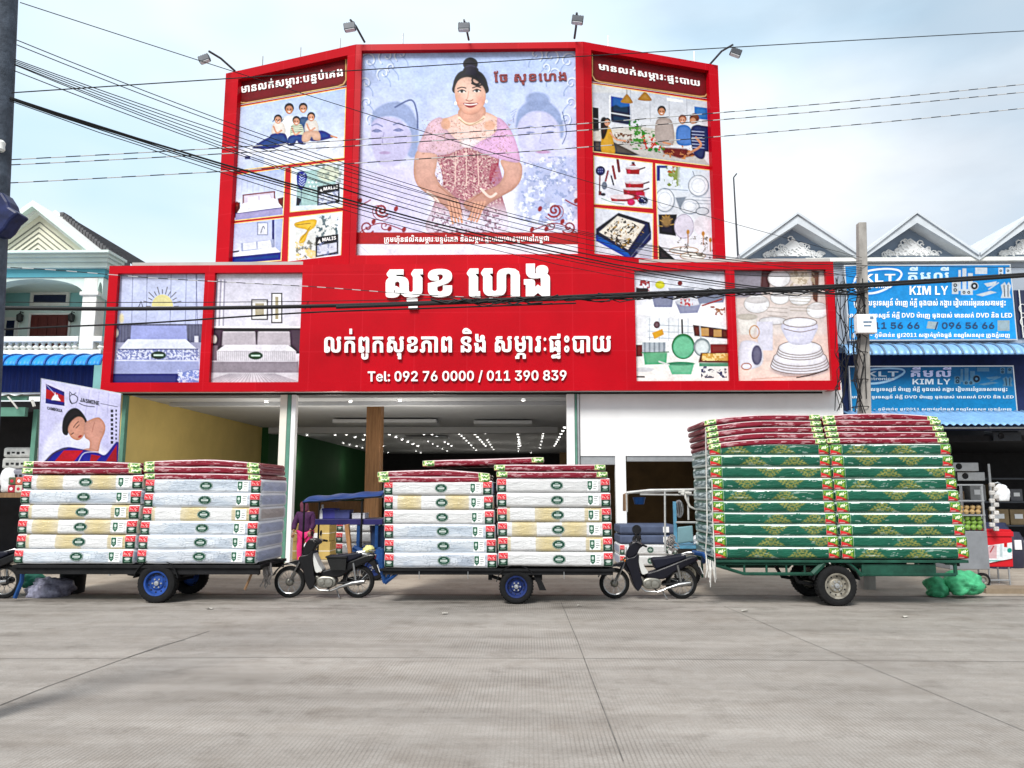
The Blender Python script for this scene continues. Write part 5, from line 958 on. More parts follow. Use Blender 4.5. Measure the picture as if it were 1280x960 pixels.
def paint_fab_a(p):
    p.rect(355, 195, 440, 272, '#dfe9f6'); p.poly([(371, 215), (402, 211), (420, 222), (418, 252), (400, 256), (371, 257)], '#a6c8c6', 1.5, .9)
    p.ell(411, 217, 14, 10, '#d7ddc8', 3, .9); p.speck(394, 205, 428, 232, '#8b9a94', 5, .6, 7, .7)
    p.poly([(371.5, 217), (378, 214), (384, 220), (381, 231), (376, 238), (371.5, 230)], '#3353a8', 1, 1, True)
    for k in range(5): p.line([(377, 233-k*3.4), (373.5+k*.3, 229-k*3)], .7, '#cfdcf4'); p.line([(377, 233-k*3.4), (381, 229-k*3)], .7, '#cfdcf4')
    p.line([(377, 236), (376, 256)], .8, '#5a6f8c'); p.poly([(371, 246), (377, 249), (374, 257), (370, 257)], '#2e3c55', 1)
    for k in range(9): p.ell(386+4*(k % 3)+k*.6, 228+5*(k//3), 1.3, 1.1, '#eef4f4', .6, .9)
    label_box(p, 396.5, 233, 28, 24, 4)
pic(PL, 'fabric_picture', qc, framed(paint_fab_a, qc), pl_)
lettering_on(PL, 'malis', ((404.5, 234.3), (422.5, 231.6), (422.5, 235.6), (404.5, 238.2)), pl_, M_LETTER, 'label_lettering', .003)
qd = ((361.2, 271.5), (429, 263.5), (426.6, 323.5), (359.6, 330.2))
def paint_fab_b(p):
    p.rect(352, 258, 436, 335, '#e6eef6'); p.poly([(369, 278), (420, 272), (420, 290), (408, 318), (369, 320)], '#dfe3e2', 1)
    p.poly([(370, 278), (394, 274), (394, 283), (386, 290), (381, 302), (374, 304), (376, 296), (384, 288), (370, 284)], '#e2bf4e', 1, 1, True); p.line([(371, 281), (388, 279)], 1, '#a07f24'); p.line([(376, 300), (388, 283)], .8, '#a07f24')
    p.speck(394, 270, 422, 294, '#6f7f86', 4, .56, 3, .9); p.speck(369, 302, 396, 322, '#8e8f86', 3.4, .56, 6, .9); p.speck(369, 302, 396, 322, '#e9d28b', 5, .6, 2, .8)
    label_box(p, 394.5, 296.5, 28.5, 25, 4)
pic(PL, 'fabric_picture', qd, framed(paint_fab_b, qd), pl_)
lettering_on(PL, 'malis', ((403, 297.6), (420, 295), (420, 299.4), (403, 302)), pl_, M_LETTER, 'label_lettering', .003)

# --- folded panel with kitchen pictures
qk = ((738.9, 104), (886.5, 126.5), (889, 208), (741, 190))
def paint_kitchen(p):
    p.rect(735, 95, 895, 215, grad('#c8cdd8', '#e2e4ea', 105, 160)); p.rect(735, 98, 895, 116, '#dfe0e0', 3, .8)
    for x in (788, 812, 836, 858): p.line([(x, 112), (x+1, 152)], .8, '#a9adb8', .7)
    p.poly([(763, 120), (787, 124), (788, 156), (764, 152)], '#2f69ad'); p.poly([(763, 134), (770, 131), (776, 134), (787, 133), (788, 156), (764, 152)], '#1c3f5c', 2); p.line([(763, 141), (788, 145)], 1.4, '#e6e8ec'); p.rect(761.5, 119, 763.5, 154, '#eff0f2')
    p.poly([(868, 133), (884, 135), (885, 150), (868, 148)], '#3f7fc0'); p.poly([(870, 156), (886, 158), (886, 190), (872, 188)], '#20416e')
    p.poly([(741, 134), (748, 135), (749, 180), (741.5, 178)], '#1e2028'); p.line([(742, 148), (748, 149)], 1, '#c9ccd2')
    for x, y, r in ((783.5, 124, 7), (806, 121, 8)): p.poly([(x-r, y+4), (x-r*.7, y-1), (x-1, y-6), (x+1, y-6), (x+r*.7, y-1), (x+r, y+5)], '#b58a44', .7, 1, True); p.line([(x, y-6), (x, y-14)], .7, '#8a7a5a')
    p.poly([(833, 122), (853, 125), (854, 128), (834, 126)], '#f6f6f2')
    p.poly([(741, 164), (800, 158), (870, 170), (870, 180), (741, 182)], '#d4d0c9', 2)
    p.poly([(760, 176), (778, 172), (812, 184), (878, 196), (890, 210), (800, 198), (775, 190)], '#c7c3c0', 1); p.poly([(741, 176), (766, 177), (800, 194), (772, 195), (741, 191)], '#5e5650', 1.5)
    p.poly([(826, 184), (858, 186), (872, 194), (850, 198), (830, 192)], '#7a2b22', 2)
    p.speck(788, 166, 830, 186, '#4f8a3a', 4, .5, 3, .95, .1); p.speck(800, 172, 826, 186, '#c9522a', 3.2, .56, 5, .95, .1); p.speck(768, 168, 790, 180, '#7a5a34', 3, .55, 7, .9); p.speck(786, 150, 802, 168, '#5f9448', 3.4, .5, 2, .95)
    p.speck(828, 184, 868, 196, '#c98a5a', 3, .58, 9, .9)
    # girl, father, mother, boy
    p.poly([(754, 160), (763, 160), (767, 178), (768, 192), (752, 190)], '#d7a83c', 1, 1, True); p.poly([(751, 150), (757, 147), (760, 158), (756, 172), (752, 172)], '#4a2c1c', 1, 1, True); head_(p, 759, 153, 4.6, '#4f2f1d', '#d9a58a', False); p.line([(763, 166), (770, 174), (782, 176)], 2, '#dca88c', 1, True)
    p.poly([(820, 152), (830, 147), (840, 152), (843, 176), (834, 183), (820, 176)], '#b8aba6', 1, 1, True); head_(p, 827, 139, 5.6, '#35241c', '#cf9778'); p.line([(822, 160), (828, 178), (836, 180)], 2.6, '#b8aba6', 1, True); p.line([(829, 178), (838, 180)], 2, '#cf9778')
    p.poly([(846, 160), (856, 156), (864, 162), (866, 180), (847, 180)], '#5a86c8', 1, 1, True); head_(p, 853, 150, 5.4, '#a5714a', '#dca78d')
    p.poly([(864, 160), (874, 156), (880, 164), (881, 196), (870, 196), (864, 180)], '#33406e', 1, 1, True)
    for k in range(6): p.line([(865, 164+k*4), (880, 165+k*4)], .9, '#b9c4de')
    p.ell(868, 148, 6, 6.4, '#7a4a2c'); p.ell(866, 151, 4, 4, '#d09a7c', 1); p.line([(870, 172), (876, 182), (860, 192)], 2.8, '#cf9778', 1, True)
pic(PR, 'kitchen_picture', qk, framed(paint_kitchen, qk), pr_)
qp = ((741.7, 194), (816, 203.4), (816, 261), (742.5, 255.5))
def pot(p, x, y, w, h, c='#a81538', lid=True, handle=1):
    p.poly([(x-w/2, y), (x+w/2, y+1), (x+w/2-1, y+h), (x-w/2+1.5, y+h-.5)], c, .8); p.ell(x, y+.3, w/2, 1.6, '#d8ccd2' if lid else '#5a0c20', .6)
    p.line([(x+w/2, y+1.5), (x+w/2+6*handle, y-.5)], 1.8, '#7a0d28'); p.ell(x-w*.25, y+h*.5, 1.5, h*.35, '#d84868', 1.5, .8)
def paint_pots(p):
    p.rect(735, 188, 822, 265, '#eceef8')
    p.line([(750, 214), (749.5, 240)], 1.6, '#8a1230'); p.ell(750.5, 213.5, 6, 6, '#343a78', .8)
    for k in range(6): p.ell(748+2.4*(k % 3), 211.5+3*(k//3), .7, .7, '#9aa0d0', .4)
    p.rect(748.3, 239, 752, 244, '#8a1230'); p.ell(755.5, 232, 3.4, 5, '#8d93a4', 1); p.line([(757, 226), (760, 214)], 2.4, '#a0163a'); p.ell(754, 243, 3, 2, '#555b74')
    p.line([(766, 208), (769, 223)], 3, '#a0163a'); p.line([(772, 200), (774, 214)], 3.4, '#8f1232'); p.line([(764, 220), (767, 231)], 2, '#3c4266')
    pot(p, 791, 210, 18, 8); p.poly([(787, 207), (795, 207.5), (793, 204)], '#a81538'); p.rect(789.5, 202.5, 793, 205, '#5a1026')
    p.rect(781, 219, 806, 228, '#dfe1ec', 1.5, .8); pot(p, 793, 228, 24, 7); pot(p, 792, 236, 26, 14); p.poly([(795, 240), (806, 240), (806, 252), (797, 252)], '#c8265a', 1.5)
    pot(p, 777, 246, 28, 6, handle=.2); p.ell(777, 246, 15, 3, '#e9dde2'); p.ell(789, 253, 5, 4, '#d83a78', 1); p.ell(804, 251, 6, 5.4, '#2c3466', 1); p.speck(798, 245, 811, 257, '#c9cfe8', 2, .55, 3, .9)
    p.line([(752, 248), (766, 253), (780, 255)], 1, '#7aa08c', .8, True); p.ell(769, 238, 9, 5, '#e4e6f0', 1.5)
pic(PR, 'cookware_picture', qp, framed(paint_pots, qp), pr_)
qt = ((742.6, 259), (816.7, 266.6), (816.7, 325.5), (742.6, 320.8))
def paint_cutlery(p):
    p.rect(735, 250, 825, 330, '#e4e8f2')
    p.poly([(773, 266), (812, 278), (814, 290), (788, 322), (745, 299), (745, 286)], '#24345e', 1); p.poly([(745, 293), (785, 316), (789, 322), (788, 325), (745, 301)], '#1d62b8', 1); p.poly([(788, 322), (814, 290), (814, 299), (790, 325)], '#2a3c6e', 1)
    p.poly([(772, 270), (806, 281), (785, 312), (749, 290)], '#e6e2d8', 1); p.speck(750, 270, 806, 312, '#5f5444', 3.4, .54, 4, .95, .08, lambda x, y: (np.abs((x-778)/29)+np.abs((y-290)/21) < 1).astype(float)); p.speck(750, 270, 806, 312, '#b99a5c', 3, .62, 14, .9, .08, lambda x, y: (np.abs((x-778)/29)+np.abs((y-290)/21) < 1).astype(float))
    for k in range(8): p.line([(757+k*4.4, 287+k*1.5), (767+k*4.4, 277+k*1.4)], 1.2, '#f6f2e6', .9)
    p.poly([(796, 312), (815, 306), (815, 325), (800, 325)], '#b9bfd0', 4, .7)
pic(PR, 'cutlery_picture', qt, framed(paint_cutlery, qt), pr_)
ql = ((819, 204), (888.2, 212.4), (892.6, 325.6), (822.6, 325.6))
def plate(p, x, y, rx, ry, c='#e9edf4', rim='#7d8894'):
    p.ell(x+1, y+1.5, rx, ry, '#a9b3c4', 1.5, .6); p.ell(x, y, rx, ry, c, .8); p.ring(x, y, rx, ry, .8, rim, .9); p.ring(x, y, rx*.68, ry*.68, .6, '#aab4c2', .7)
def paint_plates(p):
    p.rect(810, 195, 900, 330, grad('#dfe7f0', '#e8e8ee', 210, 320)); p.rect(821, 207, 834, 210, '#1d5f94'); p.rect(821, 207, 825, 226, '#1d5f94')
    p.speck(830, 208, 850, 232, '#8a9a3c', 4, .5, 3, .9); p.speck(834, 206, 848, 216, '#b5703c', 3.4, .54, 8, .9); p.rect(848, 210, 868, 240, '#dde6f4', 4, .8); p.line([(866, 214), (868, 222), (864, 226)], .8, '#6a7688', .9, True)
    plate(p, 873, 232, 12.5, 13); plate(p, 831, 250, 12, 14.5); plate(p, 862, 258, 12, 9); p.poly([(844, 247), (858, 246), (850, 262)], '#8e98a6', 2); p.ell(878, 264, 8, 4.6, '#dfe4ec'); p.ring(878, 264, 8, 4.6, .8, '#707c8a')
    for k in range(3): p.line([(866, 246+k*4), (888, 247+k*4)], .7, '#8e9aac', .8)
    p.line([(828, 236), (860, 238)], .8, '#9aa6b8'); p.poly([(823, 268), (846, 268), (845, 295), (824, 292)], '#2b2636', 1)
    for k in range(7): p.line([(833+5*math.cos(3.3+k*.45), 285+14*math.sin(3.3+k*.45)), (833+10*math.cos(3.3+k*.45), 285+17*math.sin(3.3+k*.45))], 1, '#c9a766')
    p.ell(833, 276, 6, 7, '#b08f58', 3, .8); p.ell(855, 283, 12, 15, '#ddd8e6', 1.5); p.ring(855, 283, 12, 15, .8, '#aea8bc'); p.ell(878, 282, 11, 12, '#e6e2ea', 2)
    for x, y in ((860, 290), (879, 292), (888, 300)): p.line([(x, y), (x, y+14)], 1.2, '#b98a4a'); p.ell(x, y, 2, 3, '#c79a58')
    p.poly([(823, 306), (846, 326), (823, 326)], '#3a3034', 1); p.ell(855, 313, 18, 4.5, '#efeff0'); p.ring(855, 313, 18, 4.5, .8, '#b58f5a'); p.ell(866, 320, 16, 4.6, '#f2f0ea'); p.ring(866, 320, 16, 4.6, .8, '#b58f5a'); p.speck(846, 296, 892, 324, '#6f6254', 3, .64, 5, .8)
pic(PR, 'crockery_picture', ql, framed(paint_plates, ql), pr_)

# --- four pictures on the long sign
def fpic(key, name, painter): pic(PF, name, PICS[key], painter, sign, d=-.113, grow=4)
def paint_blue_bed(p):
    p.rect(130, 338, 262, 484, grad('#cfd6f0', '#c3c9ea', 345, 420))
    for x in (150, 166, 184, 214, 233, 246): p.line([(x, 342), (x-1.5, 408)], .8, '#6f7597', .7)
    p.line([(152, 342), (150, 408)], 1, '#545a80', .6); p.line([(245, 342), (247, 408)], 1, '#545a80', .6)
    for k in range(13):
        a = math.pi+k*math.pi/12; p.line([(203+15*math.cos(a), 383+16*math.sin(a)), (203+(20+k % 2*4)*math.cos(a), 383+(21+k % 2*4)*math.sin(a))], 1.1, '#7d7c80')
    p.poly([(203+13.5*math.cos(math.pi+k*math.pi/14), 383+15*math.sin(math.pi+k*math.pi/14)) for k in range(15)], '#ded7a4', .8)
    p.rect(130, 405, 262, 440, '#5f6079', 1, .9)
    for k in range(30): p.line([(140+k*4, 406), (139.6+k*4, 436)], .8, '#43435a', .6)
    p.ell(144, 416, 4, 6, '#f0ecdc', 1.5); p.ell(152, 398, 3, 6, '#e6dcae', 2, .8); p.rect(139, 428, 160, 450, '#a9abc6'); p.rect(238, 428, 256, 448, '#a9abc6'); p.rect(243, 420, 248, 428, '#d8dae6')
    p.poly([(164, 407), (233, 407), (234, 427), (163, 427)], '#a4abdc', 1); p.poly([(160, 424), (232, 424), (247, 437), (148, 437)], '#e2e6f6')
    p.poly([(147, 437), (248, 437), (248, 451), (146, 451)], '#8f96c2'); p.speck(146, 437, 249, 451, '#dfe3f6', 1.6, .5, 3, .9)
    p.line([(148, 436.5), (247, 436.5)], 1.2, '#4a4f86'); p.poly([(140, 449), (248, 450), (249, 467), (138, 467)], '#a7aed6'); p.poly([(138, 467), (250, 467), (250, 480), (138, 480)], '#3a3f7e'); p.line([(140, 450.5), (248, 451)], 1.2, '#dfe2f4')
    p.ell(198, 444, 9.5, 5, '#10603e', .8); p.rect(192, 443, 204, 445, '#dfeee6', .6, .9); p.ell(246, 474, 24, 12, '#8c9ad2', 1); p.speck(222, 462, 252, 480, '#dfe4f8', 2.6, .5, 6, .8)
fpic('blue_bed', 'bed_picture', paint_blue_bed)
def paint_grey_bed(p):
    p.rect(255, 336, 385, 484, grad('#d6d4e4', '#e4e2ec', 345, 408)); p.rect(258, 338, 384, 348, '#e9e9f0', 2, .8)
    for k in range(6): p.line([(269+k*2.4, 350), (266+k*2.6, 408)], 1.2, '#8d8ba0' if k % 2 else '#f0eff6', .8)
    for x0, y0, x1, y1 in ((314, 374, 335, 400), (339, 366, 353, 404)):
        p.rect(x0, y0, x1, y1, '#3f3138', .6); p.rect(x0+1.6, y0+1.6, x1-1.6, y1-1.6, '#f1eff0', .6); p.rect(x0+5, y0+5, x1-5, y1-5, '#b9b09a', .8)
    p.rect(255, 409, 384, 442, '#554353', 1); p.rect(258, 407.5, 384, 410, '#f2f0f6', .6); p.rect(264, 432, 272, 452, '#8b7a86', 1); p.ell(268, 424, 3, 5, '#efeae2', 1)
    for x0, x1 in ((277.5, 320), (321.5, 363)): p.poly([(x0+1, 415), (x1-1, 415), (x1, 432), (x0, 432)], '#c4bcc4', 1.5); p.line([(x0+2, 415), (x1-2, 415)], 1, '#e6e0e6')
    p.poly([(281, 431), (360, 431), (370, 439), (271, 439)], '#ece9f0'); p.poly([(271, 439), (370, 439), (370, 451), (271, 451)], '#cdc8d0')
    for k in range(40): p.line([(272+k*2.5, 440), (272+k*2.5, 450)], .7, '#eeebf2', .8)
    p.poly([(264, 451), (373, 451), (374, 466), (262, 466)], '#9d949e', 1); p.line([(265, 451.5), (372, 451.5)], 1, '#e2dee6'); p.rect(258, 466, 380, 484, '#d9d5dc')
    for k in range(26): p.line([(316+(k-13)*2.2, 467), (316+(k-13)*5.4, 480)], .9, '#aaa2ac', .8)
    p.ell(319.5, 444.5, 9, 5, '#0d6a44', .8); p.rect(314, 443.6, 325, 445.4, '#dfeee6', .6, .9)
fpic('grey_bed', 'bed_picture', paint_grey_bed)
def paint_cookware(p):
    p.rect(785, 330, 920, 484, grad('#d5d9e6', '#f1f1f5', 340, 400)); p.poly([(793, 382), (910, 378), (912, 402), (793, 398)], '#f4f4f7', 2)
    p.ell(825, 356, 6, 5, '#d5d24a', 1); p.speck(795, 350, 812, 364, '#9c3a3e', 3, .5, 3, .9); p.ell(850, 354, 3, 3, '#8a2a2a'); p.poly([(835, 360), (868, 360), (866, 366), (838, 366)], '#a9adba', 1); p.rect(795, 360, 810, 366, '#4c3a3c')
    p.poly([(815, 370), (842, 370), (840, 384), (818, 384)], '#8d91aa', 1); p.poly([(844, 377), (878, 376), (872, 391), (850, 392)], '#9a9db6', 1); p.ell(861, 378, 16, 4.5, '#dfe0ea'); p.speck(850, 373, 866, 383, '#c23a3c', 2.6, .5, 5, .95); p.poly([(870, 368), (908, 366), (904, 378), (874, 380)], '#8a90a6', 1.5); p.line([(878, 382), (902, 374)], 2, '#a5564a')
    p.speck(888, 383, 906, 394, '#a5704c', 3.4, .52, 2, .9); p.poly([(795, 393), (840, 397), (910, 410), (910, 420), (795, 420)], '#e9eaef', 1.5); p.poly([(808, 397), (912, 408), (912, 422), (812, 424)], '#e9ecf0', 1)
    for k in range(5): p.line([(812+k*12, 398), (812+k*12, 428)], .7, '#9ea6b4', .8)
    for k in range(3): p.line([(810, 406+k*8), (866, 408+k*8)], .7, '#9ea6b4', .8)
    p.ell(821, 406, 4, 4.5, '#7d6a70'); p.poly([(866, 406), (910, 412), (912, 424), (868, 420)], '#6b3a28', 1); p.rect(876, 410, 886, 420, '#c9a06a'); p.rect(892, 412, 902, 421, '#c9a06a'); p.poly([(815, 416), (828, 411), (830, 418), (818, 424)], '#d5a63c', 1)
    p.rect(793, 426, 914, 446, '#eef0f0', 1); p.rect(888, 430, 910, 442, '#8f3a34', 1); p.rect(795, 431, 803, 446, '#7d3c38', 1); p.poly([(793, 446), (914, 442), (914, 480), (793, 480)], '#f1efec', 1)
    p.rect(803, 428, 832, 441, '#bcc4cc', 1)
    for k in range(5): p.rect(805+k*6, 428, 807+k*6, 441, '#8b949e', 1, .8)
    p.poly([(804, 441), (834, 441), (833, 455), (806, 456)], '#6fb28c', 1); p.line([(802, 441), (836, 440)], 1.2, '#4f8a68')
    p.line([(852.5, 400), (853, 416)], 2.2, '#5a4640'); p.ell(854, 433, 14.5, 16, '#3f8a66', .8); p.ell(854, 434, 12.5, 13.5, '#7cc4a0', 2); p.line([(875, 408), (876, 424)], 2, '#b9bec4'); p.ell(877.5, 434, 10.5, 11.5, '#9aa4a8', .8); p.ell(877.5, 434.5, 8.4, 9.2, '#dbe2e4', 1)
    p.poly([(876, 441), (912, 441), (912, 454), (873, 453)], '#7c5a3a', 1); p.poly([(878, 442), (911, 442), (911, 451), (877, 450)], '#d5a95c', 1); p.speck(878, 442, 911, 451, '#f0d9a0', 2.6, .5, 3, .9); p.rect(874, 453.5, 913, 458, '#6e9c84', 1)
    p.poly([(834, 454), (868, 454), (864, 468), (840, 468)], '#7cc09e', 1); p.ell(851, 454.5, 17, 2.4, '#5a9478', .8); p.line([(836, 456), (824, 452)], 2, '#d9dcda'); p.speck(876, 458, 908, 472, '#5a5a74', 3, .58, 9, .9); p.ell(805, 462, 12, 3, '#d8d8dc', 1); p.rect(794, 470, 806, 472, '#4a3a3a')
fpic('cookware', 'cookware_picture', paint_cookware)
def paint_crockery(p):
    p.rect(912, 330, 1050, 484, grad('#cfc6c4', '#f0d9d0', 340, 460)); p.rect(914, 334, 952, 372, '#8e8a98', 3, .9); p.poly([(952, 336), (966, 336), (962, 360), (950, 366)], '#5e3f42', 2); p.poly([(1014, 336), (1024, 340), (1022, 380), (1016, 374)], '#7a5a4e', 2)
    p.rect(914, 382, 1044, 418, '#dcd4d2', 6, .8); p.ell(974, 348, 14, 11, '#e9e7ea'); p.ring(974, 348, 14, 11, .8, '#a79f9e'); p.ell(1000, 346, 12, 10, '#ddd2c4', 2); p.speck(988, 336, 1018, 366, '#b5a590', 4, .56, 4, .8)
    for x, y, rx in ((946, 380, 16), (975, 372, 12), (1000, 372, 14), (1022, 388, 14)):
        p.ell(x, y, rx, rx*.72, '#ecebee'); p.ring(x, y, rx, rx*.72, .8, '#b5ada8'); p.ell(x, y-rx*.3, rx*.9, rx*.26, '#d9d5d6', 1)
    for k in range(7): p.line([(988, 364+k*4), (1012, 365+k*4)], .8, '#a99f90', .8)
    for k in range(5): p.line([(958+k, 384+k*5), (984, 386+k*5)], .8, '#a99f98', .8)
    p.poly([(922, 396), (946, 396), (942, 418), (926, 418)], '#e6e2de', 1); p.ell(934, 396, 13, 4, '#cfc8bf', 1); p.ell(966, 401, 17, 5, '#e4e2e6'); p.ring(966, 401, 17, 5, .7, '#a79f9e')
    p.poly([(946, 402), (966, 402), (966, 438), (948, 438)], '#dcdae8', 1.5); p.ring(943, 415, 6, 8, 1.2, '#c79a6c')
    p.ell(1000, 461, 37, 10.5, '#b9acb0', 2, .7)
    for k in range(4):
        y = 457-k*3.2; p.ell(1000, y, 37-k*1.2, 10.5, '#eceaf2', .8); p.ring(1000, y, 37-k*1.2, 10.5, .9, '#8c7c78')
    for k in range(3):
        y = 441-k*3; p.ell(1000, y, 29-k, 9, '#efeef5', .8); p.ring(1000, y, 29-k, 9, .9, '#8c7c78')
    p.poly([(979, 404), (1020, 404), (1018, 420), (1010, 430), (990, 430), (981, 420)], '#dbdaec', 1, 1, True); p.ell(1000, 403, 21, 6, '#f1f0f6'); p.ring(1000, 403, 21, 6, .9, '#8f7f78'); p.line([(980, 411), (1000, 415), (1020, 411)], .9, '#8f7f78', 1, True)
    p.poly([(926, 428), (950, 430), (952, 456), (926, 460)], '#e6e4f0', 2, 1, True); p.ell(946, 444, 6.6, 12.5, '#77748c', 1); p.ring(933, 458, 6, 4, 1.2, '#b9814c')
    p.line([(996, 472), (1016, 468), (1034, 462)], 1.6, '#6b4636', 1, True); p.line([(940, 474), (1000, 470)], 1, '#c99a86', .6)
fpic('crockery', 'crockery_picture', paint_crockery)
# ================================================================ pale teal house beside the shop
M_TEALW = mat('pale_mint_render', (.60, .72, .68), .7, var=.10, scale=1.2)
M_TEAL = mat('teal_render', (.26, .55, .56), .75, var=.10, scale=1.0)
M_TEALD = mat('deep_teal_paint', (.10, .36, .44), .7, var=.1, scale=1)
M_IVORY = mat('ivory_boards', (.68, .66, .53), .7, var=.08, scale=2)
M_WHITEW = mat('weathered_white', (.72, .73, .70), .7, var=.14, scale=2.5)
M_ROOFT = mat('dark_roof_tile', (.10, .10, .105), .8, var=.35, scale=12)
M_DOORR = mat('red_brown_door', (.11, .025, .02), .55, var=.25, scale=3, stretch=(6, 1, .6))
M_NAVYG = mat('dark_window_glass', (.01, .015, .05), .12, var=.1)
M_BLUEAWN = mat('bright_blue_sheet', (.02, .25, .66), .4, var=.10, scale=2)
M_NAVY = mat('navy_corrugated_sheet', (.008, .025, .17), .5, var=.25, scale=2, stretch=(3, 3, .5))
YH = 19.0
house = thing('teal_house', 'pale teal two storey house with ivory gable, arched balcony and red brown doors', 'house', (ax(50, 440, YH), YH, 0))
hx1 = ax(133, 340, YH); hx0 = -22.0
def H(x, y, Y=YH): p = at(x, y, Y); return (p.x, p.z)
# gable front with chevron boards
apx, bl, br = H(42, 254), H(-50, 321), H(124, 321)
def chev(k): return [(apx[0]+(bl[0]-apx[0])*k, bl[1]), (apx[0], bl[1]+(apx[1]-bl[1])*k), (apx[0]+(br[0]-apx[0])*k, bl[1])]
MB().prism([(p[0], p[1]) for p in chev(.86)], YH+.32, YH+.5).build('gable_wall', M_IVORY, house)
gb = MB()
for k in (.72, .62, .52, .42, .32, .22, .12):
    a, b, c = chev(k)
    for p, q in ((a, b), (c, b)):
        d = Vector((q[0]-p[0], q[1]-p[1])).normalized(); n = Vector((-d.y, d.x))*.012
        gb.hexa([(p[0]+n.x, YH+.300, p[1]+n.y), (q[0]+n.x, YH+.300, q[1]+n.y), (q[0]-n.x, YH+.300, q[1]-n.y), (p[0]-n.x, YH+.300, p[1]-n.y)],
                [(p[0]+n.x, YH+.318, p[1]+n.y), (q[0]+n.x, YH+.318, q[1]+n.y), (q[0]-n.x, YH+.318, q[1]-n.y), (p[0]-n.x, YH+.318, p[1]-n.y)])
gb.build('board_groove', mat('shadow_line_grey', (.16, .16, .14), .8, var=.1), house)
for k0, k1, y0, m_ in ((.86, .93, YH+.12, M_WHITEW), (.93, 1.0, YH-.05, M_TEALW)):
    o, i = chev(k1), chev(k0); g = MB()
    g.prism([o[0], o[1], i[1], i[0]], y0, YH+.55); g.prism([o[2], i[2], i[1], o[1]], y0, YH+.55); g.build('barge_board', m_, house)
rf = MB(); o = chev(1.0); t = .07
rf.prism([o[0], (o[1][0], o[1][1]), (o[1][0], o[1][1]+t), (o[0][0]-t, o[0][1])], YH-.045, YH+1.2); rf.prism([(o[1][0], o[1][1]), o[2], (o[2][0]+t, o[2][1]), (o[1][0], o[1][1]+t)], YH-.045, YH+1.2)
rf.build('gable_roof', M_WHITEW, house)
# second gable behind, and the tiled slope falling away
Y2 = YH+1.25
a2, l2, r2 = H(72, 264, Y2), H(20, 309, Y2), H(128, 318, Y2)
g = MB(); w = .28
g.prism([l2, a2, (a2[0], a2[1]-w*1.2), (l2[0]+w, l2[1])], Y2-.1, Y2+.4); g.prism([a2, r2, (r2[0]-w*1.5, r2[1]), (a2[0], a2[1]-w*1.2)], Y2-.1, Y2+.4); g.build('barge_board', M_WHITEW, house)
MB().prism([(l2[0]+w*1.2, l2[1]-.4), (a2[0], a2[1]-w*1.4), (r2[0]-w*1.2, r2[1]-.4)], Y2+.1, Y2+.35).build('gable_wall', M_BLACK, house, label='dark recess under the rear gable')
rt = MB(); e1 = at(176, 338, Y2+1); top = at(90, 276, Y2+.6); lo = at(120, 318, Y2+.2)
rows = 14
for k in range(rows):
    f0, f1 = k/rows, (k+1)/rows; q = lambda f, b: (a2[0]+.1+(e1.x-a2[0])*f+b*.0, Y2+.42+b, a2[1]-.05+(e1.z-a2[1])*f)
    p0, p1 = q(f0, 0), q(f1, 0)
    rt.add([(p0[0], Y2+.3, p0[2]), (p1[0], Y2+.3, p1[2]+.05), (p1[0], Y2+6, p1[2]+.05), (p0[0], Y2+6, p0[2])], [(0, 1, 2, 3)])
    rt.add([(p1[0], Y2+.3, p1[2]+.05), (p1[0], Y2+.3, p1[2]), (p1[0], Y2+6, p1[2]), (p1[0], Y2+6, p1[2]+.05)], [(0, 1, 2, 3)])
rt.build('tiled_roof', M_ROOFT, house)
rt2 = MB()     # visible verge of tiles, stepping down
for k in range(22):
    f = k/22; x = a2[0]+.15+(e1.x-a2[0]-.1)*f; z = a2[1]-.06+(e1.z-a2[1])*f
    dz = (e1.z-a2[1])/22
    rt2.box(x, x+(e1.x-a2[0])/22*1.15, Y2-.12, Y2+.28, z+dz-.35*f-.06, z+dz*.2)
rt2.build('verge_tile', M_ROOFT, house)
# cornice, frieze, arch, columns, recessed wall
zc0, zc1, zf = az(336, YH, 60), az(319, YH, 60), az(346, YH, 60)
co = MB()
for z0, z1, o_ in ((0, .35, .10), (.36, .62, .2), (.63, .82, .3), (.83, 1, .42)):
    co.box(hx0, hx1+o_*.6, YH-o_, YH+.5, zc0+(zc1-zc0)*z0, zc0+(zc1-zc0)*z1)
co.build('cornice', M_TEALW, house)
MB().box(hx0, hx1-.05, YH+.02, YH+.5, zf, zc0-.002).build('frieze', M_TEALD, house)
YB = YH+1.6
zb = az(436, YH, 60); zsp = az(366, YH, 100)
def archwall(x0, x1, zs, crown, ztop, y0, y1, n=18):
    pts = [(x0, ztop), (x0, zs)]+[((x0+x1)/2+(x1-x0)/2*math.cos(math.pi-math.pi*k/n), zs+(crown-zs)*math.sin(math.pi*k/n)) for k in range(1, n)]+[(x1, zs), (x1, ztop)]
    m = MB()
    for i in range(1, len(pts)-2):
        (xa, za), (xb, zb_) = pts[i], pts[i+1]
        m.hexa([(xa, y0, za), (xb, y0, zb_), (xb, y0, ztop), (xa, y0, ztop)], [(xa, y1, za), (xb, y1, zb_), (xb, y1, ztop), (xa, y1, ztop)])
    return m
ca, cb2 = ax(100, 390, YH), ax(118, 390, YH)
archwall(ax(-20, 360, YH), ca, zsp, az(348, YH, 40), zf-.003, YH+.06, YH+.45).build('arch_wall', M_TEALW, house)
archwall(cb2, hx1-.1, az(372, YH, 130), az(352, YH, 130), zf-.003, YH+.06, YH+.45).build('arch_wall', M_TEALW, house)
pl2 = MB(); pl2.box(hx0, ax(-20, 360, YH), YH+.06, YH+.45, zb-.6, zf-.003); pl2.build('corner_pier', M_TEALW, house)
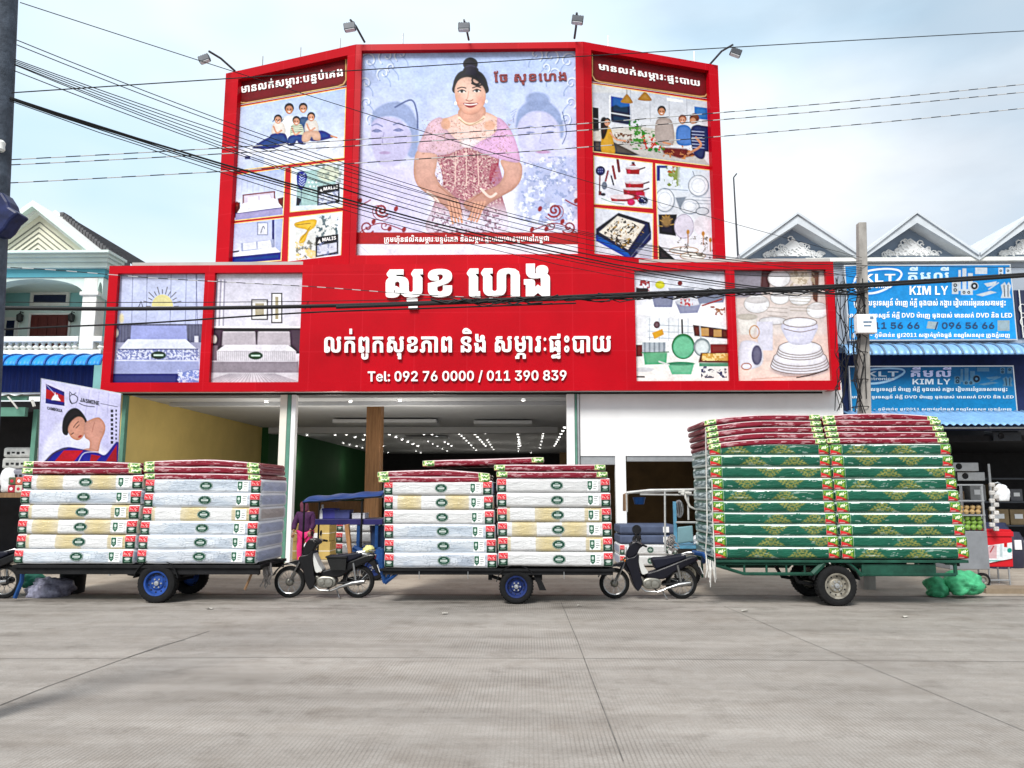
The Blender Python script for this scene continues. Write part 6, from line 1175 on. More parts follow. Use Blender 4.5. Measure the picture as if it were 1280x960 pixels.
cl = MB(); cl.box(ca, cb2, YH+.05, YH+.46, zb, zf-.004); cl.box(ca-.06, cb2+.06, YH, YH+.5, zsp-.06, zsp+.04); cl.build('column', M_WHITEW, house, bevel=.02)
bw = MB(); bw.box(hx0, hx1-.1, YB, YB+.2, zb-1, zc0); bw.build('balcony_wall', M_TEAL, house)
MB().box(hx0, hx1-.1, YH+.46, YB, zf+.001, zf+.1).build('balcony_ceiling', M_TEALW, house)
MB().box(hx0, ax(104, 400, YB), YB-.012, YB-.002, zb-1, az(385, YB, 60)).build('lower_wall_paint', M_TEALW, house)
def frame_rect(name, q, m, Y, th=.09, fm=M_WHITEW, extra=None):
    x0, x1, z1, z0 = ax(q[0], (q[1]+q[3])/2, Y), ax(q[2], (q[1]+q[3])/2, Y), az(q[1], Y, q[0]), az(q[3], Y, q[0])
    w_ = MB(); w_.box(x0, x1, Y-.03, Y-.014, z0, z1); p = w_.build(name, m, house)
    f = MB(); f.box(x0-th, x0, Y-.06, Y-.014, z0-th, z1+th); f.box(x1, x1+th, Y-.06, Y-.014, z0-th, z1+th); f.box(x0, x1, Y-.06, Y-.014, z1, z1+th); f.box(x0, x1, Y-.06, Y-.014, z0-th, z0)
    f.build('frame', fm, p); return p, (x0, x1, z0, z1)
frame_rect('transom_window', (43, 369, 84, 379), M_NAVYG, YB)
frame_rect('window', (8, 401, 19, 428), M_NAVYG, YB)
d_, (x0, x1, z0, z1) = frame_rect('door', (38, 394, 86, 440), M_DOORR, YB, .05)
dm = MB()
for k in range(4):
    xa = x0+(x1-x0)*k/4; dm.box(xa+.06, xa+(x1-x0)/4-.06, YB-.05, YB-.031, z0+.1, z1-.08)
dm.build('door_leaf', M_DOORR, d_)
M_LANT = mat('lantern_iron', (.05, .05, .05), .5, .5, var=.2)
for px in (29, 93):
    p = at(px, 398, YB); m = MB(); m.lathe([(.02, .12), (.09, .06), (.08, -.1), (.03, -.14)], (p.x, YB-.14, p.z), 'z', 8); m.tube([(p.x, YB-.015, p.z+.16), (p.x, YB-.14, p.z+.16), (p.x, YB-.14, p.z+.1)], .014, 6)
    m.build('wall_lantern', M_LANT, house, smooth=True)
# balustrade
bl_ = MB(); zt_, zl = az(421, YH, 60), az(437, YH, 60)
bl_.box(hx0, ca-.01, YH+.02, YH+.3, zt_-.12, zt_+.02); bl_.box(hx0, hx1, YH+.02, YH+.3, zl-.2, zl); bl_.box(cb2+.01, hx1, YH+.02, YH+.3, zt_-.12, zt_+.02)
bl_.build('balcony_rail', M_WHITEW, house, bevel=.01)
xs = [ax(8+k*8.2, 429, YH) for k in range(-3, 12)]+[ax(122+k*7, 429, YH) for k in range(2)]
for x in xs:
    m = MB(); hh = zt_-.12-zl
    m.lathe([(.035, 0), (.05, .02*hh), (.035, .12*hh), (.085, .36*hh), (.075, .5*hh), (.035, .74*hh), (.05, .9*hh), (.05, hh)], (x, YH+.16, zl), 'z', 10); m.build('baluster', M_WHITEW, house, smooth=True)
# curved ribbed awning and the navy sheet below it
def awning(name, label, x0, x1, zt, zb, y_back, depth, m, ribs, mr):
    t = thing(name, label, 'awning', ((x0+x1)/2, y_back, zb))
    prof = [(y_back-depth*math.sin(a*math.pi/2/8), zb+(zt-zb)*math.cos(a*math.pi/2/8)) for a in range(9)]
    s = MB(); n = ribs*6
    def fn(u, w):
        i = w*8; k = min(int(i), 7); f = i-k
        y = prof[k][0]*(1-f)+prof[k+1][0]*f; z = prof[k][1]*(1-f)+prof[k+1][1]*f
        r = .018*math.cos(u*ribs*2*math.pi*2); return (x0+(x1-x0)*u, y-r*w, z+r*(1-w))
    s.grid(fn, n*2, 16); o = s.build('sheet', m, t, smooth=True); o.modifiers.clear(); sd = o.modifiers.new('so', 'SOLIDIFY'); sd.thickness = .01
    for k in range(ribs+1):
        x = x0+(x1-x0)*k/ribs
        b = MB(); b.tube([(x, y-.03, z+.02) for y, z in prof], .028, 6); b.build('rib', mr, t, smooth=True)
    return t
M_AWNB = mat('blue_rib', (.01, .09, .35), .45, var=.15)
awning('awning', 'bright blue curved ribbed awning under the balcony of the teal house', hx0+4, ax(131, 446, YH-.6), az(438, YH-.6), az(456, YH-.6), YH, .75, M_BLUEAWN, 22, M_AWNB)
ns = MB(); ny0 = YH-.12
ns.grid(lambda u, w: (hx0+(hx1-.05-hx0)*u, ny0+.02*math.sin(u*400), az(492, YH)+(az(455, YH)-az(492, YH))*w), 500, 1)
ns.build('corrugated_panel', M_NAVY, house)
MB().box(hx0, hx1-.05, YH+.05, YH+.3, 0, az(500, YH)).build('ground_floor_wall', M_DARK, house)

# ================================================================ row of gabled shophouses on the other side
M_GREYB = mat('blue_grey_render', (.30, .34, .40), .75, var=.08, scale=1)
M_GREYD = mat('slate_grey_render', (.21, .27, .36), .75, var=.08, scale=1)
M_STUCCO = mat('white_stucco_relief', (.72, .73, .74), .7, var=.1, scale=8)
M_ROOFG = mat('pale_grey_roof_edge', (.52, .56, .60), .6, var=.1, scale=3)
YG = 19.2
rx0 = fx1+.02
row = thing('shophouse_row', 'grey shophouse row with three white edged gables and dark open ground floor', 'building', (ax(1160, 440, YG), YG, 0))
zbase = az(327, YG, 1150)
gx = [ax(922, 325, YG), ax(1074, 325, YG), ax(1221, 322, YG), ax(1368, 318, YG)]
for i in range(3):
    x0, x1 = gx[i], gx[i+1]; xm = (x0+x1)/2; zA = az(280, YG, 1148); 
    zv = zbase+.005
    MB().prism([(x0, zv), (xm, zA), (x1, zv)], YG+.35, YG+.5).build('gable_wall', M_GREYD, row)
    w = .22; g = MB()
    g.prism([(x0, zv), (xm, zA), (xm, zA+w), (x0, zv+w*.45)], YG-.1, YG+.52); g.prism([(xm, zA), (x1, zv), (x1, zv+w*.9), (xm, zA+w)], YG-.1, YG+.52); g.build('roof_verge', M_ROOFG, row)
    r = MB(); r.prism([(x0+.02, zv+w*.5), (xm, zA+w+.02), (xm, zA+w+.08), (x0+.02, zv+w*.5+.08)], YG-.15, YG+8); r.prism([(xm, zA+w+.02), (x1-.02, zv+w*.5), (x1-.02, zv+w*.5+.08), (xm, zA+w+.08)], YG-.15, YG+8); r.build('gable_roof', M_ROOFG, row)
    # stucco scroll ornament, a low triangle of leaf scrolls
    s = MB(); hw = (x1-x0)*.245; zo_ = zv+.26; hz = (zA-zv)*.46
    rn = random.Random(5+i)
    s.prism([(xm-hw, zo_), (xm+hw, zo_), (xm+hw*.55, zo_+hz*.30), (xm+hw*.14, zo_+hz*.82), (xm, zo_+hz), (xm-hw*.14, zo_+hz*.82), (xm-hw*.55, zo_+hz*.30)], YG+.29, YG+.348)
    for k in range(46):
        u = rn.uniform(-1, 1); hmax = (1-abs(u))**1.25*hz*1.05+.03; z = zo_+rn.uniform(.02, 1)*hmax; rr = rn.uniform(.035, .075)
        s.tube([(xm+u*hw+rr*math.cos(a*.9), YG+.275, z+rr*math.sin(a*.9)) for a in range(6)], .018, 5)
    s.build('stucco_ornament', M_STUCCO, row)
rw = MB(); rw.box(rx0, 26, YG+.1, YG+.5, az(440, YG, 1150), zbase); rw.build('upper_wall', M_GREYB, row)
MB().box(rx0, 26, YG-.06, YG+.55, zbase+.001, zbase+.10).build('cornice', M_WHITEW, row)
MB().box(rx0, 26, YG+.1, YG+.5, az(536, YG, 1150), az(440, YG, 1150)-.001).build('spandrel_wall', mat('deep_blue_boarding', (.01, .02, .08), .6, var=.3), row)
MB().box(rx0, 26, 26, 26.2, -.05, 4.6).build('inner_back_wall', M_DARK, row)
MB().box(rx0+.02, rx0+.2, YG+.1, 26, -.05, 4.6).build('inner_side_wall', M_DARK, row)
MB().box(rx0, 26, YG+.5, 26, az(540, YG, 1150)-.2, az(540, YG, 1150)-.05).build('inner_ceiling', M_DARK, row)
MB().box(rx0, 26, 18.3, 26, -.05, .12).build('shop_floor', M_CONC, row)
# slim edge pier and window with scrolled iron bars at the edge of the picture
YS2 = YG-.12
wx0 = ax(1271, 380, YG)
wi = MB(); wi.box(wx0, wx0+1.4, YG+.06, YG+.098, az(422, YG, 1270), az(362, YG, 1270)); wo = wi.build('window', M_NAVYG, row)
gr_ = MB()
for k in range(6): gr_.tube([(wx0+.1+k*.22, YG+.02, az(422, YG, 1270)), (wx0+.1+k*.22, YG+.02, az(362, YG, 1270))], .014, 5)
for k in range(8):
    cxx, czz = wx0+.15+.22*(k % 4), az(412, YG, 1270)+.34*(k//4)+.2
    gr_.tube([(cxx+.09*math.cos(a), YG+.02, czz+.12*math.sin(a)) for a in np.linspace(0, 6.28, 12)], .01, 5)
gr_.build('iron_grille', M_WHITEW, wo)
PSx = {'y': YS2}
# two blue signs
M_SIGNF = mat('aluminium_sign_edge', (.62, .64, .66), .4, .6, var=.1)
def electronics_sign(quad, label, dark, hide_addr):  # dark: the shade between the awnings is put into inks and letters
    x0 = (ax(quad[0][0], quad[0][1], YS2)+ax(quad[3][0], quad[3][1], YS2))/2; x1 = (ax(quad[1][0], quad[1][1], YS2)+ax(quad[2][0], quad[2][1], YS2))/2
    z1 = az(quad[0][1], YS2, 1160); z0 = az(quad[3][1], YS2, 1160)
    t = thing('shop_sign', label, 'sign', ((x0+x1)/2, YS2, z0))
    MB().box(x0, x1, YS2+.01, YS2+.1, z0, z1).build('sign_box', M_SIGNF, t)
    X0, Y0 = quad[0]; sx = (quad[1][0]-X0)/210; sy = (quad[3][1]-Y0)/95
    U = lambda x, y: (X0+(x-1058)*sx, Y0+(y-331)*sy)
    def f(p):
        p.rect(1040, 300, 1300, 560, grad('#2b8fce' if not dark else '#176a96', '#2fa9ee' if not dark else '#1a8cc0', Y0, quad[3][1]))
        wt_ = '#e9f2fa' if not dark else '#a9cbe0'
        e = U(1099, 352); 
        for k in range(20):
            pass
        p.line([U(1068, 352), U(1072, 345), U(1086, 339), U(1106, 336.5), U(1122, 338), U(1127, 343), U(1124, 349)], 2.2, wt_, 1, True)
        p.line([U(1124, 349), U(1112, 359), U(1096, 366), U(1080, 367), U(1070, 362), U(1067, 355)], 2.6, wt_, 1, True)
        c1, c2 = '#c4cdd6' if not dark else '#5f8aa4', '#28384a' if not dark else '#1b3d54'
        for (x, y, w, h) in ((1198, 338, 3, 26), (1203, 336, 5, 28), (1210, 342, 6, 22), (1219, 335, 15, 8), (1190, 353, 8, 15), (1201, 362, 15, 7), (1248, 335, 6, 12), (1257, 335, 6, 12)):
            a, b = U(x, y), U(x+w, y+h); p.rect(a[0], a[1], b[0], b[1], c1, .6)
        for (x, y, r) in ((1218, 358, 4.2), (1194, 357, 2.2), (1194, 363, 2.2), (1205, 366, 1.8), (1211, 366, 1.8), (1251, 339, 1.6), (1260, 339, 1.6), (1251, 344, 1.6)):
            a = U(x, y); p.ell(a[0], a[1], r+1, r+1, c1, .6); p.ell(a[0], a[1], r, r, c2, .6); p.ell(a[0], a[1], r*.4, r*.4, c1, .5)
        p.poly([U(1220, 369), U(1238, 364), U(1246, 366), U(1228, 371)], c1, .7); p.poly([U(1230, 355), U(1246, 352), U(1244, 357), U(1234, 359)], c1, .7); p.line([U(1236, 362), U(1248, 354)], 1.4, c1)
        a, b = U(1252, 355), U(1264, 373); p.poly([U(1251, 357), U(1256, 353), U(1258, 357), U(1261, 353), U(1264, 358), U(1262, 366), U(1264, 373), U(1251, 373), U(1253, 366)], c1, .7); p.line([U(1255, 357), U(1256, 371)], 1, c2); p.line([U(1260, 357), U(1260, 371)], 1, c2)
        if not dark:
            a, b = U(1247, 401), U(1262, 414); p.rect(a[0], a[1], b[0], b[1], '#9fb3bd', .6); p.poly([U(1160, 402), U(1173, 403), U(1171, 412), U(1158, 411)], '#a9bac2', .6)
    class FP: pass
    P_ = Plane((x0, YS2), (x1, YS2))
    q = (P_.p0+P_.e*.03+Vector((0, 0, z1-.03)), P_.p0+P_.e*(P_.len-.03)+Vector((0, 0, z1-.03)), P_.p0+P_.e*(P_.len-.03)+Vector((0, 0, z0+.03)), P_.p0+P_.e*.03+Vector((0, 0, z0+.03)))
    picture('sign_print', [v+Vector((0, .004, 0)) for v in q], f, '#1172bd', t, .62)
    lm = M_LETTER if not dark else mat('shaded_white_letter', (.60, .66, .70), .5, var=.05)
    def tx(name, x0, y0, x1, y1, m, part): lettering_on(P_, name, (U(x0, y0), U(x1, y0), U(x1, y1), U(x0, y1)), t, m, part, .003, .004)
    tx('klt', 1078, 343, 1119, 353, lm, 'logo_lettering'); tx('electronics', 1071, 354.5, 1114, 360.5, lm, 'logo_lettering')
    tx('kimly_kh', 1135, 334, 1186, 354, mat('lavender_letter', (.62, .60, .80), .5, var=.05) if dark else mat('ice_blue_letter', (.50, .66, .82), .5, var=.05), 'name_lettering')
    tx('kimly', 1137, 358, 1185, 369, lm, 'name_lettering')
    tx('line_a', 1067, 373, 1257, 385, lm, 'trade_lettering'); tx('line_b', 1060, 390, 1265, 399.5, lm, 'trade_lettering')
    if not dark: tx('phone_b', 1084, 403, 1243, 412.5, mat('dark_blue_letter', (.02, .05, .12), .5, var=.05), 'phone_lettering')
    tx('address', 1064, 415.5, 1262, 423.5, lm, 'address_lettering')
electronics_sign(((1058, 330.5), (1268, 330.5), (1268, 425.5), (1058, 425.5)), 'bright blue electronics shop sign under the gables with white writing', False, False)
electronics_sign(((1062.5, 457), (1270, 457), (1270, 515.5), (1062.5, 515.5)), 'blue electronics shop sign between the two awnings, shade put into its colours', True, False)
M_PALEBL = mat('pale_blue_metal_sheet', (.20, .38, .62), .4, .1, var=.2, scale=3)
M_PALERIB = mat('grey_blue_rib', (.12, .2, .3), .5, var=.15)
awning('awning', 'pale blue curved ribbed awning between the two electronics signs', ax(1055, 436, YG-.6), ax(1330, 436, YG-.6), az(428, YG-.6), az(446, YG-.6), YG+.08, .75, M_PALEBL, 17, M_PALERIB)
t = thing('awning', 'pale blue corrugated sheet awning below the darker electronics sign', 'awning', (ax(1180, 520, YG), YG, az(532, 17.6)))
s = MB(); xa, xb = ax(1050, 520, YG), ax(1330, 520, YG); zA_, zB_ = az(514, YG-.1, 1180), az(531, 17.6, 1180)
s.grid(lambda u, w: (xa+(xb-xa)*u, YG-.1+(17.6-YG+.1)*w, zA_+(zB_-zA_)*w+.022*math.sin(u*2*math.pi*34)), 34*8, 6)
o = s.build('sheet', M_PALEBL, t, smooth=True); o.modifiers.clear(); o.modifiers.new('so', 'SOLIDIFY').thickness = .008
fr_ = MB()
for k in range(5): fr_.tube([(xa+(xb-xa)*k/4, YG-.1, zA_-.06), (xa+(xb-xa)*k/4, 17.65, zB_-.06)], .025, 6)
fr_.tube([(xa, 17.7, zB_-.06), (xb, 17.7, zB_-.06)], .025, 6); fr_.build('frame', M_STEEL, t)
# thin lightning mast behind the gables
m = MB(); p0, p1 = at(923, 330, 21), at(917, 222, 21)
m.tube([p0-Vector((0, 0, .6)), p0, p1], [.03, .03, .02], 6); q = at(921, 217, 21); m.tube([p1, q], .02, 5)
m.build('mast', M_LAMPBODY, label='thin crooked metal mast rising behind the grey gable beside the billboard', cat='mast')
# ================================================================ mattresses in printed covers
MW = 1.40      # depth of a mattress from the street side to the back
M_COVER = vcol_mat('wrapped_mattress_cover', .5, coat=.3, bump=.55, bscale=6, stretch=(1.1, 3, 5))
M_PRINTTAG = vcol_mat('printed_label', .5, coat=.08)
class Sheet:
    """shape of one mattress: length, thickness and the slack in its cover"""
    def __init__(s, Ln, T, seed, bend=(0, 0), slack=.02): s.L, s.T, s.seed, s.bend, s.slack = Ln, T, seed, bend, slack
    def dz(s, x): u = x/(s.L/2); return s.bend[0]*min(0, -abs(min(u, 0))**1.7)+s.bend[1]*(-abs(max(u, 0))**1.7)+.010*(float(vnoise(x*2.2, s.seed*3.1, s.seed))-.5)
    def front(s, x, z):
        r = min(.06, s.T*.32); d = 0
        e = min(z, s.T-z)
        if e < r: d += r-math.sqrt(max(0, r*r-(r-e)**2))
        ex = s.L/2-abs(x); r2 = .06
        if ex < r2: d += r2-math.sqrt(max(0, r2*r2-(r2-ex)**2))
        return d+s.slack*(float(fbm(x*3.2, z*9, s.seed, 3))-.5)*min(1, e/.03)
def mattress_body(sh, ink, name, parent, nx=120, nz=14):
    L_, T = sh.L, sh.T
    xs = list(np.linspace(-L_/2+.06, L_/2-.06, nx-10)); edge = [.06*(1-math.cos(k*math.pi/2/5)) for k in range(5)]
    xs = [-L_/2+.0+e for e in edge]+xs+[L_/2-e for e in reversed(edge)]
    V = []; C = []; F = []
    nt = nz+6+6+4
    for x in xs:
        ex = L_/2-abs(x); q = .05-math.sqrt(max(0, .05**2-max(0, .05-ex)**2)) if ex < .05 else 0
        ring = []
        for k in range(nz+1):
            z = T*k/nz; ring.append((sh.front(x, z), z, 'f'))
        ytop = sh.front(x, T)
        for k in range(1, 6): ring.append((ytop+(MW-2*ytop)*k/6, T, 't'))
        for k in range(6, -1, -1): ring.append((MW-sh.front(x, T*k/6), T*k/6, 'b'))
        for k in range(5, 0, -1): ring.append((ytop+(MW-2*ytop)*k/6, 0, 'u'))
        if not V: n = len(ring)
        for y, z, t in ring:
            zz = T/2+(z-T/2)*(1-q/(T/2)*.7)
            if t == 't': zz += .008*(float(fbm(x*2, y*2, sh.seed+5))-.5)
            V.append((x, y, zz+sh.dz(x)))
            C.append(ink(np.array([x]), np.array([z]), t, y))
    m = len(xs)
    for i in range(m-1):
        for k in range(n): F.append((i*n+k, i*n+(k+1) % n, (i+1)*n+(k+1) % n, (i+1)*n+k))
    # closed ends: rings shrinking to the middle
    for side in (0, m-1):
        prev = [side*n+k for k in range(n)]
        ctr = np.mean([V[p] for p in prev], axis=0); sgn = -1 if side == 0 else 1
        for f in (.8, .55, .3, 0):
            cur = []
            for p in [side*n+k for k in range(n)]:
                v = ctr+(np.array(V[p])-ctr)*np.array([1, f if f > .5 else f, f]); v[0] += sgn*.012*(1-f)
                v[1] = ctr[1]+(V[p][1]-ctr[1])*(1-(1-f)*.6); cur.append(len(V)); V.append(tuple(v)); C.append(ink(np.array([v[0]]), np.array([v[2]]), 'e', v[1]))
            for k in range(n): F.append((prev[k], prev[(k+1) % n], cur[(k+1) % n], cur[k]))
            prev = cur
    cols = np.array([np.array(c).reshape(-1)[:3] for c in C])
    o = colour_mesh(name, V, F, cols, M_COVER, parent, True)
    bm = bmesh.new(); bm.from_mesh(o.data); bmesh.ops.recalc_face_normals(bm, faces=bm.faces); bm.to_mesh(o.data); bm.free()
    return o
def front_patch(sh, x0, x1, z0, z1, ink, name, parent, nx=24, nz=18, off=.004, wrap=0, mask=None):
    """a printed band lying on the front of a mattress"""
    X = np.linspace(x0, x1, nx+1); Z = np.linspace(z0, z1, nz+1); V = []; cols = []
    for z in Z:
        for x in X:
            V.append((x, sh.front(x, z)-off, z+sh.dz(x)))
    xx, zz = np.meshgrid(X, Z)
    P = Paint((xx-x0)/(x1-x0)*100, 100-(zz-z0)/(z1-z0)*100, '#ffffff'); ink(P)
    F = grid_faces(nz+1, nx+1); cols = P.c.reshape(-1, 3)
    if mask is not None:
        keep = [f for f in F if mask(np.mean([P.X.ravel()[i] for i in f]), np.mean([P.Y.ravel()[i] for i in f]))]
        F = np.array(keep)
        used = np.unique(F); mp = -np.ones(len(V), int); mp[used] = np.arange(len(used)); V = [V[i] for i in used]; cols = cols[used]; F = mp[F]
    return colour_mesh(name, V, F, cols, M_PRINTTAG, parent, True)
def white_ink(style, seed, T):
    pal = {'blue': ('#e3eaf2', '#d0dbe8', '#a3b3c6'), 'cream': ('#ece5d6', '#e5d3a0', '#b9b6b0'), 'quilt': ('#f1f1f1', '#e6e8ec', '#b5bac2'), 'grey': ('#d9dfe8', '#bfc9d8', '#8c99ab')}[style]
    a, b, c = (np.array(hexc(h))*.66 for h in pal); c = c*.8
    def ink(x, z, t, y):
        x = float(x[0]); z = float(z[0])
        if t == 'e': col = np.array(hexc('#a9b2cb')) if style != 'cream' else np.array(hexc('#b5aca8')); f = fbm(y*9, z*14, seed, 3); return col*(.72+.55*f)
        if t != 'f': return np.array(hexc('#e3e6ec'))*(.9+.15*fbm(x*5, y*5, seed))
        if style == 'quilt':
            col = a.copy()
            q = abs(((z/T*5) % 1)-.5); d = ((x*26) % 1)
            if q < .10 and d < .6: col = col*.72+c*.28
            return col
        if style == 'cream':
            s_ = .5+.5*math.sin(x*7.2+seed); col = a*(1-s_)+b*s_ if s_ > .5 else a*.35+np.array(hexc('#d3d6dc'))*.65
            f = fbm(x*22, z*26, seed, 3); l = abs(f-.5)
            if l < .02: col = col*.72+c*.28
            return col
        f = fbm(x*4, z*7, seed, 3); k = min(1, max(0, (f-.42)/.14)); col = a*(1-k)+b*k
        g = abs(fbm(x*13+2*f, z*16, seed+7, 3)-.5)
        if g < .022 and fbm(x*2.2, z*3, seed+3) > .47: col = col*.45+c*.55
        e = min(z, T-z)/T
        if e < .10: col = np.array(hexc('#eef2f8'))
        return col
    return ink
def red_ink(seed, T):
    a = np.array(hexc('#6c0a1e')); b = np.array(hexc('#86182f')); w = np.array(hexc('#e6c3c8'))
    def ink(x, z, t, y):
        x = float(x[0]); z = float(z[0]); e = min(z, T-z)/T
        if t == 'e': f = fbm(y*14, z*22, seed, 3); return a*(.8+.3*f)+(.35 if f > .58 else 0)*w*.6
        if t == 't' and y > .12: return a*.9
        f = fbm(x*7, z*16, seed, 3); col = a*(1-f)+b*f
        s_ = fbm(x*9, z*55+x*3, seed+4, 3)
        if s_ > .62: col = col*.6+w*.4  # pale streaks: glints of the plastic film painted into the cover colour
        if e > 0 and (z > T*.87): col = np.array(hexc('#e9dfe0'))*(.85+.2*f)
        return col
    return ink
def green_ink(seed, T, at_, ln):
    a = np.array(hexc('#064231')); b = np.array(hexc('#145c47')); gold = np.array(hexc('#8f8c3e')); w = np.array(hexc('#dce8e2'))
    def ink(x, z, t, y):
        x = float(x[0]); z = float(z[0])
        if t == 'e': f = fbm(y*7, z*30, seed, 3); g = fbm(y*30, z*30, seed+2, 2); return np.array(hexc('#4f6a6e'))*(.5+.7*f) if g < .55 else np.array(hexc('#b9c9ca'))
        if t == 't' and y > .12: return a
        f = fbm(x*4, z*6, seed, 3); col = a*(1-f)+b*f
        for cx, up in at_:
            u = (x-cx)/.24; v = (z/T-(.12 if up else .88))/(.85 if up else -.85)
            if 0 < v < 1:
                lim = (1-v)**.8*(1+.12*math.cos(v*26))
                if abs(u) < lim and math.cos(abs(u)*17+v*5)*math.cos(v*16-abs(u)*5) > -.30: col = col*.35+.65*gold*(.35+1.0*vnoise(x*70, z*70, seed+1))
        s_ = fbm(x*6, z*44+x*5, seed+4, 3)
        if s_ > .75: col = col*.7+w*.3  # whitish streaks paint the gleam of the film wrap onto the green
        if z > T*(.86+.08*(fbm(x*6, 0, seed+8)-.5)*2) or z < T*.05: col = w*(.8+.3*f)
        return col
    return ink
def wrap_ink(P):      # red over dark green, as on the corners of the white mattresses
    P.rect(0, 0, 100, 6, '#f0f0f0'); P.rect(0, 6, 100, 47, '#c41a2a', 3); P.speck(15, 14, 85, 40, '#e9d3cf', 9, .60, 5, .8); P.rect(0, 47, 100, 100, '#0b3626', 3)
    P.poly([(18, 62), (35, 56), (65, 56), (82, 62), (62, 74), (38, 74)], '#cfd8d2', 4, .8); P.rect(22, 80, 78, 86, '#8fae9c', 4, .8); P.rect(0, 47, 100, 51, '#1a1a1a', 2)
def badge_ink(P):
    P.rect(0, 0, 100, 100, '#0a3a2b'); P.ring(50, 50, 46, 44, 3, '#cfe0d6', .55)
    for k in range(6): P.rect(24+k*9, 42, 29.5+k*9, 62, '#dfe9e4', 2.5, .9)
    P.rect(38, 26, 62, 32, '#b9d0c4', 3, .8); P.rect(34, 72, 66, 76, '#b9d0c4', 3, .7)
def shield_ink(P):
    P.rect(0, 0, 100, 100, '#eef0f0'); P.poly([(2, 4), (46, 4), (46, 72), (24, 96), (2, 72)], '#0d4f38', 3); P.ell(24, 36, 11, 16, '#d8e6de', 3, .75); P.rect(12, 64, 36, 69, '#c9dcd2', 3, .7)
    for k, w_ in enumerate((40, 30, 36, 24)): P.rect(56, 10+k*21, 56+w_, 18+k*21, '#2a3230', 3, .85)
def green_wrap_ink(P):
    P.rect(0, 0, 100, 100, grad('#3b7a26', '#1d5a24', 0, 100)); P.poly([(0, 50), (60, 72), (100, 100), (0, 100)], '#c4222a', 4); P.speck(0, 0, 100, 100, '#9aa83c', 18, .56, 3, .8)
    P.line([(28, 50), (32, 26), (40, 44), (46, 24), (52, 46)], 6, '#f2f4d8', .95); P.line([(60, 20), (58, 50)], 6, '#f2f4d8', .95); P.line([(60, 34), (78, 30), (84, 22)], 5, '#f2f4d8', .95); P.rect(8, 84, 50, 92, '#f0d8d8', 4, .7); P.line([(2, 2), (98, 2), (98, 98)], 3, '#e6edd2', .9)
def red_wrap_ink(P):
    P.rect(0, 0, 100, 100, grad('#5a8a34', '#2c6a2a', 0, 100)); P.speck(0, 0, 100, 100, '#d9e8a0', 18, .55, 6, .9); P.line([(24, 66), (34, 32), (44, 60), (56, 30), (66, 62), (80, 40)], 9, '#f6f6e2', .9); P.rect(0, 88, 30, 100, '#c4222a', 6, .8); P.rect(0, 0, 100, 6, '#f0f0e4', 3)
PROTO = {}
def white_mattress(style, seed):
    T, L_ = .238, 2.02; sh = Sheet(L_, T, seed)
    r = thing('mattress', 'x', 'mattress'); mattress_body(sh, white_ink(style, seed, T), 'cover', r, 150, 16)
    wd = .165
    for x0 in (-L_/2+.012, L_/2-.012-wd): front_patch(sh, x0, x0+wd, T*.03, T*.97, wrap_ink, 'corner_wrap', r, 20, 26)
    b = (L_/2)*.06
    front_patch(sh, b-.115, b+.115, T*.20, T*.80, badge_ink, 'badge', r, 40, 26, .0045, mask=lambda x, y: (x-50)**2+(y-50)**2 < 2450)
    front_patch(sh, .60, .79, T*.14, T*.84, shield_ink, 'shield_label', r, 36, 26, .0045)
    return r
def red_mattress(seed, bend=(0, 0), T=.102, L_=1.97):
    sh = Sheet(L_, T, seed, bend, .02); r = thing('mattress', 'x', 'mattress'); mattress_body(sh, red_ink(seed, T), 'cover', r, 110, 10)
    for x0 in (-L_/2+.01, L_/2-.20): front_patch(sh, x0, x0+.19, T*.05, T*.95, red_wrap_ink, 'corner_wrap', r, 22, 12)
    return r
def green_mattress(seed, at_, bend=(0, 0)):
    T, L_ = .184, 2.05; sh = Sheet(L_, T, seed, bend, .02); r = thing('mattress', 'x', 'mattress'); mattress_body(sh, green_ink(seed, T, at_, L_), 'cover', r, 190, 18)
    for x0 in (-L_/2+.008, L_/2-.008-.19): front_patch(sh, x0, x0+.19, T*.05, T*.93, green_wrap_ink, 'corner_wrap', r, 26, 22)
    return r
def proto(key, make):
    if key not in PROTO: PROTO[key] = [make(), False]
    p = PROTO[key]
    if not p[1]: p[1] = True; return p[0]
    return copy_tree(p[0])
def get_mattress(kind):
    k = kind.split(':')
    if k[0] == 'red':
        bend = {'flat': (0, 0), 'droop': (.10, .0), 'both': (.04, .06), 'soft': (.0, .03)}[k[1]]
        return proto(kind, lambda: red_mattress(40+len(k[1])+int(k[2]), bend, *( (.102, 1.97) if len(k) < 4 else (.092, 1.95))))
    if k[0] == 'green':
        n = int(k[1]); ats = [[(-.28, 1), (.40, 1)], [(-.10, 1), (.72, 0)], [(-.02, 0), (.62, 0)], [(-.55, 1), (.20, 1)], [(.05, 1), (.66, 1)], [(-.42, 0), (.30, 0)]][n]
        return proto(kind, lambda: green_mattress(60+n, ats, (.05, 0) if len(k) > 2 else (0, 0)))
    return proto(kind, lambda: white_mattress(k[0], 10+3*int(k[1])+len(k[0])))
ORD = ['lowest', 'second', 'third', 'fourth', 'fifth', 'sixth', 'seventh', 'eighth', 'ninth', 'tenth']
LEN = {'red': 1.97, 'thin': 1.95, 'green': 2.06}
for k_ in ('blue', 'cream', 'quilt', 'grey'): LEN[k_] = 2.03
DESC = {'blue': 'pale blue flowered', 'cream': 'cream and gold', 'quilt': 'plain white quilted', 'grey': 'greyish blue patterned', 'red': 'thin burgundy', 'green': 'green and gold'}
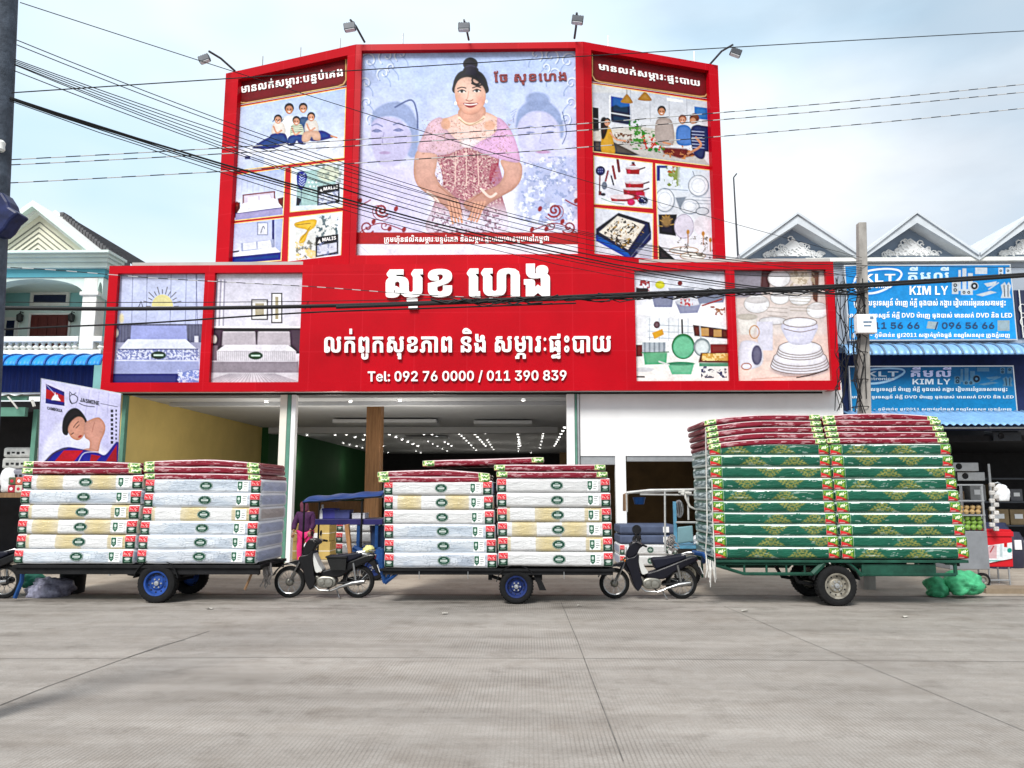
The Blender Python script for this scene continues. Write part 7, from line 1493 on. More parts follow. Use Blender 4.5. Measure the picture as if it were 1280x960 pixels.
def stack(rows, Y, group, where, jitter=.012):
    """rows of (kind, px left, px right, py bottom) from the deck upward"""
    rn = random.Random(len(rows)*7+int(rows[0][1])); cnt = {}
    for i, (kind, xl_, xr_, yb) in enumerate(rows):
        o = get_mattress(kind); z = az(yb, Y, (xl_+xr_)/2); x = (ax(xl_, yb-8, Y)+ax(xr_, yb-8, Y))/2
        o.location = (x, Y+rn.uniform(-jitter, jitter), z); o.rotation_euler = (0, 0, rn.uniform(-.006, .006))
        o.scale.x = (ax(xr_, yb-8, Y)-ax(xl_, yb-8, Y))/LEN['thin' if kind.count(':') == 3 else kind.split(':')[0]]
        d = DESC[kind.split(':')[0]]; fam = 'green' if 'green' in d else 'burgundy' if 'burg' in d else 'white'
        cnt[fam] = cnt.get(fam, 0)+1; n = cnt[fam]; tot = sum(1 for r in rows if (('red' in r[0]) == (fam == 'burgundy')))
        pos = 'topmost' if n == tot and tot > 1 else ORD[n-1]
        tag(o, f'{d} mattress, {pos} {fam} one in the stack {where}', 'mattress', group)

# ================================================================ trailers
M_RUBBER = mat('tyre_rubber', (.009, .009, .0095), .92, var=.25, scale=20, bump=.2, bscale=60)
M_BLUERIM = mat('blue_wheel_paint', (.015, .055, .24), .5, var=.5, scale=6)
M_NAVYRIM = mat('navy_wheel_paint', (.010, .022, .10), .5, var=.5, scale=6)
M_STEELRIM = mat('dusty_steel_rim', (.27, .25, .21), .5, .6, var=.5, scale=10)
M_FRAMEB = mat('black_chassis_paint', (.007, .007, .008), .7, var=.5, scale=5)
M_FRAMEG = mat('dark_green_chassis_paint', (.010, .055, .036), .5, var=.45, scale=4)
M_FRAMEBL = mat('blue_frame_paint', (.008, .045, .16), .5, var=.5, scale=5)
M_ROUGHWOOD = mat('rough_wood', (.22, .13, .07), .85, var=.35, scale=4, stretch=(8, 8, .8))
def wheel(parent, x, y, z, r, w, rim_m, side=-1):
    """tyre with tread, dished rim, hub nuts; outer face towards -Y when side is -1"""
    t = MB(); hw = w/2; ri = r*.60
    t.lathe([(ri, -hw*.75), (ri+.03, -hw), (r*.86, -hw*1.06), (r*.96, -hw*.9), (r, -hw*.6), (r, hw*.6), (r*.96, hw*.9), (r*.86, hw*1.06), (ri+.03, hw), (ri, hw*.75)], (x, y, z), 'y', 40)
    for k in range(36):
        a = 2*math.pi*k/36
        for yy in (-hw*.55, hw*.05):
            c = MB(); c.box(-.008, .008, yy, yy+hw*.5, r-.004, r+.009); M_ = Matrix.Rotation(a, 3, 'Y'); t.add([tuple(M_ @ Vector(v)+Vector((x, y, z))) for v in c.v], c.f)
    tyre = t.build('tyre', M_RUBBER, parent, smooth=True)
    s = side; m = MB()
    m.lathe([(ri+.012, s*hw*.95), (ri-.015, s*hw*.9), (ri-.03, s*hw*.35), (ri*.62, s*hw*.28), (ri*.5, s*hw*.5), (ri*.2, s*hw*.5), (.001, s*hw*.5)], (x, y, z), 'y', 32)
    rim = m.build('rim', rim_m, parent, smooth=True)
    h = MB(); h.lathe([(.001, s*hw*.86), (ri*.2, s*hw*.82), (ri*.24, s*hw*.5)], (x, y, z), 'y', 16)
    for k in range(6):
        a = k*math.pi/3; h.lathe([(.001, s*hw*.64), (.014, s*hw*.64), (.014, s*hw*.48)], (x+ri*.38*math.cos(a), y, z+ri*.38*math.sin(a)), 'y', 6)
    h.build('hub_nut', M_STEEL, rim)
    hs = MB()
    for k in range(10):
        a = k*math.pi/5+.2; hs.lathe([(.001, s*(hw*.34+.006)), (ri*.07, s*(hw*.34+.006)), (ri*.07, s*hw*.2)], (x+ri*.76*math.cos(a), y, z+ri*.76*math.sin(a)), 'y', 8)
    hs.build('rim_slot', M_BLACK, rim)
def mudguard(parent, x, y, z, r, w, m):
    pts = []
    g = MB(); n = 14
    for k in range(n):
        a0, a1 = math.pi*(.06+.88*k/n), math.pi*(.06+.88*(k+1)/n)
        g.hexa([(x+r*math.cos(a0), y, z+r*math.sin(a0)), (x+r*math.cos(a1), y, z+r*math.sin(a1)), (x+(r+.012)*math.cos(a1), y, z+(r+.012)*math.sin(a1)), (x+(r+.012)*math.cos(a0), y, z+(r+.012)*math.sin(a0))],
               [(x+r*math.cos(a0), y+w, z+r*math.sin(a0)), (x+r*math.cos(a1), y+w, z+r*math.sin(a1)), (x+(r+.012)*math.cos(a1), y+w, z+(r+.012)*math.sin(a1)), (x+(r+.012)*math.cos(a0), y+w, z+(r+.012)*math.sin(a0))])
    g.build('mudguard', m, parent)
YLD = 12.6       # street side of the loads
TRAIL = 'cargo trailers carrying mattresses'
# --- trailer with bright blue wheels
tx0, tx1 = ax(14, 710, YLD), ax(325, 710, YLD)
dz1 = az(706.5, YLD, 170); wx = ax(194, 734, YLD+.02); wr = .312
tr = thing('cargo_trailer', 'black cargo trailer on bright blue wheels parked before the ochre wall bay', 'trailer', (wx, YLD+.7, 0), TRAIL)
MB().box(tx0, tx1, YLD+.02, YLD+MW-.02, dz1-.05, dz1).build('deck', M_FRAMEB, tr, bevel=.006)
c = MB(); c.box(tx0+.05, tx1-.03, YLD+.06, YLD+.12, dz1-.15, dz1-.053); c.box(tx0+.05, tx1-.03, YLD+MW-.12, YLD+MW-.06, dz1-.15, dz1-.053)
for k in range(9): xx = tx0+.15+(tx1-tx0-.35)*k/8; c.box(xx, xx+.05, YLD+.13, YLD+MW-.13, dz1-.12, dz1-.054)
c.box(wx-.06, wx+.06, YLD+.12, YLD+MW-.05, wr-.05, wr+.05)
for yy in (YLD+.2, YLD+MW-.25): c.tube([(wx-.55, yy, dz1-.16), (wx-.25, yy, wr+.09), (wx, yy, wr+.055), (wx+.25, yy, wr+.09), (wx+.55, yy, dz1-.16)], .025, 6)
c.build('chassis', M_FRAMEB, tr)
wheel(tr, wx, YLD+.12, wr, wr, .19, M_BLUERIM); wheel(tr, wx+.02, YLD+MW-.13, wr, wr, .19, M_BLUERIM, 1)
mudguard(tr, wx, YLD+.0, wr+.02, wr+.05, .26, M_FRAMEB); mudguard(tr, wx, YLD+MW-.26, wr+.02, wr+.05, .26, M_FRAMEB)
d = MB(); d.tube([(tx0+.1, YLD+.5, dz1-.1), (tx0-.35, YLD+.7, dz1+.05), (tx0-.75, YLD+.7, dz1+.1)], .04, 8); d.tube([(tx0+.1, YLD+.95, dz1-.1), (tx0-.35, YLD+.72, dz1+.05)], .04, 8)
d.tube([(tx0+.03, YLD+.25, dz1-.1), (tx0+.03, YLD+.25, .32), (tx0-.06, YLD+.25, .05)], .035, 6); d.build('drawbar', M_FRAMEBL, tr, smooth=True)
p = MB(); a = at(319, 707, YLD+.2); b = at(306, 737, YLD+.2); p.tube([a, b], .022, 6); p.build('prop_stick', M_ROUGHWOOD, tr)
m = MB(); a = at(323, 704, YLD+.1); m.tube([a, a+Vector((.14, .3, .03)), a+Vector((.24, .5, .0))], .02, 6); m.tube([at(321, 706, YLD+.1), at(323, 719, YLD+.1)], .014, 6); m.build('tail_frame', M_FRAMEB, tr)
def rows_of(kinds, l0, l1, r0, r1, yb0, pitch):
    n = len(kinds); return [(k, l0+(l1-l0)*i/(n-1), r0+(r1-r0)*i/(n-1), yb0-pitch*i) for i, k in enumerate(kinds)]
W1 = 'by the folding sign post' 
stack(rows_of(['blue:0', 'cream:0', 'cream:1', 'cream:0', 'blue:1', 'cream:1'], 16, 25.5, 167, 179, 705.2, 18.7)+[('red:flat:0', 26, 177, 592.6), ('red:soft:1', 27, 175.5, 584.2)], YLD, 'mattresses on the blue wheeled trailer', 'next to the printed banner')
stack(rows_of(['grey:0', 'blue:0', 'blue:2', 'cream:0', 'blue:1', 'blue:2'], 169.5, 180, 320, 327, 705.2, 17.7)+[('red:soft:0', 179, 326, 599.5), ('red:soft:1', 178.5, 325, 590.8), ('red:both:1', 178.5, 324, 582.0)], YLD, 'mattresses on the blue wheeled trailer', 'above the bright blue wheel')
# --- trailer between the motorbikes
tx0, tx1 = ax(474, 714, YLD), ax(769, 712, YLD); dz2 = az(711, YLD, 620); wx = ax(645.3, 732, YLD); wr = .272
tr = thing('cargo_trailer', 'black cargo trailer with navy wheels and blue front struts between two motorbikes', 'trailer', (wx, YLD+.7, 0), TRAIL)
MB().box(tx0, tx1, YLD+.02, YLD+MW-.02, dz2-.045, dz2-.002).build('deck', M_FRAMEB, tr, bevel=.006)
c = MB(); c.box(tx0+.05, tx1-.03, YLD+.05, YLD+.11, dz2-.10, dz2-.047); c.box(tx0+.05, tx1-.03, YLD+MW-.12, YLD+MW-.06, dz2-.12, dz2-.047)
for k in range(9): xx = tx0+.15+(tx1-tx0-.35)*k/8; c.box(xx, xx+.05, YLD+.12, YLD+MW-.13, dz2-.10, dz2-.048)
c.box(wx-.05, wx+.05, YLD+.12, YLD+MW-.05, wr-.05, wr+.05)
for yy in (YLD+.26, YLD+MW-.3):
    c.tube([(wx-.42, yy, dz2-.14), (wx-.2, yy, wr+.08), (wx, yy, wr+.055), (wx+.2, yy, wr+.08), (wx+.40, yy, dz2-.14)], .03, 6)
    c.box(wx-.46, wx-.40, yy-.03, yy+.03, dz2-.2, dz2-.1); c.box(wx+.36, wx+.42, yy-.03, yy+.03, dz2-.2, dz2-.1)
c.build('chassis', M_FRAMEB, tr)
wheel(tr, wx, YLD+.14, wr, wr, .20, M_NAVYRIM); wheel(tr, wx, YLD+MW-.15, wr, wr, .20, M_NAVYRIM, 1)
mudguard(tr, wx, YLD+.02, wr+.02, wr+.045, .25, M_FRAMEB)
l = MB(); a, b = at(670, 715, YLD+.1), at(679, 738, YLD+.1); l.hexa([(a.x-.05, a.y, a.z), (a.x+.03, a.y, a.z), (b.x+.05, b.y, b.z), (b.x-.06, b.y, b.z)], [(a.x-.05, a.y+.03, a.z), (a.x+.03, a.y+.03, a.z), (b.x+.05, b.y+.03, b.z), (b.x-.06, b.y+.03, b.z)]); l.build('mud_flap', M_RUBBER, tr)
s = MB()
for yy in (YLD+.1, YLD+MW-.15):
    s.tube([(tx0+.02, yy, dz2+.3), (tx0+.03, yy, dz2-.04), at(481, 729, yy)], .03, 6); s.tube([at(481, 729, yy), at(496, 717, yy)], .03, 6)
q = [at(469, 686, YLD+.15), at(478, 686, YLD+.15), at(482, 728, YLD+.15), at(478, 728, YLD+.15)]
s.hexa(q, [v+Vector((0, .05, 0)) for v in q])
s.tube([(tx0+.03, YLD+.7, dz2-.02), at(455, 690, YLD+.8), at(442, 684, YLD+.8)], .04, 8); s.box(tx0-.02, tx0+.03, YLD+.1, YLD+MW-.1, dz2+.02, dz2+.08)
s.build('front_strut', M_FRAMEBL, tr)
for px in (524, 585, 705):
    m = MB(); a = at(px, 714, YLD+.03); m.tube([a, a-Vector((0, 0, .12))], .006, 5); m.build('tie_hook', M_STEEL, tr)
stack(rows_of(['grey:0', 'blue:1', 'blue:2', 'quilt:0', 'cream:1', 'quilt:1'], 479.5, 478.5, 622, 616, 710.3, 18.2)+[('red:flat:0', 472.5, 613, 603.5), ('red:both:1', 471, 612.5, 594.8)], YLD, 'mattresses on the navy wheeled trailer', 'behind the wooden plank motorbike')
stack(rows_of(['quilt:0', 'cream:0', 'cream:1', 'cream:0', 'quilt:1', 'quilt:0'], 622, 620, 767.5, 763.5, 708.3, 18.5)+[('red:flat:1', 620, 760, 597.3), ('red:flat:0', 617, 757.5, 588.6)], YLD, 'mattresses on the navy wheeled trailer', 'reaching the white pillar')
o = get_mattress('red:flat:0'); x = (ax(532, 577, YLD)+ax(675, 575, YLD))/2; o.location = (x, YLD+.1, az(582, YLD, 600)+.012); o.rotation_euler = (0, R(-1.6), 0)
tag(o, 'thin burgundy mattress bridging the tops of both stacks on the navy wheeled trailer', 'mattress', 'mattresses on the navy wheeled trailer')
# --- big green load
YG3 = 12.5
tx0, tx1 = ax(893, 703, YG3), ax(1212, 703, YG3); dz3 = az(700, YG3, 1050); wx = ax(1048, 733.5, YG3); wr = .312
tr = thing('cargo_trailer', 'dark green lattice sided cargo trailer on steel wheels beside the concrete pole', 'trailer', (wx, YG3+.7, 0), TRAIL)
MB().box(tx0, tx1, YG3+.02, YG3+MW-.02, dz3-.045, dz3-.002).build('deck', M_FRAMEG, tr, bevel=.006)
def truss(y):
    c = MB(); za, zb_ = dz3-.05, az(718, YG3, 960)
    A = ax(893, 706, YG3); B = ax(932, 718, YG3); Cx = ax(1018, 718, YG3); D = ax(1032, 702, YG3)
    c.tube([(A, y, za-.02), (D, y, za-.02)], .022, 6); c.tube([(A, y, za-.03), (B, y, zb_)], .026, 6); c.tube([(B, y, zb_), (Cx, y, zb_)], .028, 6); c.tube([(Cx, y, zb_), (D, y, za)], .05, 6)
    for px in (908, 932, 960, 985, 1008): xx = ax(px, 710, YG3); c.tube([(xx, y, za), (xx, y, zb_ if px > 925 else zb_+.1)], .018, 6)
    E_, F_ = ax(1062, 702, YG3), ax(1080, 720, YG3); c.tube([(E_, y, za), (F_, y, az(720, YG3, 1080))], .035, 6)
    G_ = ax(1198, 718, YG3); zz = az(719, YG3, 1150)
    c.box(F_, ax(1172, 716, YG3), y-.02, y+.02, zz, za-.02); c.tube([(F_, y, zz), (G_, y, zz)], .028, 6); c.tube([(G_, y, zz), (G_, y, za)], .03, 6)
    c.tube([(ax(1172, 716, YG3), y, zz), (ax(1172, 716, YG3), y, za)], .02, 6); c.tube([(ax(1186, 716, YG3), y, za-.01), (G_+.0, y, za-.01)], .02, 6)
    return c
truss(YG3+.08).build('side_lattice', M_FRAMEG, tr); truss(YG3+MW-.08).build('side_lattice', M_FRAMEG, tr)
c = MB(); c.box(wx-.05, wx+.05, YG3+.12, YG3+MW-.05, wr-.05, wr+.05)
for k in range(10): xx = tx0+.1+(tx1-tx0-.25)*k/9; c.box(xx, xx+.05, YG3+.1, YG3+MW-.1, dz3-.10, dz3-.048)
for yy in (YG3+.3, YG3+MW-.3): c.tube([(wx-.62, yy, dz3-.2), (wx-.52, yy, wr+.03), (wx-.2, yy, wr-.02), (wx, yy, wr+.06), (wx+.3, yy, wr+.09), (wx+.45, yy, dz3-.15)], .03, 6)
c.build('chassis', M_FRAMEB, tr)
wheel(tr, wx, YG3+.12, wr, wr, .20, M_STEELRIM); wheel(tr, wx, YG3+MW-.14, wr, wr, .20, M_STEELRIM, 1)
mudguard(tr, wx, YG3+.04, wr+.02, wr+.05, .22, M_FRAMEB)
d = MB(); d.tube([(tx0+.05, YG3+.4, dz3-.12), at(880, 693, YG3+.75), at(865, 690, YG3+.8)], .04, 8); d.tube([(tx0+.05, YG3+1.0, dz3-.12), at(880, 693, YG3+.75)], .04, 8); d.build('drawbar', M_FRAMEBL, tr, smooth=True)
G10 = ['green:0', 'green:1', 'green:2', 'green:4', 'green:5', 'green:3', 'green:5', 'green:2', 'green:0', 'green:3']
rl = rows_of(G10, 893, 886.5, 1051.5, 1038.5, 698.6, 14.45)
stack(rl+[('red:droop:0:t', 885, 1034, 555.5), ('red:droop:1:t', 883.5, 1031.5, 548), ('red:droop:0:t', 882.5, 1029.5, 540.5), ('red:droop:1:t', 881, 1027.5, 532.8), ('red:droop:0:t', 879.5, 1026, 525.2)], YG3, 'mattresses on the green trailer', 'facing the black motorbike')
G10b = ['green:3', 'green:4', 'green:0', 'green:5', 'green:0', 'green:2', 'green:3', 'green:1', 'green:5', 'green:3']
rr = rows_of(G10b, 1053, 1037.5, 1213.5, 1190.5, 699.2, 14.5)
stack(rr+[('red:flat:0:t', 1033.5, 1187, 554.5), ('red:flat:1:t', 1032, 1184, 547), ('red:flat:0:t', 1030.5, 1180.5, 539.5), ('red:flat:1:t', 1029, 1177, 531.5), ('red:both:0:t', 1027.5, 1173.5, 523.6)], YG3, 'mattresses on the green trailer', 'facing the red cool box')
# white straps over the end of the green load
M_STRAP = mat('white_strap', (.50, .49, .46), .8, var=.35, scale=12)
for i, (pts, lab) in enumerate(([[(882, 538), (883, 600), (884, 660), (882, 690), (886, 722)], 'white tie strap hanging down the end of the green load to the motorbike'],
                                [[(890, 600), (891, 650), (893, 690), (895, 724)], 'shorter white tie strap hanging at the front corner of the green trailer'])):
    m = MB(); m.tube([at(x, y, YG3-.05+.1*(k % 2)) for k, (x, y) in enumerate(pts)], .010, 6); m.build('tie_strap', M_STRAP, label=lab, cat='strap', group='straps of the green load')
cl = MB(); a = at(884, 712, YG3-.02)
for k in range(5): cl.tube([at(883+k*2.4, 698+k, YG3), at(884+k*2.2+(k % 2), 712, YG3-.04+.02*(k % 2)), at(882+k*3+(k % 2)*2, 722+(k % 3)*6, YG3-.02)], [.012, .014, .007], 6)
cl.build('rag_bundle', M_STRAP, label='white rags knotted to the front corner of the green trailer', cat='rag')
# ================================================================ motorbikes
M_BODYK = mat('black_gloss_paint', (.005, .005, .006), .32, .0, var=.3, coat=.15)
M_BODYN = mat('navy_gloss_paint', (.003, .003, .008), .4, .0, var=.3, coat=.15)
M_PLASK = mat('black_plastic', (.008, .008, .009), .6, var=.15)
M_SEATK = mat('seat_vinyl', (.006, .007, .016), .55, var=.15, scale=9)
M_ALLOY = mat('cast_alloy', (.26, .25, .22), .45, .8, var=.2, scale=14)
M_CHROME = mat('chrome', (.34, .34, .34), .28, 1.0, var=.05)
M_LEGSH = mat('pale_leg_shield', (.55, .55, .53), .5, var=.1)
M_REDL = mat('red_lens', (.45, .01, .01), .15, var=.05); M_CLEARL = mat('clear_lens', (.72, .74, .76), .08, var=.03)
M_AMBER = mat('amber_lens', (.8, .25, .02), .15, var=.05)
def motorbike(label, body, yB, px0, px1, zx, rear_basket=False):
    """profile drawn in tenths of a wheelbase; nose towards -X"""
    k = 1.24/393.0
    B = lambda x, z: ((x-152)*k, (863-z)*k)
    root = thing('motorbike', label, 'motorbike', (0, 0, 0), 'motorbikes hitched to the trailers')
    def prof(name, pts, w, m, parent=root, sm=True, y0=None, bevel=.012):
        pp = [B(*q) for q in (smooth_loop(pts, 4) if sm else pts)]
        mb = MB(); mb.prism(pp, -w/2 if y0 is None else y0, w/2 if y0 is None else y0+w); return mb.build(name, m, parent, bevel=bevel)
    def tubes(name, paths, r, m, parent=root):
        mb = MB()
        for p_ in paths: mb.tube([(B(x, z)[0], y, B(x, z)[1]) for x, z, y in p_], r, 8)
        return mb.build(name, m, parent, smooth=True)
    for name, cx, cz, R_, w in (('wheel', 152, 775, 89, .068), ('wheel', 545, 770, 92, .08)):
        x, z = B(cx, cz); z = R_*k; rr = R_*k
        t = MB(); n = 40; vs = []
        t.lathe([(rr-.075, -w*.3), (rr-.05, -w*.5), (rr-.015, -w*.42), (rr, -w*.12), (rr, w*.12), (rr-.015, w*.42), (rr-.05, w*.5), (rr-.075, w*.3)], (x, 0, z), 'y', 40)
        wh = t.build(name, M_RUBBER, root, smooth=True)
        r = MB(); r.lathe([(rr-.072, -w*.34), (rr-.062, -w*.36), (rr-.085, -w*.2), (rr-.085, w*.2), (rr-.062, w*.36), (rr-.072, w*.34)], (x, 0, z), 'y', 40); r.build('rim', M_CHROME, wh, smooth=True)
        s = MB()
        for q in range(18):
            a = q*2*math.pi/18; b = a+(.35 if q % 2 else -.35); yy = .03 if q % 2 else -.03
            s.tube([(x+.045*math.cos(b), yy, z+.045*math.sin(b)), (x+(rr-.08)*math.cos(a), yy*.2, z+(rr-.08)*math.sin(a))], .0042, 4)
        s.build('spoke', M_CHROME, wh)
        h = MB(); h.lathe([(.001, -.07), (.03, -.07), (.06, -.05), (.075, -.02), (.075, .02), (.06, .05), (.03, .07), (.001, .07)], (x, 0, z), 'y', 20); h.build('hub', M_ALLOY if cx < 300 else M_PLASK, wh, smooth=True)
    tubes('front_fork', [[(152, 775, sy*.075), (190, 700, sy*.075), (222, 640, sy*.07), (246, 585, sy*.05)] for sy in (-1, 1)], .017, M_CHROME)
    fg = MB(); x, z = B(152, 775); z = 89*k
    for q in range(14):
        a0, a1 = R(28+q*9.4), R(28+(q+1)*9.4); r0 = 99*k
        fg.hexa([(x+r0*math.cos(a0), -.055, z+r0*math.sin(a0)), (x+r0*math.cos(a1), -.055, z+r0*math.sin(a1)), (x+(r0+.012)*math.cos(a1), -.05, z+(r0+.012)*math.sin(a1)), (x+(r0+.012)*math.cos(a0), -.05, z+(r0+.012)*math.sin(a0))],
                [(x+r0*math.cos(a0), .055, z+r0*math.sin(a0)), (x+r0*math.cos(a1), .055, z+r0*math.sin(a1)), (x+(r0+.012)*math.cos(a1), .05, z+(r0+.012)*math.sin(a1)), (x+(r0+.012)*math.cos(a0), .05, z+(r0+.012)*math.sin(a0))])
    fg.build('front_mudguard', body, root, smooth=True)
    prof('front_mudguard_peak', [(96, 682), (150, 664), (205, 650), (238, 660), (250, 700), (228, 706), (196, 676), (150, 678)], .10, body)
    prof('handlebar_cowl', [(222, 612), (240, 560), (262, 534), (292, 530), (318, 542), (324, 556), (302, 574), (286, 604), (262, 622), (236, 628)], .17, body, bevel=.03)
    hl = MB(); x, z = B(240, 575); hl.lathe([(.001, -.05), (.045, -.035), (.065, 0), (.066, .02)], (x, 0, z), 'x', 18); hl.build('headlight', M_CLEARL, root, smooth=True)
    for sy in (-1, 1):
        ml = MB(); x, z = B(222, 640); ml.lathe([(.001, -.02), (.025, -.01), (.028, .01), (.001, .02)], (x-.02, sy*.13, z), 'y', 10); ml.build('indicator', M_AMBER, root, smooth=True)
    prof('leg_shield', [(212, 636), (262, 618), (292, 600), (290, 660), (300, 720), (310, 770), (286, 812), (268, 796), (252, 760), (236, 700)], .32, body, bevel=.02)
    prof('inner_shield', [(290, 612), (304, 632), (326, 676), (346, 706), (330, 716), (310, 716), (296, 670)], .26, M_LEGSH, bevel=.015)
    prof('side_body', [(336, 716), (400, 694), (470, 668), (540, 640), (606, 618), (640, 622), (632, 644), (572, 676), (508, 704), (452, 742), (400, 748), (350, 742)], .20, body, bevel=.03)
    prof('seat', [(372, 640), (384, 626), (440, 622), (500, 612), (560, 606), (572, 622), (540, 640), (470, 666), (420, 682), (394, 690), (382, 668)], .24, M_SEATK, bevel=.035)
    prof('rear_mudguard', [(590, 640), (632, 640), (648, 680), (664, 728), (650, 722), (626, 686), (600, 662)], .13, M_PLASK)
    tl = MB(); x, z = B(634, 634); tl.box(x-.02, x+.03, -.06, .06, z-.03, z+.03); tl.build('tail_light', M_REDL, root, bevel=.012)
    np_ = MB(); x, z = B(660, 700); np_.hexa([(x-.02, -.08, z+.07), (x-.02, .08, z+.07), (x+.03, .08, z-.06), (x+.03, -.08, z-.06)], [(x-.012, -.08, z+.073), (x-.012, .08, z+.073), (x+.038, .08, z-.057), (x+.038, -.08, z-.057)]); np_.build('number_plate', M_WHITE, root)
    prof('engine', [(318, 752), (350, 738), (404, 744), (424, 766), (412, 798), (372, 806), (330, 800), (312, 776)], .24, M_ALLOY, bevel=.03)
    en = MB(); x, z = B(385, 775); en.lathe([(.001, -.145), (.07, -.14), (.085, -.12), (.09, -.10)], (x, 0, z), 'y', 20); x, z = B(345, 772); en.lathe([(.001, -.14), (.05, -.135), (.06, -.11)], (x, 0, z), 'y', 16); en.build('engine_cover', M_ALLOY, root, smooth=True)
    prof('cylinder_head', [(280, 740), (322, 744), (326, 778), (296, 788), (276, 770)], .13, M_ALLOY)
    tubes('exhaust', [[(292, 785, -.09), (330, 816, -.1), (400, 818, -.13), (450, 800, -.15)]], .017, M_CHROME)
    ex = MB(); p0, p1, p2 = ((B(*q)[0], -.15, B(*q)[1]) for q in ((440, 800), (520, 776), (590, 766))); ex.tube([p0, p1, p2], [.02, .042, .038], 12); ex.build('silencer', M_CHROME, root, smooth=True)
    prof('chain_case', [(440, 764), (500, 748), (560, 748), (580, 764), (566, 784), (500, 786), (446, 786)], .04, M_PLASK, y0=.07)
    tubes('swing_arm', [[(430, 780, sy*.07), (545, 770, sy*.07)] for sy in (-1, 1)], .02, M_PLASK)
    tubes('rear_shock', [[(536, 762, sy*.10), (520, 666, sy*.10)] for sy in (-1, 1)], .022, M_CHROME)
    tubes('handlebar', [[(276, 546, 0), (290, 536, .14), (312, 548, .30), (324, 552, .36)], [(276, 546, 0), (290, 536, -.14), (312, 548, -.30), (324, 552, -.36)]], .013, M_CHROME)
    tubes('hand_grip', [[(310, 547, sy*.28), (326, 553, sy*.37)] for sy in (-1, 1)], .02, M_PLASK)
    for sy in (-1, 1):
        m = MB(); x, z = B(296, 500 if sy < 0 else 506); m.lathe([(.001, -.01), (.045, -.008), (.055, .008), (.001, .012)], (x, sy*.27, z), 'x', 14)
        mi = m.build('mirror', M_PLASK, root, smooth=True); tubes('mirror_stem', [[(300, 542, sy*.24), (298, 512, sy*.27)]], .006, M_CHROME, mi)
    tubes('footrest', [[(386, 806, -.22), (386, 806, .22)]], .014, M_PLASK); tubes('kick_stand', [[(420, 800, -.05), (452, 856, -.16)]], .012, M_CHROME)
    tubes('frame_tube', [[(256, 640, 0), (290, 716, 0), (330, 736, 0), (430, 720, 0), (560, 650, 0)]], .03, M_PLASK)
    tubes('grab_rail', [[(540, 612, sy*.1), (600, 596, sy*.11), (640, 600, sy*.06)] for sy in (-1, 1)], .01, M_CHROME)
    xa, xb = ax(px0, 729, yB), ax(px1, 729, yB)
    root.location = (xa, yB, 0)
    s = (xb-xa)/1.24
    root.scale = (s, 1, s)
    return root, B, k*s, xa
YB1 = 13.35
bike1, B1, k1, xa1 = motorbike('black motorbike carrying a black crate and wooden plank hitched before the shop bay', M_BODYK, YB1, 362.3, 448, 0)
bike2, B2, k2, xa2 = motorbike('navy black motorbike with bare seat parked by the white pillar and green load', M_BODYN, YB1, 768, 851.5, 0)
bike3, B3, k3, xa3 = motorbike('black motorbike at the picture edge ahead of the blue wheeled trailer', M_BODYK, YB1-.2, -82, 6, 0)
# load on the first motorbike
def bx_(zx, zz, y=YB1): return at(330+zx/4.571, 560+zz/4.571, y)
cr = thing('plastic_crate', 'black plastic crate wedged on the step of the plank carrying motorbike', 'crate', bx_(430, 690))
a, b, c_, d_ = bx_(370, 618), bx_(484, 620), bx_(478, 692), bx_(396, 692)
M_CRATE = mat('black_crate_plastic', (.010, .010, .010), .6, var=.2)
for y0, y1 in ((-.17, -.155), (.155, .17)):
    m = MB(); m.hexa([v+Vector((0, y0, 0)) for v in (a, b, c_, d_)], [v+Vector((0, y1, 0)) for v in (a, b, c_, d_)]); m.build('crate_side', M_CRATE, cr)
m = MB(); m.hexa([v+Vector((0, y, 0)) for v, y in ((a, -.154), (a, .154), (d_, .154), (d_, -.154))], [v+Vector((.015, y, 0)) for v, y in ((a, -.154), (a, .154), (d_, .154), (d_, -.154))]); m.build('crate_side', M_CRATE, cr)
m = MB(); m.hexa([v+Vector((-.015, y, 0)) for v, y in ((b, -.154), (b, .154), (c_, .154), (c_, -.154))], [v+Vector((0, y, 0)) for v, y in ((b, -.154), (b, .154), (c_, .154), (c_, -.154))]); m.build('crate_side', M_CRATE, cr)
m = MB(); m.hexa([d_+Vector((.02, -.153, .01)), c_+Vector((-.02, -.153, .01)), c_+Vector((-.02, -.153, .03)), d_+Vector((.02, -.153, .03))], [d_+Vector((.02, .153, .01)), c_+Vector((-.02, .153, .01)), c_+Vector((-.02, .153, .03)), d_+Vector((.02, .153, .03))]); m.build('crate_floor', M_CRATE, cr)
m = MB(); loop = [v+Vector((0, y, 0)) for v, y in ((a, -.18), (b, -.18), (b, .18), (a, .18))]; m.tube(loop, .016, 6, True); m.build('crate_rim', M_CRATE, cr)
M_PLANK = mat('plank_wood', (.30, .15, .06), .7, var=.35, scale=3, stretch=(8, 8, .7))
m = MB(); q = [bx_(458, 440, YB1-.06), bx_(482, 434, YB1-.06), bx_(503, 648, YB1-.06), bx_(486, 654, YB1-.06)]; m.hexa(q, [v+Vector((0, .1, 0)) for v in q]); m.build('wooden_plank', M_PLANK, label='wooden plank standing upright against the black crate on the motorbike', cat='plank', bevel=.006)
M_YELBAG = mat('pale_yellow_plastic', (.72, .66, .25), .45, var=.25, scale=12); M_WHITEBAG = mat('white_plastic_bag', (.72, .73, .75), .4, var=.15, scale=12)
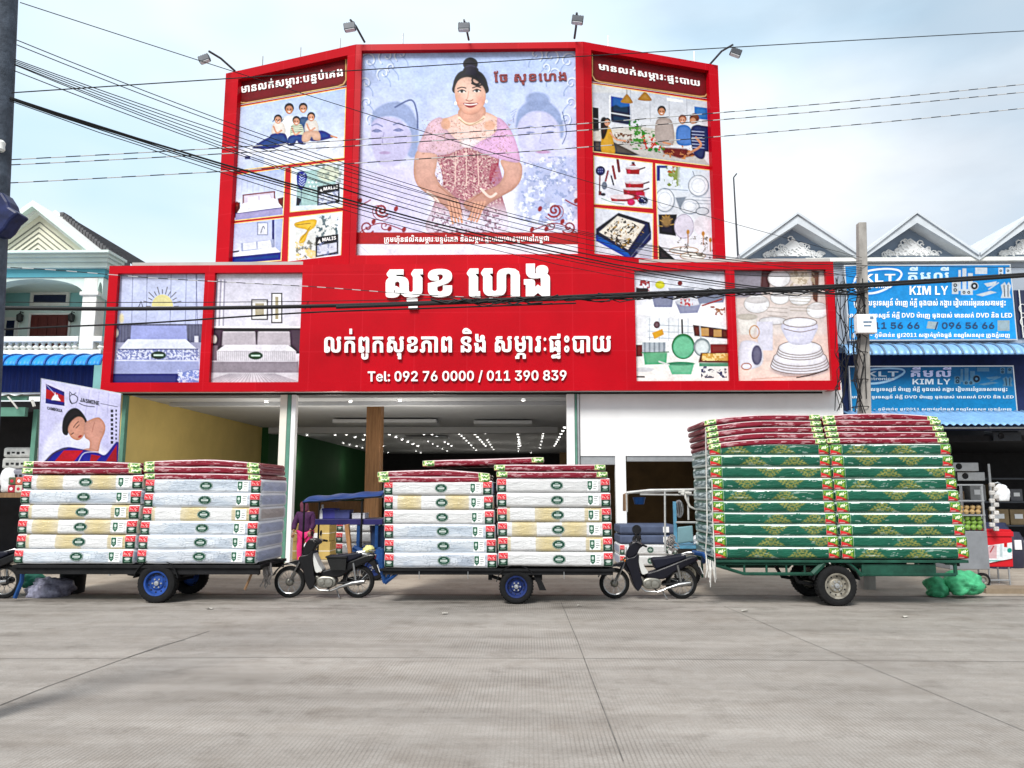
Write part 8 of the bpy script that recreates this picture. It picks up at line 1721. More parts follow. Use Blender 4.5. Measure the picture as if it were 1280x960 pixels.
def lump(name, centre, rx, ry, rz, m, label, cat, seed=1, group=None, amp=.28, flat=.0):
    bm = bmesh.new(); bmesh.ops.create_icosphere(bm, subdivisions=4, radius=1)
    for v in bm.verts:
        n = float(fbm(v.co.x*1.6+v.co.y*.7+5, v.co.z*1.9+v.co.y+5, seed, 4)); f = float(abs(fbm(v.co.x*4+3, v.co.z*3+v.co.y*2+9, seed+9, 3)-.5))
        s = 1+amp*(n-.5)*2-amp*.9*f
        v.co = Vector((v.co.x*rx*s, v.co.y*ry*s, max(-rz*.72, v.co.z*rz*s)))
    me = bpy.data.meshes.new(name); bm.to_mesh(me); bm.free(); me.materials.append(m); me.polygons.foreach_set('use_smooth', [True]*len(me.polygons))
    o = bpy.data.objects.new(name, me); COL.objects.link(o); o.location = centre
    return tag(o, label, cat, group)
lump('plastic_bag', bx_(598, 578, YB1), .10, .12, .07, M_YELBAG, 'crumpled pale yellow plastic bag on the tail of the plank carrying motorbike', 'bag', 3)
lump('plastic_bag', bx_(565, 602, YB1), .12, .12, .05, M_WHITEBAG, 'crumpled white plastic bag on the seat of the plank carrying motorbike', 'bag', 4)
def bx2(zx, zz, y=YB1): return at(740+zx/4.571, 560+zz/4.571, y)
M_CABLE = mat('grey_rope_bundle', (.25, .23, .22), .8, var=.4, scale=20)
m = MB(); rn = random.Random(4)
for k in range(16):
    p = bx2(462+rn.uniform(-22, 22), 560+rn.uniform(-46, 46), YB1+.1); m.tube([p+Vector((.05*math.cos(a), .05*rn.uniform(-1, 1), .06*math.sin(a))) for a in np.linspace(0, 5, 9)], .010, 5)
m.build('rope_bundle', M_CABLE, label='tangled grey ropes heaped behind the seat of the navy black motorbike', cat='rope')

# ================================================================ two carts standing behind the motorbikes
YC = 15.2
ct = thing('cart', 'small cart with bright blue tarpaulin roof standing behind the plank carrying motorbike', 'cart', (ax(440, 690, YC), YC+.4, apron_z(YC)))
M_TARP = mat('blue_tarpaulin', (.008, .036, .15), .55, var=.4, scale=4, bump=.3, bscale=6)
za = az(627, YC, 420); zb_ = az(619, YC, 480); xa, xb = ax(380, 625, YC), ax(478, 625, YC)
m = MB(); m.grid(lambda u, w: (xa+(xb-xa)*u, YC-.1+1.2*w, za+(zb_-za)*u+.10*math.sin(w*math.pi)+.012*math.sin(u*20)), 24, 10); 
o = m.build('tarpaulin', M_TARP, ct, smooth=True); o.modifiers.clear(); o.modifiers.new('so', 'SOLIDIFY').thickness = .03
ms = MB()
for px, yy in ((381, YC-.05), (453, YC-.05), (381, YC+1.05), (475, YC+1.05)): x = ax(px, 640, YC); ms.tube([(x, yy, apron_z(YC)+.35), (x, yy, za+.02)], .022, 6)
ms.tube([(xa, YC-.08, za-.02), (xb, YC-.08, zb_-.02)], .02, 6); ms.build('roof_pole', M_FRAMEB, ct)
m = MB(); m.box(ax(394, 652, YC), ax(478, 652, YC), YC-.02, YC+1.1, az(656, YC, 420), az(649, YC, 420)); m.build('counter_board', mat('violet_blue_board', (.022, .018, .10), .5, var=.3), ct, bevel=.008)
m = MB(); m.box(ax(440, 690, YC), xb, YC, YC+1.1, az(690, YC, 450), az(684, YC, 450)); m.build('bed_board', M_FRAMEBL, ct, bevel=.01)
for px, m_ in ((447, M_FRAMEBL), (470, M_FRAMEBL)): q = MB(); q.box(ax(px, 690, YC)-.03, ax(px, 690, YC)+.03, YC, YC+.06, apron_z(YC)+.2, az(656, YC, 450)); q.build('bed_post', m_, ct)
wheel(ct, ax(460, 700, YC)+.1, YC+.05, apron_z(YC)+.26, .26, .09, M_NAVYRIM); wheel(ct, ax(460, 700, YC)+.1, YC+1.05, apron_z(YC)+.26, .26, .09, M_NAVYRIM, 1)
m = MB(); m.lathe([(.001, 0), (.16, 0), (.19, .38), (.2, .40), (.17, .40), (.15, .05)], (ax(470, 685, YC), YC+.3, az(684, YC, 470)+.002), 'z', 20); m.build('barrel', mat('dark_blue_plastic', (.02, .04, .10), .5, var=.15), smooth=True, label='dark blue plastic barrel on the blue tarpaulin cart', cat='barrel')
zc_ = az(649, YC, 420)+.002
for (px, w, h, col, lab) in ((408, .26, .20, (.05, .05, .25), 'violet blue box on the counter of the tarpaulin cart nearest the person'), (425, .30, .17, (.06, .07, .20), 'dull blue box on the counter of the tarpaulin cart'), (446, .26, .11, (.55, .55, .58), 'pale low box on the counter of the tarpaulin cart beside the roof pole')):
    x = ax(px, 645, YC); m = MB(); m.box(x-w/2, x+w/2, YC+.15, YC+.5, zc_, zc_+h); m.box(x-w/2-.006, x+w/2+.006, YC+.144, YC+.506, zc_+h*.82, zc_+h*1.02); m.build('box', mat('box_%d' % px, col, .6, var=.2), bevel=.01, label=lab, cat='box')
m = MB(); x = ax(399.5, 645, YC); m.lathe([(.05, 0), (.055, .02), (.05, .16), (.02, .22), (.02, .27), (.028, .275), (.001, .28)], (x, YC+.2, zc_), 'z', 14); m.build('bottle', M_WHITEBAG, smooth=True, label='white bottle standing on the tarpaulin cart counter beside the violet box', cat='bottle')
# cart with pale pipe roof behind the second motorbike
YC2 = 14.25
zg = apron_z(YC2)
M_PIPE = mat('pale_worn_pipe', (.50, .50, .49), .5, .3, var=.2, scale=8); M_CARTBL = mat('worn_light_blue_paint', (.10, .28, .42), .5, var=.25, scale=6); M_TEALP = mat('grey_teal_panel', (.17, .30, .34), .55, var=.15, scale=3)
c2 = thing('cart', 'cart with pale pipe roof frame and teal seat panel behind the navy black motorbike', 'cart', (ax(850, 690, YC2), YC2+.4, zg))
m = MB(); A = lambda x, y, Y=YC2: at(x, y, Y)
m.tube([A(783, 616), A(812, 613), A(880, 612)], .026, 8); m.tube([A(783, 616, YC2+1.0), A(880, 612, YC2+1.0)], .022, 8); m.tube([A(784, 617), A(786, 616, YC2+1.0)], .022, 6); m.tube([A(880, 612), A(880, 612, YC2+1.0)], .022, 6)
m.tube([A(800, 618), A(880, 619)], .016, 6); m.tube([A(845, 653), A(884, 653)], .018, 6); m.build('roof_frame', M_PIPE, c2, smooth=True)
for x0, y0, y1, Y in ((831, 613, 690, YC2), (783, 617, 640, YC2), (860, 613, 650, YC2), (873, 616, 700, YC2), (878, 614, 700, YC2+1.0)): m = MB(); m.tube([A(x0, y0, Y), A(x0+.6, y1, Y)], .018, 6); m.build('roof_post', M_PIPE, c2)
m = MB(); m.box(ax(842, 640, YC2), ax(846, 640, YC2), YC2+.02, YC2+.08, az(686, YC2, 844), az(627, YC2, 844)); m.build('blue_post', M_CARTBL, c2, bevel=.008)
m = MB(); m.box(ax(846, 685, YC2), ax(890, 685, YC2), YC2, YC2+1.0, az(686, YC2, 860), az(682, YC2, 860)); m.build('seat_board', M_CARTBL, c2, bevel=.006)
q = [A(847, 659), A(866, 657), A(867, 677), A(847, 680)]; m = MB(); m.hexa(q, [v+Vector((0, .04, 0)) for v in q]); m.build('seat_panel', M_TEALP, c2, bevel=.02)
m = MB(); q = [A(869, 690), A(884, 698), A(884, 702), A(869, 694)]; m.hexa(q, [v+Vector((0, .05, 0)) for v in q]); m.tube([A(868, 690), A(895, 696, YC2-.8)], .025, 6); m.tube([A(877, 692), A(878, 722)], .02, 6); m.build('tow_bar', M_FRAMEG, c2)
wheel(c2, ax(866, 716, YC2), YC2+.5, zg+.24, .24, .08, M_STEELRIM)
m = MB(); q = [A(781, 618), A(785, 616), A(785, 637), A(781, 639)]; m.hexa(q, [v+Vector((0, .3, 0)) for v in q]); m.build('end_board', M_ROUGHWOOD, c2)
m = MB(); p = A(855, 613, YC2-.03); m.tube([p, A(857, 622, YC2-.05), A(862, 633, YC2-.06), A(872, 638, YC2-.05), A(882, 630, YC2-.03)], .022, 6); m.tube([p, A(853, 619, YC2-.05)], .04, 6); m.tube([A(848, 615, YC2-.04), A(864, 617, YC2-.04)], [.02, .035], 6); m.build('knotted_cloth', M_STRAP, smooth=True, label='white cloth knotted round the pale roof pipe of the cart', cat='cloth')
lump('plastic_bag', A(874, 676, YC2+.1), .16, .14, .10, M_WHITEBAG, 'crumpled white bag on the light blue board of the pale piped cart', 'bag', 8)
m = MB(); p = A(799, 627, YC2+.3); m.lathe([(.09, 0), (.12, .12), (.125, .13), (.1, .13), (.08, .02)], (p.x, p.y, p.z-.05), 'z', 16); m.build('basin', M_FRAMEBL, smooth=True, label='small blue basin hung in the pale pipe roof of the cart', cat='basin')
m = MB(); p = A(849, 636, YC2+.2)
for a in np.linspace(0, math.pi, 7)[:-1]: m.tube([(p.x+.08*math.cos(t_)*math.cos(a), p.y+.08*math.cos(t_)*math.sin(a), p.z+.16*math.sin(t_)) for t_ in np.linspace(0, 6.28, 14)], .006, 4)
m.build('wire_basket', M_STEEL, label='oval wire basket hanging inside the pale piped cart', cat='basket')

# mattresses standing on the shop floor
def floor_stack(rows, Y, xc, z0, label, group):
    z = z0
    for i, kd in enumerate(rows):
        o = get_mattress(kd); o.location = (xc, Y, z); T = .24 if not kd.startswith('green') else .186
        tag(o, label.format(ORD[i] if i < len(rows)-1 else 'topmost'), 'mattress', group); z += T
    return z
x = ax(436, 680, 17.2); zt_ = apron_z(17.2)
zz = floor_stack(['quilt:0', 'quilt:1', 'quilt:0', 'quilt:1'], 17.0, ax(412, 680, 17.0)+1.02, apron_z(17.6)+.02, '{} white quilted mattress in the stack on the forecourt behind the tarpaulin cart', 'white mattresses stacked on the forecourt')
M_DKMAT = vcol_mat('slate_mattress_cover', .55, bump=.3)
x = ax(808, 680, 17.3); z = apron_z(17.5)+.02
for i, (k_, lab) in enumerate((('quilt:1', 'white mattress lowest in the short stack behind the pale piped cart'), ('quilt:0', 'second white mattress in the short stack behind the pale piped cart'))):
    o = get_mattress(k_); o.location = (x, 17.0, z); o.scale = (.62, .8, .96); z += .232; tag(o, lab, 'mattress', 'mattresses behind the pale piped cart')
M_SLATE = mat('slate_blue_fabric', (.07, .09, .15), .7, var=.2, scale=6)
for i, lab in enumerate(('slate blue mattress lower of two above the white ones behind the pale piped cart', 'slate blue mattress upper of two above the white ones behind the pale piped cart')):
    t = thing('mattress', lab, 'mattress', (x, 17.5, z), 'mattresses behind the pale piped cart')
    m = MB(); m.box(x-.62, x+.62, 17.0, 18.1, z, z+.2); m.build('cover', M_SLATE, t, bevel=.05)
    b = MB(); b.lathe([(.001, -.004), (.10, 0)], (x-.25, 16.994, z+.10), 'y', 20); b.build('badge', M_BLACK, t); b = MB(); b.box(x+.32, x+.45, 16.985, 16.996, z+.04, z+.16); b.build('paper_label', M_WHITE, t); z += .212
M_REDPRINT = mat('red_print', (.5, .02, .05), .5, var=.05)
# ochre boxes inside the bay
for i, (px, py, w, h, lab) in enumerate(((384, 683, 1.05, .42, 'lower ochre carton with stencilled marks beside the person'), (380, 668, 1.0, .40, 'upper ochre carton stacked beside the person'))):
    z_ = SHOP_Z+.003+i*.425; x_ = ax(384, 675, 18.5)
    t = thing('carton', lab, 'box', (x_, 18.9, z_), 'ochre cartons in the shop bay')
    m = MB(); m.box(x_-w/2, x_+w/2, 18.6, 19.3, z_, z_+h); m.build('carton_body', mat('ochre_cardboard', (.44, .31, .10), .8, var=.18, scale=3), t, bevel=.01)
    m = MB(); m.box(x_-w/2-.003, x_+w/2+.003, 18.597, 19.303, z_+h*.46, z_+h*.5); m.build('tape', M_CREAM, t)
    m = MB(); m.box(x_+.08, x_+.24, 18.585, 18.5955, z_+.08, z_+.2); m.build('paper_label', M_WHITE, t)
# displays standing in the gloom of the shop
for i, (px, Y, w, h, d, lab) in enumerate(((405, 24, 2.6, 1.3, 1.5, 'dark display bed with tall headboard beside the green inner wall'), (560, 27, 2.6, 1.2, 1.6, 'dark display bed with headboard deep in the middle of the shop'), (655, 25, 2.4, 1.25, 1.6, 'dark display bed deep in the shop behind the white door post'))):
    x_ = ax(px, 640, Y); t = thing('bed', lab, 'bed', (x_, Y+.8, SHOP_Z), 'display beds inside the shop')
    m = MB(); m.box(x_-w/2, x_+w/2, Y, Y+2, SHOP_Z, SHOP_Z+.32); m.build('bed_base', M_WOODC, t, bevel=.02)
    m = MB(); m.box(x_-w/2+.05, x_+w/2-.05, Y+.05, Y+1.95, SHOP_Z+.323, SHOP_Z+.6); m.build('mattress', M_SLATE, t, bevel=.05)
    m = MB(); m.box(x_-w/2-.05, x_+w/2+.05, Y+2.01, Y+2.12, SHOP_Z, SHOP_Z+h); m.build('headboard', M_WOODC, t, bevel=.03)

# ================================================================ person in a purple hood
def skin_mesh(name, verts, edges, radii, m, parent, sub=2):
    me = bpy.data.meshes.new(name); off = base_of(parent)
    me.from_pydata([tuple(Vector(v)-off) for v in verts], edges, []); me.materials.append(m)
    o = bpy.data.objects.new(name, me); COL.objects.link(o); o.parent = parent
    s = o.modifiers.new('sk', 'SKIN'); s.use_smooth_shade = True
    for i, r in enumerate(radii): me.skin_vertices[0].data[i].radius = r if isinstance(r, tuple) else (r, r)
    me.skin_vertices[0].data[0].use_root = True
    u = o.modifiers.new('su', 'SUBSURF'); u.levels = u.render_levels = sub
    return o
YP = 16.9; xp = ax(381, 690, YP); zp = apron_z(YP)+.002
pe = thing('person', 'person in purple hooded jacket and bright pink trousers walking past the shop bay', 'person', (xp, YP, zp))
M_SKIN = mat('brown_skin', (.28, .15, .09), .55, var=.08); M_PURPLE = mat('purple_cloth', (.055, .016, .06), .8, var=.25, scale=8, bump=.4, bscale=9); M_PLUM = mat('plum_hood_cloth', (.13, .035, .06), .8, var=.2, scale=8); M_PINK = mat('hot_pink_cloth', (.62, .03, .17), .75, var=.15, scale=6, bump=.4, bscale=8); M_SHOE = mat('dark_sandal', (.03, .02, .02), .7, var=.1)
def Pp(x, y, z): return (xp+x, YP+y, zp+z)
bodyv = [Pp(0, 0, .86), Pp(-.01, 0, 1.08), Pp(-.02, 0, 1.26), Pp(-.03, -.01, 1.36), Pp(-.05, -.03, 1.47), Pp(-.065, -.05, 1.55),
         Pp(.13, 0, 1.27), Pp(.20, -.04, 1.02), Pp(.15, -.16, .88), Pp(-.17, -.01, 1.27), Pp(-.25, -.06, 1.02), Pp(-.24, -.18, .86),
         Pp(.09, 0, .82), Pp(.11, -.03, .46), Pp(.13, .03, .07), Pp(.13, -.09, .035), Pp(-.09, 0, .82), Pp(-.10, -.05, .46), Pp(-.10, -.03, .07), Pp(-.10, -.15, .035)]
bodye = [(0, 1), (1, 2), (2, 3), (3, 4), (4, 5), (2, 6), (6, 7), (7, 8), (2, 9), (9, 10), (10, 11), (0, 12), (12, 13), (13, 14), (14, 15), (0, 16), (16, 17), (17, 18), (18, 19)]
rad = [.12, .11, .12, .05, .062, .066, .05, .04, .03, .05, .04, .03, .08, .055, .038, .03, .08, .055, .038, .03]
skin_mesh('body', bodyv, bodye, rad, M_SKIN, pe)
jv = [Pp(0, 0, .80), Pp(0, 0, .96), Pp(-.01, 0, 1.1), Pp(-.02, 0, 1.26), Pp(.14, 0, 1.27), Pp(.21, -.04, 1.03), Pp(.165, -.14, .90), Pp(-.18, -.01, 1.27), Pp(-.26, -.06, 1.03), Pp(-.245, -.155, .89)]
skin_mesh('jacket', jv, [(0, 1), (1, 2), (2, 3), (3, 4), (4, 5), (5, 6), (3, 7), (7, 8), (8, 9)], [(.20, .16), (.19, .15), (.17, .14), (.16, .13), .085, .075, .058, .085, .075, .058], M_PURPLE, pe)
skin_mesh('hood', [Pp(-.03, 0, 1.30), Pp(-.04, 0, 1.40), Pp(-.055, -.005, 1.5), Pp(-.075, .0, 1.585)], [(0, 1), (1, 2), (2, 3)], [(.15, .12), .10, .118, .085], M_PLUM, pe)
skin_mesh('trousers', [Pp(0, 0, .88), Pp(.095, 0, .80), Pp(.112, -.03, .46), Pp(.13, .025, .12), Pp(-.095, 0, .80), Pp(-.105, -.05, .46), Pp(-.10, -.03, .12)], [(0, 1), (1, 2), (2, 3), (0, 4), (4, 5), (5, 6)], [.14, .115, .088, .075, .115, .088, .075], M_PINK, pe)
for sx, yy in ((.13, -.03), (-.10, -.09)):
    m = MB(); m.box(xp+sx-.05, xp+sx+.05, YP+yy-.12, YP+yy+.12, zp, zp+.03); m.build('sandal', M_SHOE, pe, bevel=.012)
for sx, hx, hy, hz in ((1, .15, -.16, .88), (-1, -.24, -.18, .86)):
    fv = [Pp(hx, hy, hz), Pp(hx, hy-.03, hz-.06)]; fe = [(0, 1)]; fr__ = [.032, .036]
    for k_ in range(4):
        b = len(fv); fv += [Pp(hx+(k_-1.5)*.018, hy-.04, hz-.10), Pp(hx+(k_-1.5)*.019, hy-.03, hz-.15+.008*abs(k_-1.5))]; fe += [(1, b), (b, b+1)]; fr__ += [.010, .008]
    b = len(fv); fv += [Pp(hx-sx*.04, hy-.05, hz-.06), Pp(hx-sx*.05, hy-.065, hz-.10)]; fe += [(1, b), (b, b+1)]; fr__ += [.011, .009]
    skin_mesh('hand', fv, fe, fr__, M_SKIN, pe, 1)
pe.scale = (.9, .9, .9)
# ================================================================ banner on a leaning frame beside the shop
YBN = 15.6
bq = ((52, 473.5), (151, 492.5), (147, 578), (48, 577))
bn = thing('banner', 'printed mattress banner on a thin frame showing a sleeping woman and a flag', 'banner', (ax(98, 590, YBN), YBN, az(600, YBN, 98)))
P_b = Plane((ax(48, 530, YBN-.15), YBN-.15), (ax(151, 530, YBN+.15), YBN+.15))
def bpt(x, y, d=0): return onplane(x, y, P_b.p0+P_b.n*d, P_b.n)
def paint_banner(p):
    p.rect(40, 460, 160, 600, grad('#d4d3f0', '#c6c4e8', 480, 570)); p.poly([(52, 560), (70, 530), (84, 525), (110, 545), (130, 560), (150, 578), (50, 580)], '#e2e2f6', 6, .9)
    for k in range(4): p.line([(100+k*12, 486+k*2), (92+k*14, 520)], 1.2, '#b9b6dc', .6)
    p.poly([(57.5, 480), (80.5, 490), (80.5, 507.5), (57, 503)], '#b8152a', .6); p.poly([(57.5, 480), (80.5, 490), (80.5, 495), (57.5, 486)], '#1f2f86', .6); p.poly([(57, 498), (80.5, 503), (80.5, 507.5), (57, 504)], '#1f2f86', .6)
    p.poly([(64, 500), (66, 496), (68, 494), (69, 490.5), (70, 494), (72, 493), (73, 497), (76, 501)], '#f2f2f4', .6)
    p.line([(58, 481), (72, 496)], .8, '#c9cce6', .7)
    c = '#1d1c24'
    p.line([(87, 491), (88, 503), (95, 503), (97, 497), (91, 493), (87, 497), (90, 505)], 1, c, 1, True); p.line([(87, 489.5), (91, 493.5), (95, 491)], .8, c, 1)
    p.line([(99, 504), (106, 507), (118, 508.5)], .9, c, 1, True); p.line([(126, 504.5), (147, 508.5)], .8, c, .7)
    # sleeping woman
    p.poly([(78, 540), (79, 524), (86, 513), (95, 510), (103, 516), (109, 527), (104, 528), (96, 524), (88, 534), (84, 544)], '#241e22', .8, 1, True)
    p.poly([(85, 536), (89, 527), (97, 521), (104, 523), (107, 532), (105, 544), (99, 550), (92, 549), (87, 544)], '#cf9a86', .8, 1, True); p.line([(92, 534), (95, 530), (98, 527)], 1, '#4a2f2a', .9, True); p.line([(89, 543), (92, 541)], 1, '#3a2624'); p.line([(95, 535), (99, 531)], .9, '#3a2624'); p.ell(100, 545.5, 2.6, 1.3, '#a5353f', .7, 1, -.5)
    p.poly([(106, 530), (114, 524), (124, 522), (131, 530), (131, 540), (126, 552), (122, 566), (112, 566), (112, 552), (106, 546)], '#cf9c8c', 1, 1, True); p.line([(115, 540), (118, 528)], .9, '#a8705f', .7); p.poly([(96, 566), (112, 560), (124, 566), (110, 574)], '#cf9c8c', 1, .9, True)
    p.poly([(55, 577), (66, 566), (82, 559), (100, 561), (122, 566), (132, 568), (147, 552), (147, 580), (52, 580)], '#2a2a96', 1, 1, True)
    p.poly([(68, 577), (80, 563), (104, 563), (92, 577)], '#c01c34', 1); p.poly([(112, 578), (114, 568), (126, 570), (118, 579)], '#b01c34', 1); p.poly([(132, 577), (146, 556), (146, 577)], '#a51a34', 1); p.line([(98, 577), (106, 566), (126, 565)], .9, '#dcdcf0', .9, True); p.line([(58, 576), (68, 566), (84, 560)], 1.4, '#6d6240', .8, True)
    for k in range(8): p.rect(138.4, 512+k*5.6, 141.6, 515.6+k*5.6, '#17161c', .6); p.rect(144.2, 512+k*5, 146.2, 514.6+k*5, '#2a2934', .6)
picture('banner_print', [bpt(*q) for q in bq], paint_banner, '#d4d3f0', bn, .7)
def btext(name, q, part): 
    a, b, c, e = (bpt(*k, .004) for k in q); v, f = text_mesh(name, 0, 1, 0, 1, 1); out = []
    for x, y, z in v: out.append(tuple((e*(1-x)+c*x)*(1-z)+(a*(1-x)+b*x)*z-P_b.n*(y*.003-.0015)))
    k = MB(); k.add(out, f); k.build(part, M_BLACK, bn)
btext('cambodia', ((59, 508), (78, 511.6), (78, 515.4), (59, 511.6)), 'flag_lettering'); btext('jasmine', ((100, 497), (124, 501.5), (124, 506.6), (100, 502)), 'logo_lettering')
m = MB(); loop = [bpt(*q, -.03) for q in bq]; m.tube(loop, .022, 6, True); g0 = bpt(*bq[3], -.03); g1 = bpt(*bq[2], -.03)
m.tube([g0, (g0.x, g0.y, apron_z(g0.y))], .022, 6); m.tube([g1, (g1.x, g1.y, apron_z(g1.y))], .022, 6); m.build('banner_frame', M_STEEL, bn)

# ================================================================ open stall below the teal house
YST = 15.9; za_ = apron_z(YST)
st = thing('market_stall', 'dark open stall with green posts and ragged sheet roof below the teal house', 'stall', (ax(10, 700, YST), YST+1, za_))
m = MB(); xs0, xs1 = -17.5, ax(50, 500, YST)
m.grid(lambda u, w: (xs0+(xs1-xs0)*u, YST-.5+3.2*w, az(497, YST, 20)+.45*w+.02*math.sin(u*160)), 160, 4); o = m.build('roof_sheet', M_STEEL, st, smooth=True); o.modifiers.clear(); o.modifiers.new('so', 'SOLIDIFY').thickness = .01
m = MB(); m.box(xs0, xs1, YST-.42, YST-.36, az(503, YST, 20), az(498.5, YST, 20)); m.box(xs0, xs1-.1, YST-.3, YST-.2, az(522, YST, 20), az(511, YST, 20)); m.build('roof_beam', M_SHUTGREEN, st)
for px, Y in ((39, YST), (41, YST+2.2), (-40, YST)):
    m = MB(); x = ax(px, 600, YST); m.box(x-.05, x+.05, Y-.05, Y+.05, za_-.05, az(512, YST, 20)); m.build('post', M_SHUTGREEN, st, bevel=.008)
m = MB(); m.box(xs0, xs1-.1, YST+2.4, YST+2.5, za_, az(500, YST, 20)); m.build('back_sheet', M_DARK, st)
m = MB(); m.box(xs0, ax(36, 600, YST), YST+.3, YST+1.8, az(622, YST, 20), az(616, YST, 20)); m.build('counter', M_ROUGHWOOD, st)
for k_ in range(4): mm = MB(); xx = xs0+.6+k_*(ax(36, 600, YST)-xs0-.8)/3; mm.box(xx-.04, xx+.04, YST+.4, YST+.48, za_-.02, az(622, YST, 20)-.002); mm.build('counter_leg', M_ROUGHWOOD, st)
m = MB(); m.tube([at(10, 496, YST-.5), at(16, 503, YST-.52), at(22, 511, YST-.5)], .02, 5); m.tube([at(40, 500, YST-.5), at(43, 508, YST-.5)], .03, 5); m.build('hanging_rag', M_STRAP, label='grey rag dangling from the ragged stall roof', cat='rag')
zc_ = az(616, YST, 20)+.002
cols_ = [((.5, .5, .5), 'clear wrapped white pillow'), ((.48, .47, .45), 'plastic wrapped pale cushion')]
z = zc_
for i, (w, h, col, lab) in enumerate(((.62, .24, (.52, .52, .53), 'wrapped grey pack at the bottom of the pile on the stall counter'), (.56, .26, (.20, .20, .24), 'dark printed pack second in the pile on the stall counter'), (.64, .24, (.46, .46, .44), 'pale printed pack third in the pile on the stall counter'), (.62, .22, (.58, .58, .56), 'whitish lettered pack topmost in the pile on the stall counter'))):
    x = ax(24, 580, YST+.5); t = thing('wrapped_pack', lab, 'pack', (x, YST+.8, z), 'packs piled on the stall counter')
    m = MB(); m.box(x-w/2, x+w/2, YST+.4, YST+1.0, z, z+h); m.build('pack_body', mat('pack_%d' % i, col, .35, var=.25, scale=5, coat=.3), t, bevel=.05)
    m = MB()
    for k in range(4): m.box(x-w*.35+k*w*.17, x-w*.35+k*w*.17+w*.1, YST+.392, YST+.3985, z+h*.3+(k % 2)*.02, z+h*.55)
    m.build('pack_print', M_BLACK, t); z += h+.003
lump('wrapped_roll', (ax(7, 590, YST+.3), YST+.6, zc_+.28), .26, .26, .38, M_WHITEBAG, 'round clear wrapped grey bundle beside the pile on the stall counter', 'bundle', 12, None, .15)
rn = random.Random(2); cl_ = [(.35, .02, .04), (.55, .5, .42), (.30, .04, .10), (.08, .10, .05), (.5, .12, .08), (.6, .6, .58)]
lb = ['crimson', 'cream', 'wine red', 'dark olive', 'brick red', 'white']
for i in range(6):
    px, py = 3+i % 3*9, 606-(i//3)*12; x = ax(px, 600, YST)
    t = thing('snack_packet', f'small {lb[i]} packet in the heap on the stall counter', 'packet', (x, YST+.32, zc_+(i//3)*.16), 'packets on the stall counter')
    m = MB(); m.box(x-.08, x+.08, YST+.3, YST+.38, zc_+(i//3)*.165, zc_+(i//3)*.165+.16); m.build('packet_body', mat('packet_%d' % i, cl_[i], .4, var=.3, scale=10), t, bevel=.02)
    m = MB(); m.lathe([(.001, -.003), (.035, 0)], (x, YST+.296, zc_+(i//3)*.165+.08), 'y', 10); m.build('packet_emblem', M_WHITE if i % 2 == 0 else M_REDPRINT, t)
# hoarding wall filling the gap next to the shop
m = MB(); m.box(ax(46, 600, 18.2), xl-.34, 18.25, 18.35, -.02, az(497, 18.2, 100)); m.build('hoarding', M_DARK, label='dark sheet hoarding closing the gap behind the printed banner', cat='hoarding')
# bundles on the ground below the trailer
M_GREYBAG = mat('grey_blue_plastic_bag', (.20, .20, .27), .35, var=.5, scale=14, coat=.3, bump=.6, bscale=10); M_GREENPL = mat('green_plastic', (.03, .22, .14), .4, var=.25, scale=9, bump=.4, bscale=8)
lump('plastic_bundle', at(62, 738, 13.5), .38, .3, .24, M_GREYBAG, 'shiny grey blue plastic bundle lying under the blue wheeled trailer', 'bundle', 5, None, .4)
lump('plastic_bag', at(42, 726, 13.7), .22, .2, .16, M_GREENPL, 'dark green plastic bag behind the grey bundle under the trailer', 'bag', 6)
m = MB(); p = at(90, 740, 13.9); m.lathe([(.001, 0), (.2, 0), (.22, .5), (.23, .52), (.2, .52), (.18, .05)], (p.x, p.y, .0), 'z', 20); m.build('bucket', M_PLASK, smooth=True, label='black bucket standing under the blue wheeled trailer', cat='bucket')
m = MB(); rn = random.Random(9)
for k in range(12):
    a = at(333+rn.uniform(-6, 6), 704, YLD+.5); m.tube([a, at(334+rn.uniform(-8, 8), 718, YLD+.45+rn.uniform(-.05, .05)), at(332+rn.uniform(-9, 9), 733+rn.uniform(-3, 3), YLD+.5)], [.02, .014, .008], 5)
m.build('rag_bundle', M_CABLE, label='bunch of grey strips hanging from the tail of the blue wheeled trailer', cat='rag')

# ================================================================ in front of the electronics shop
M_SACK = mat('green_woven_sack', (.06, .36, .17), .55, var=.4, scale=10, bump=.5, bscale=12)
YSK = 13.6
lump('sack', at(1203, 727, YSK)+Vector((0, 0, -.05)), .33, .28, .22, M_SACK, 'fat bright green sack slumped behind the green trailer end', 'sack', 21, 'green sacks on the ground', .42)
lump('sack', at(1171, 732, YSK+.1)+Vector((0, 0, -.05)), .20, .2, .18, M_SACK, 'smaller bright green sack leaning towards the concrete pole', 'sack', 25, 'green sacks on the ground', .42)
YFC = 14.6; zf_ = apron_z(YFC)
fc = thing('food_cart', 'grey metal fruit cart with glass shelves and a hanging white bag', 'cart', (ax(1215, 710, YFC), YFC+.4, zf_))
x0, x1 = ax(1186, 690, YFC), ax(1236, 690, YFC)
m = MB(); m.box(x0, x1, YFC, YFC+.75, az(712, YFC, 1210), az(664, YFC, 1210)); m.build('cart_body', mat('grey_cart_metal', (.26, .27, .29), .45, .4, var=.15, scale=4), fc, bevel=.012)
m = MB()
for x in (x0+.02, x1-.02):
    for y in (YFC+.03, YFC+.72): m.box(x-.018, x+.018, y-.018, y+.018, az(663.8, YFC, 1210), az(606, YFC, 1210))
for py in (606, 626, 644): m.box(x0, x1, YFC, YFC+.75, az(py, YFC, 1210)-.012, az(py, YFC, 1210)+.012)
m.build('shelf_frame', M_STEEL, fc)
m = MB(); m.tube([at(1236, 606, YFC), at(1247, 603, YFC), at(1252, 606, YFC)], .012, 5); m.build('hook', M_STEEL, fc)
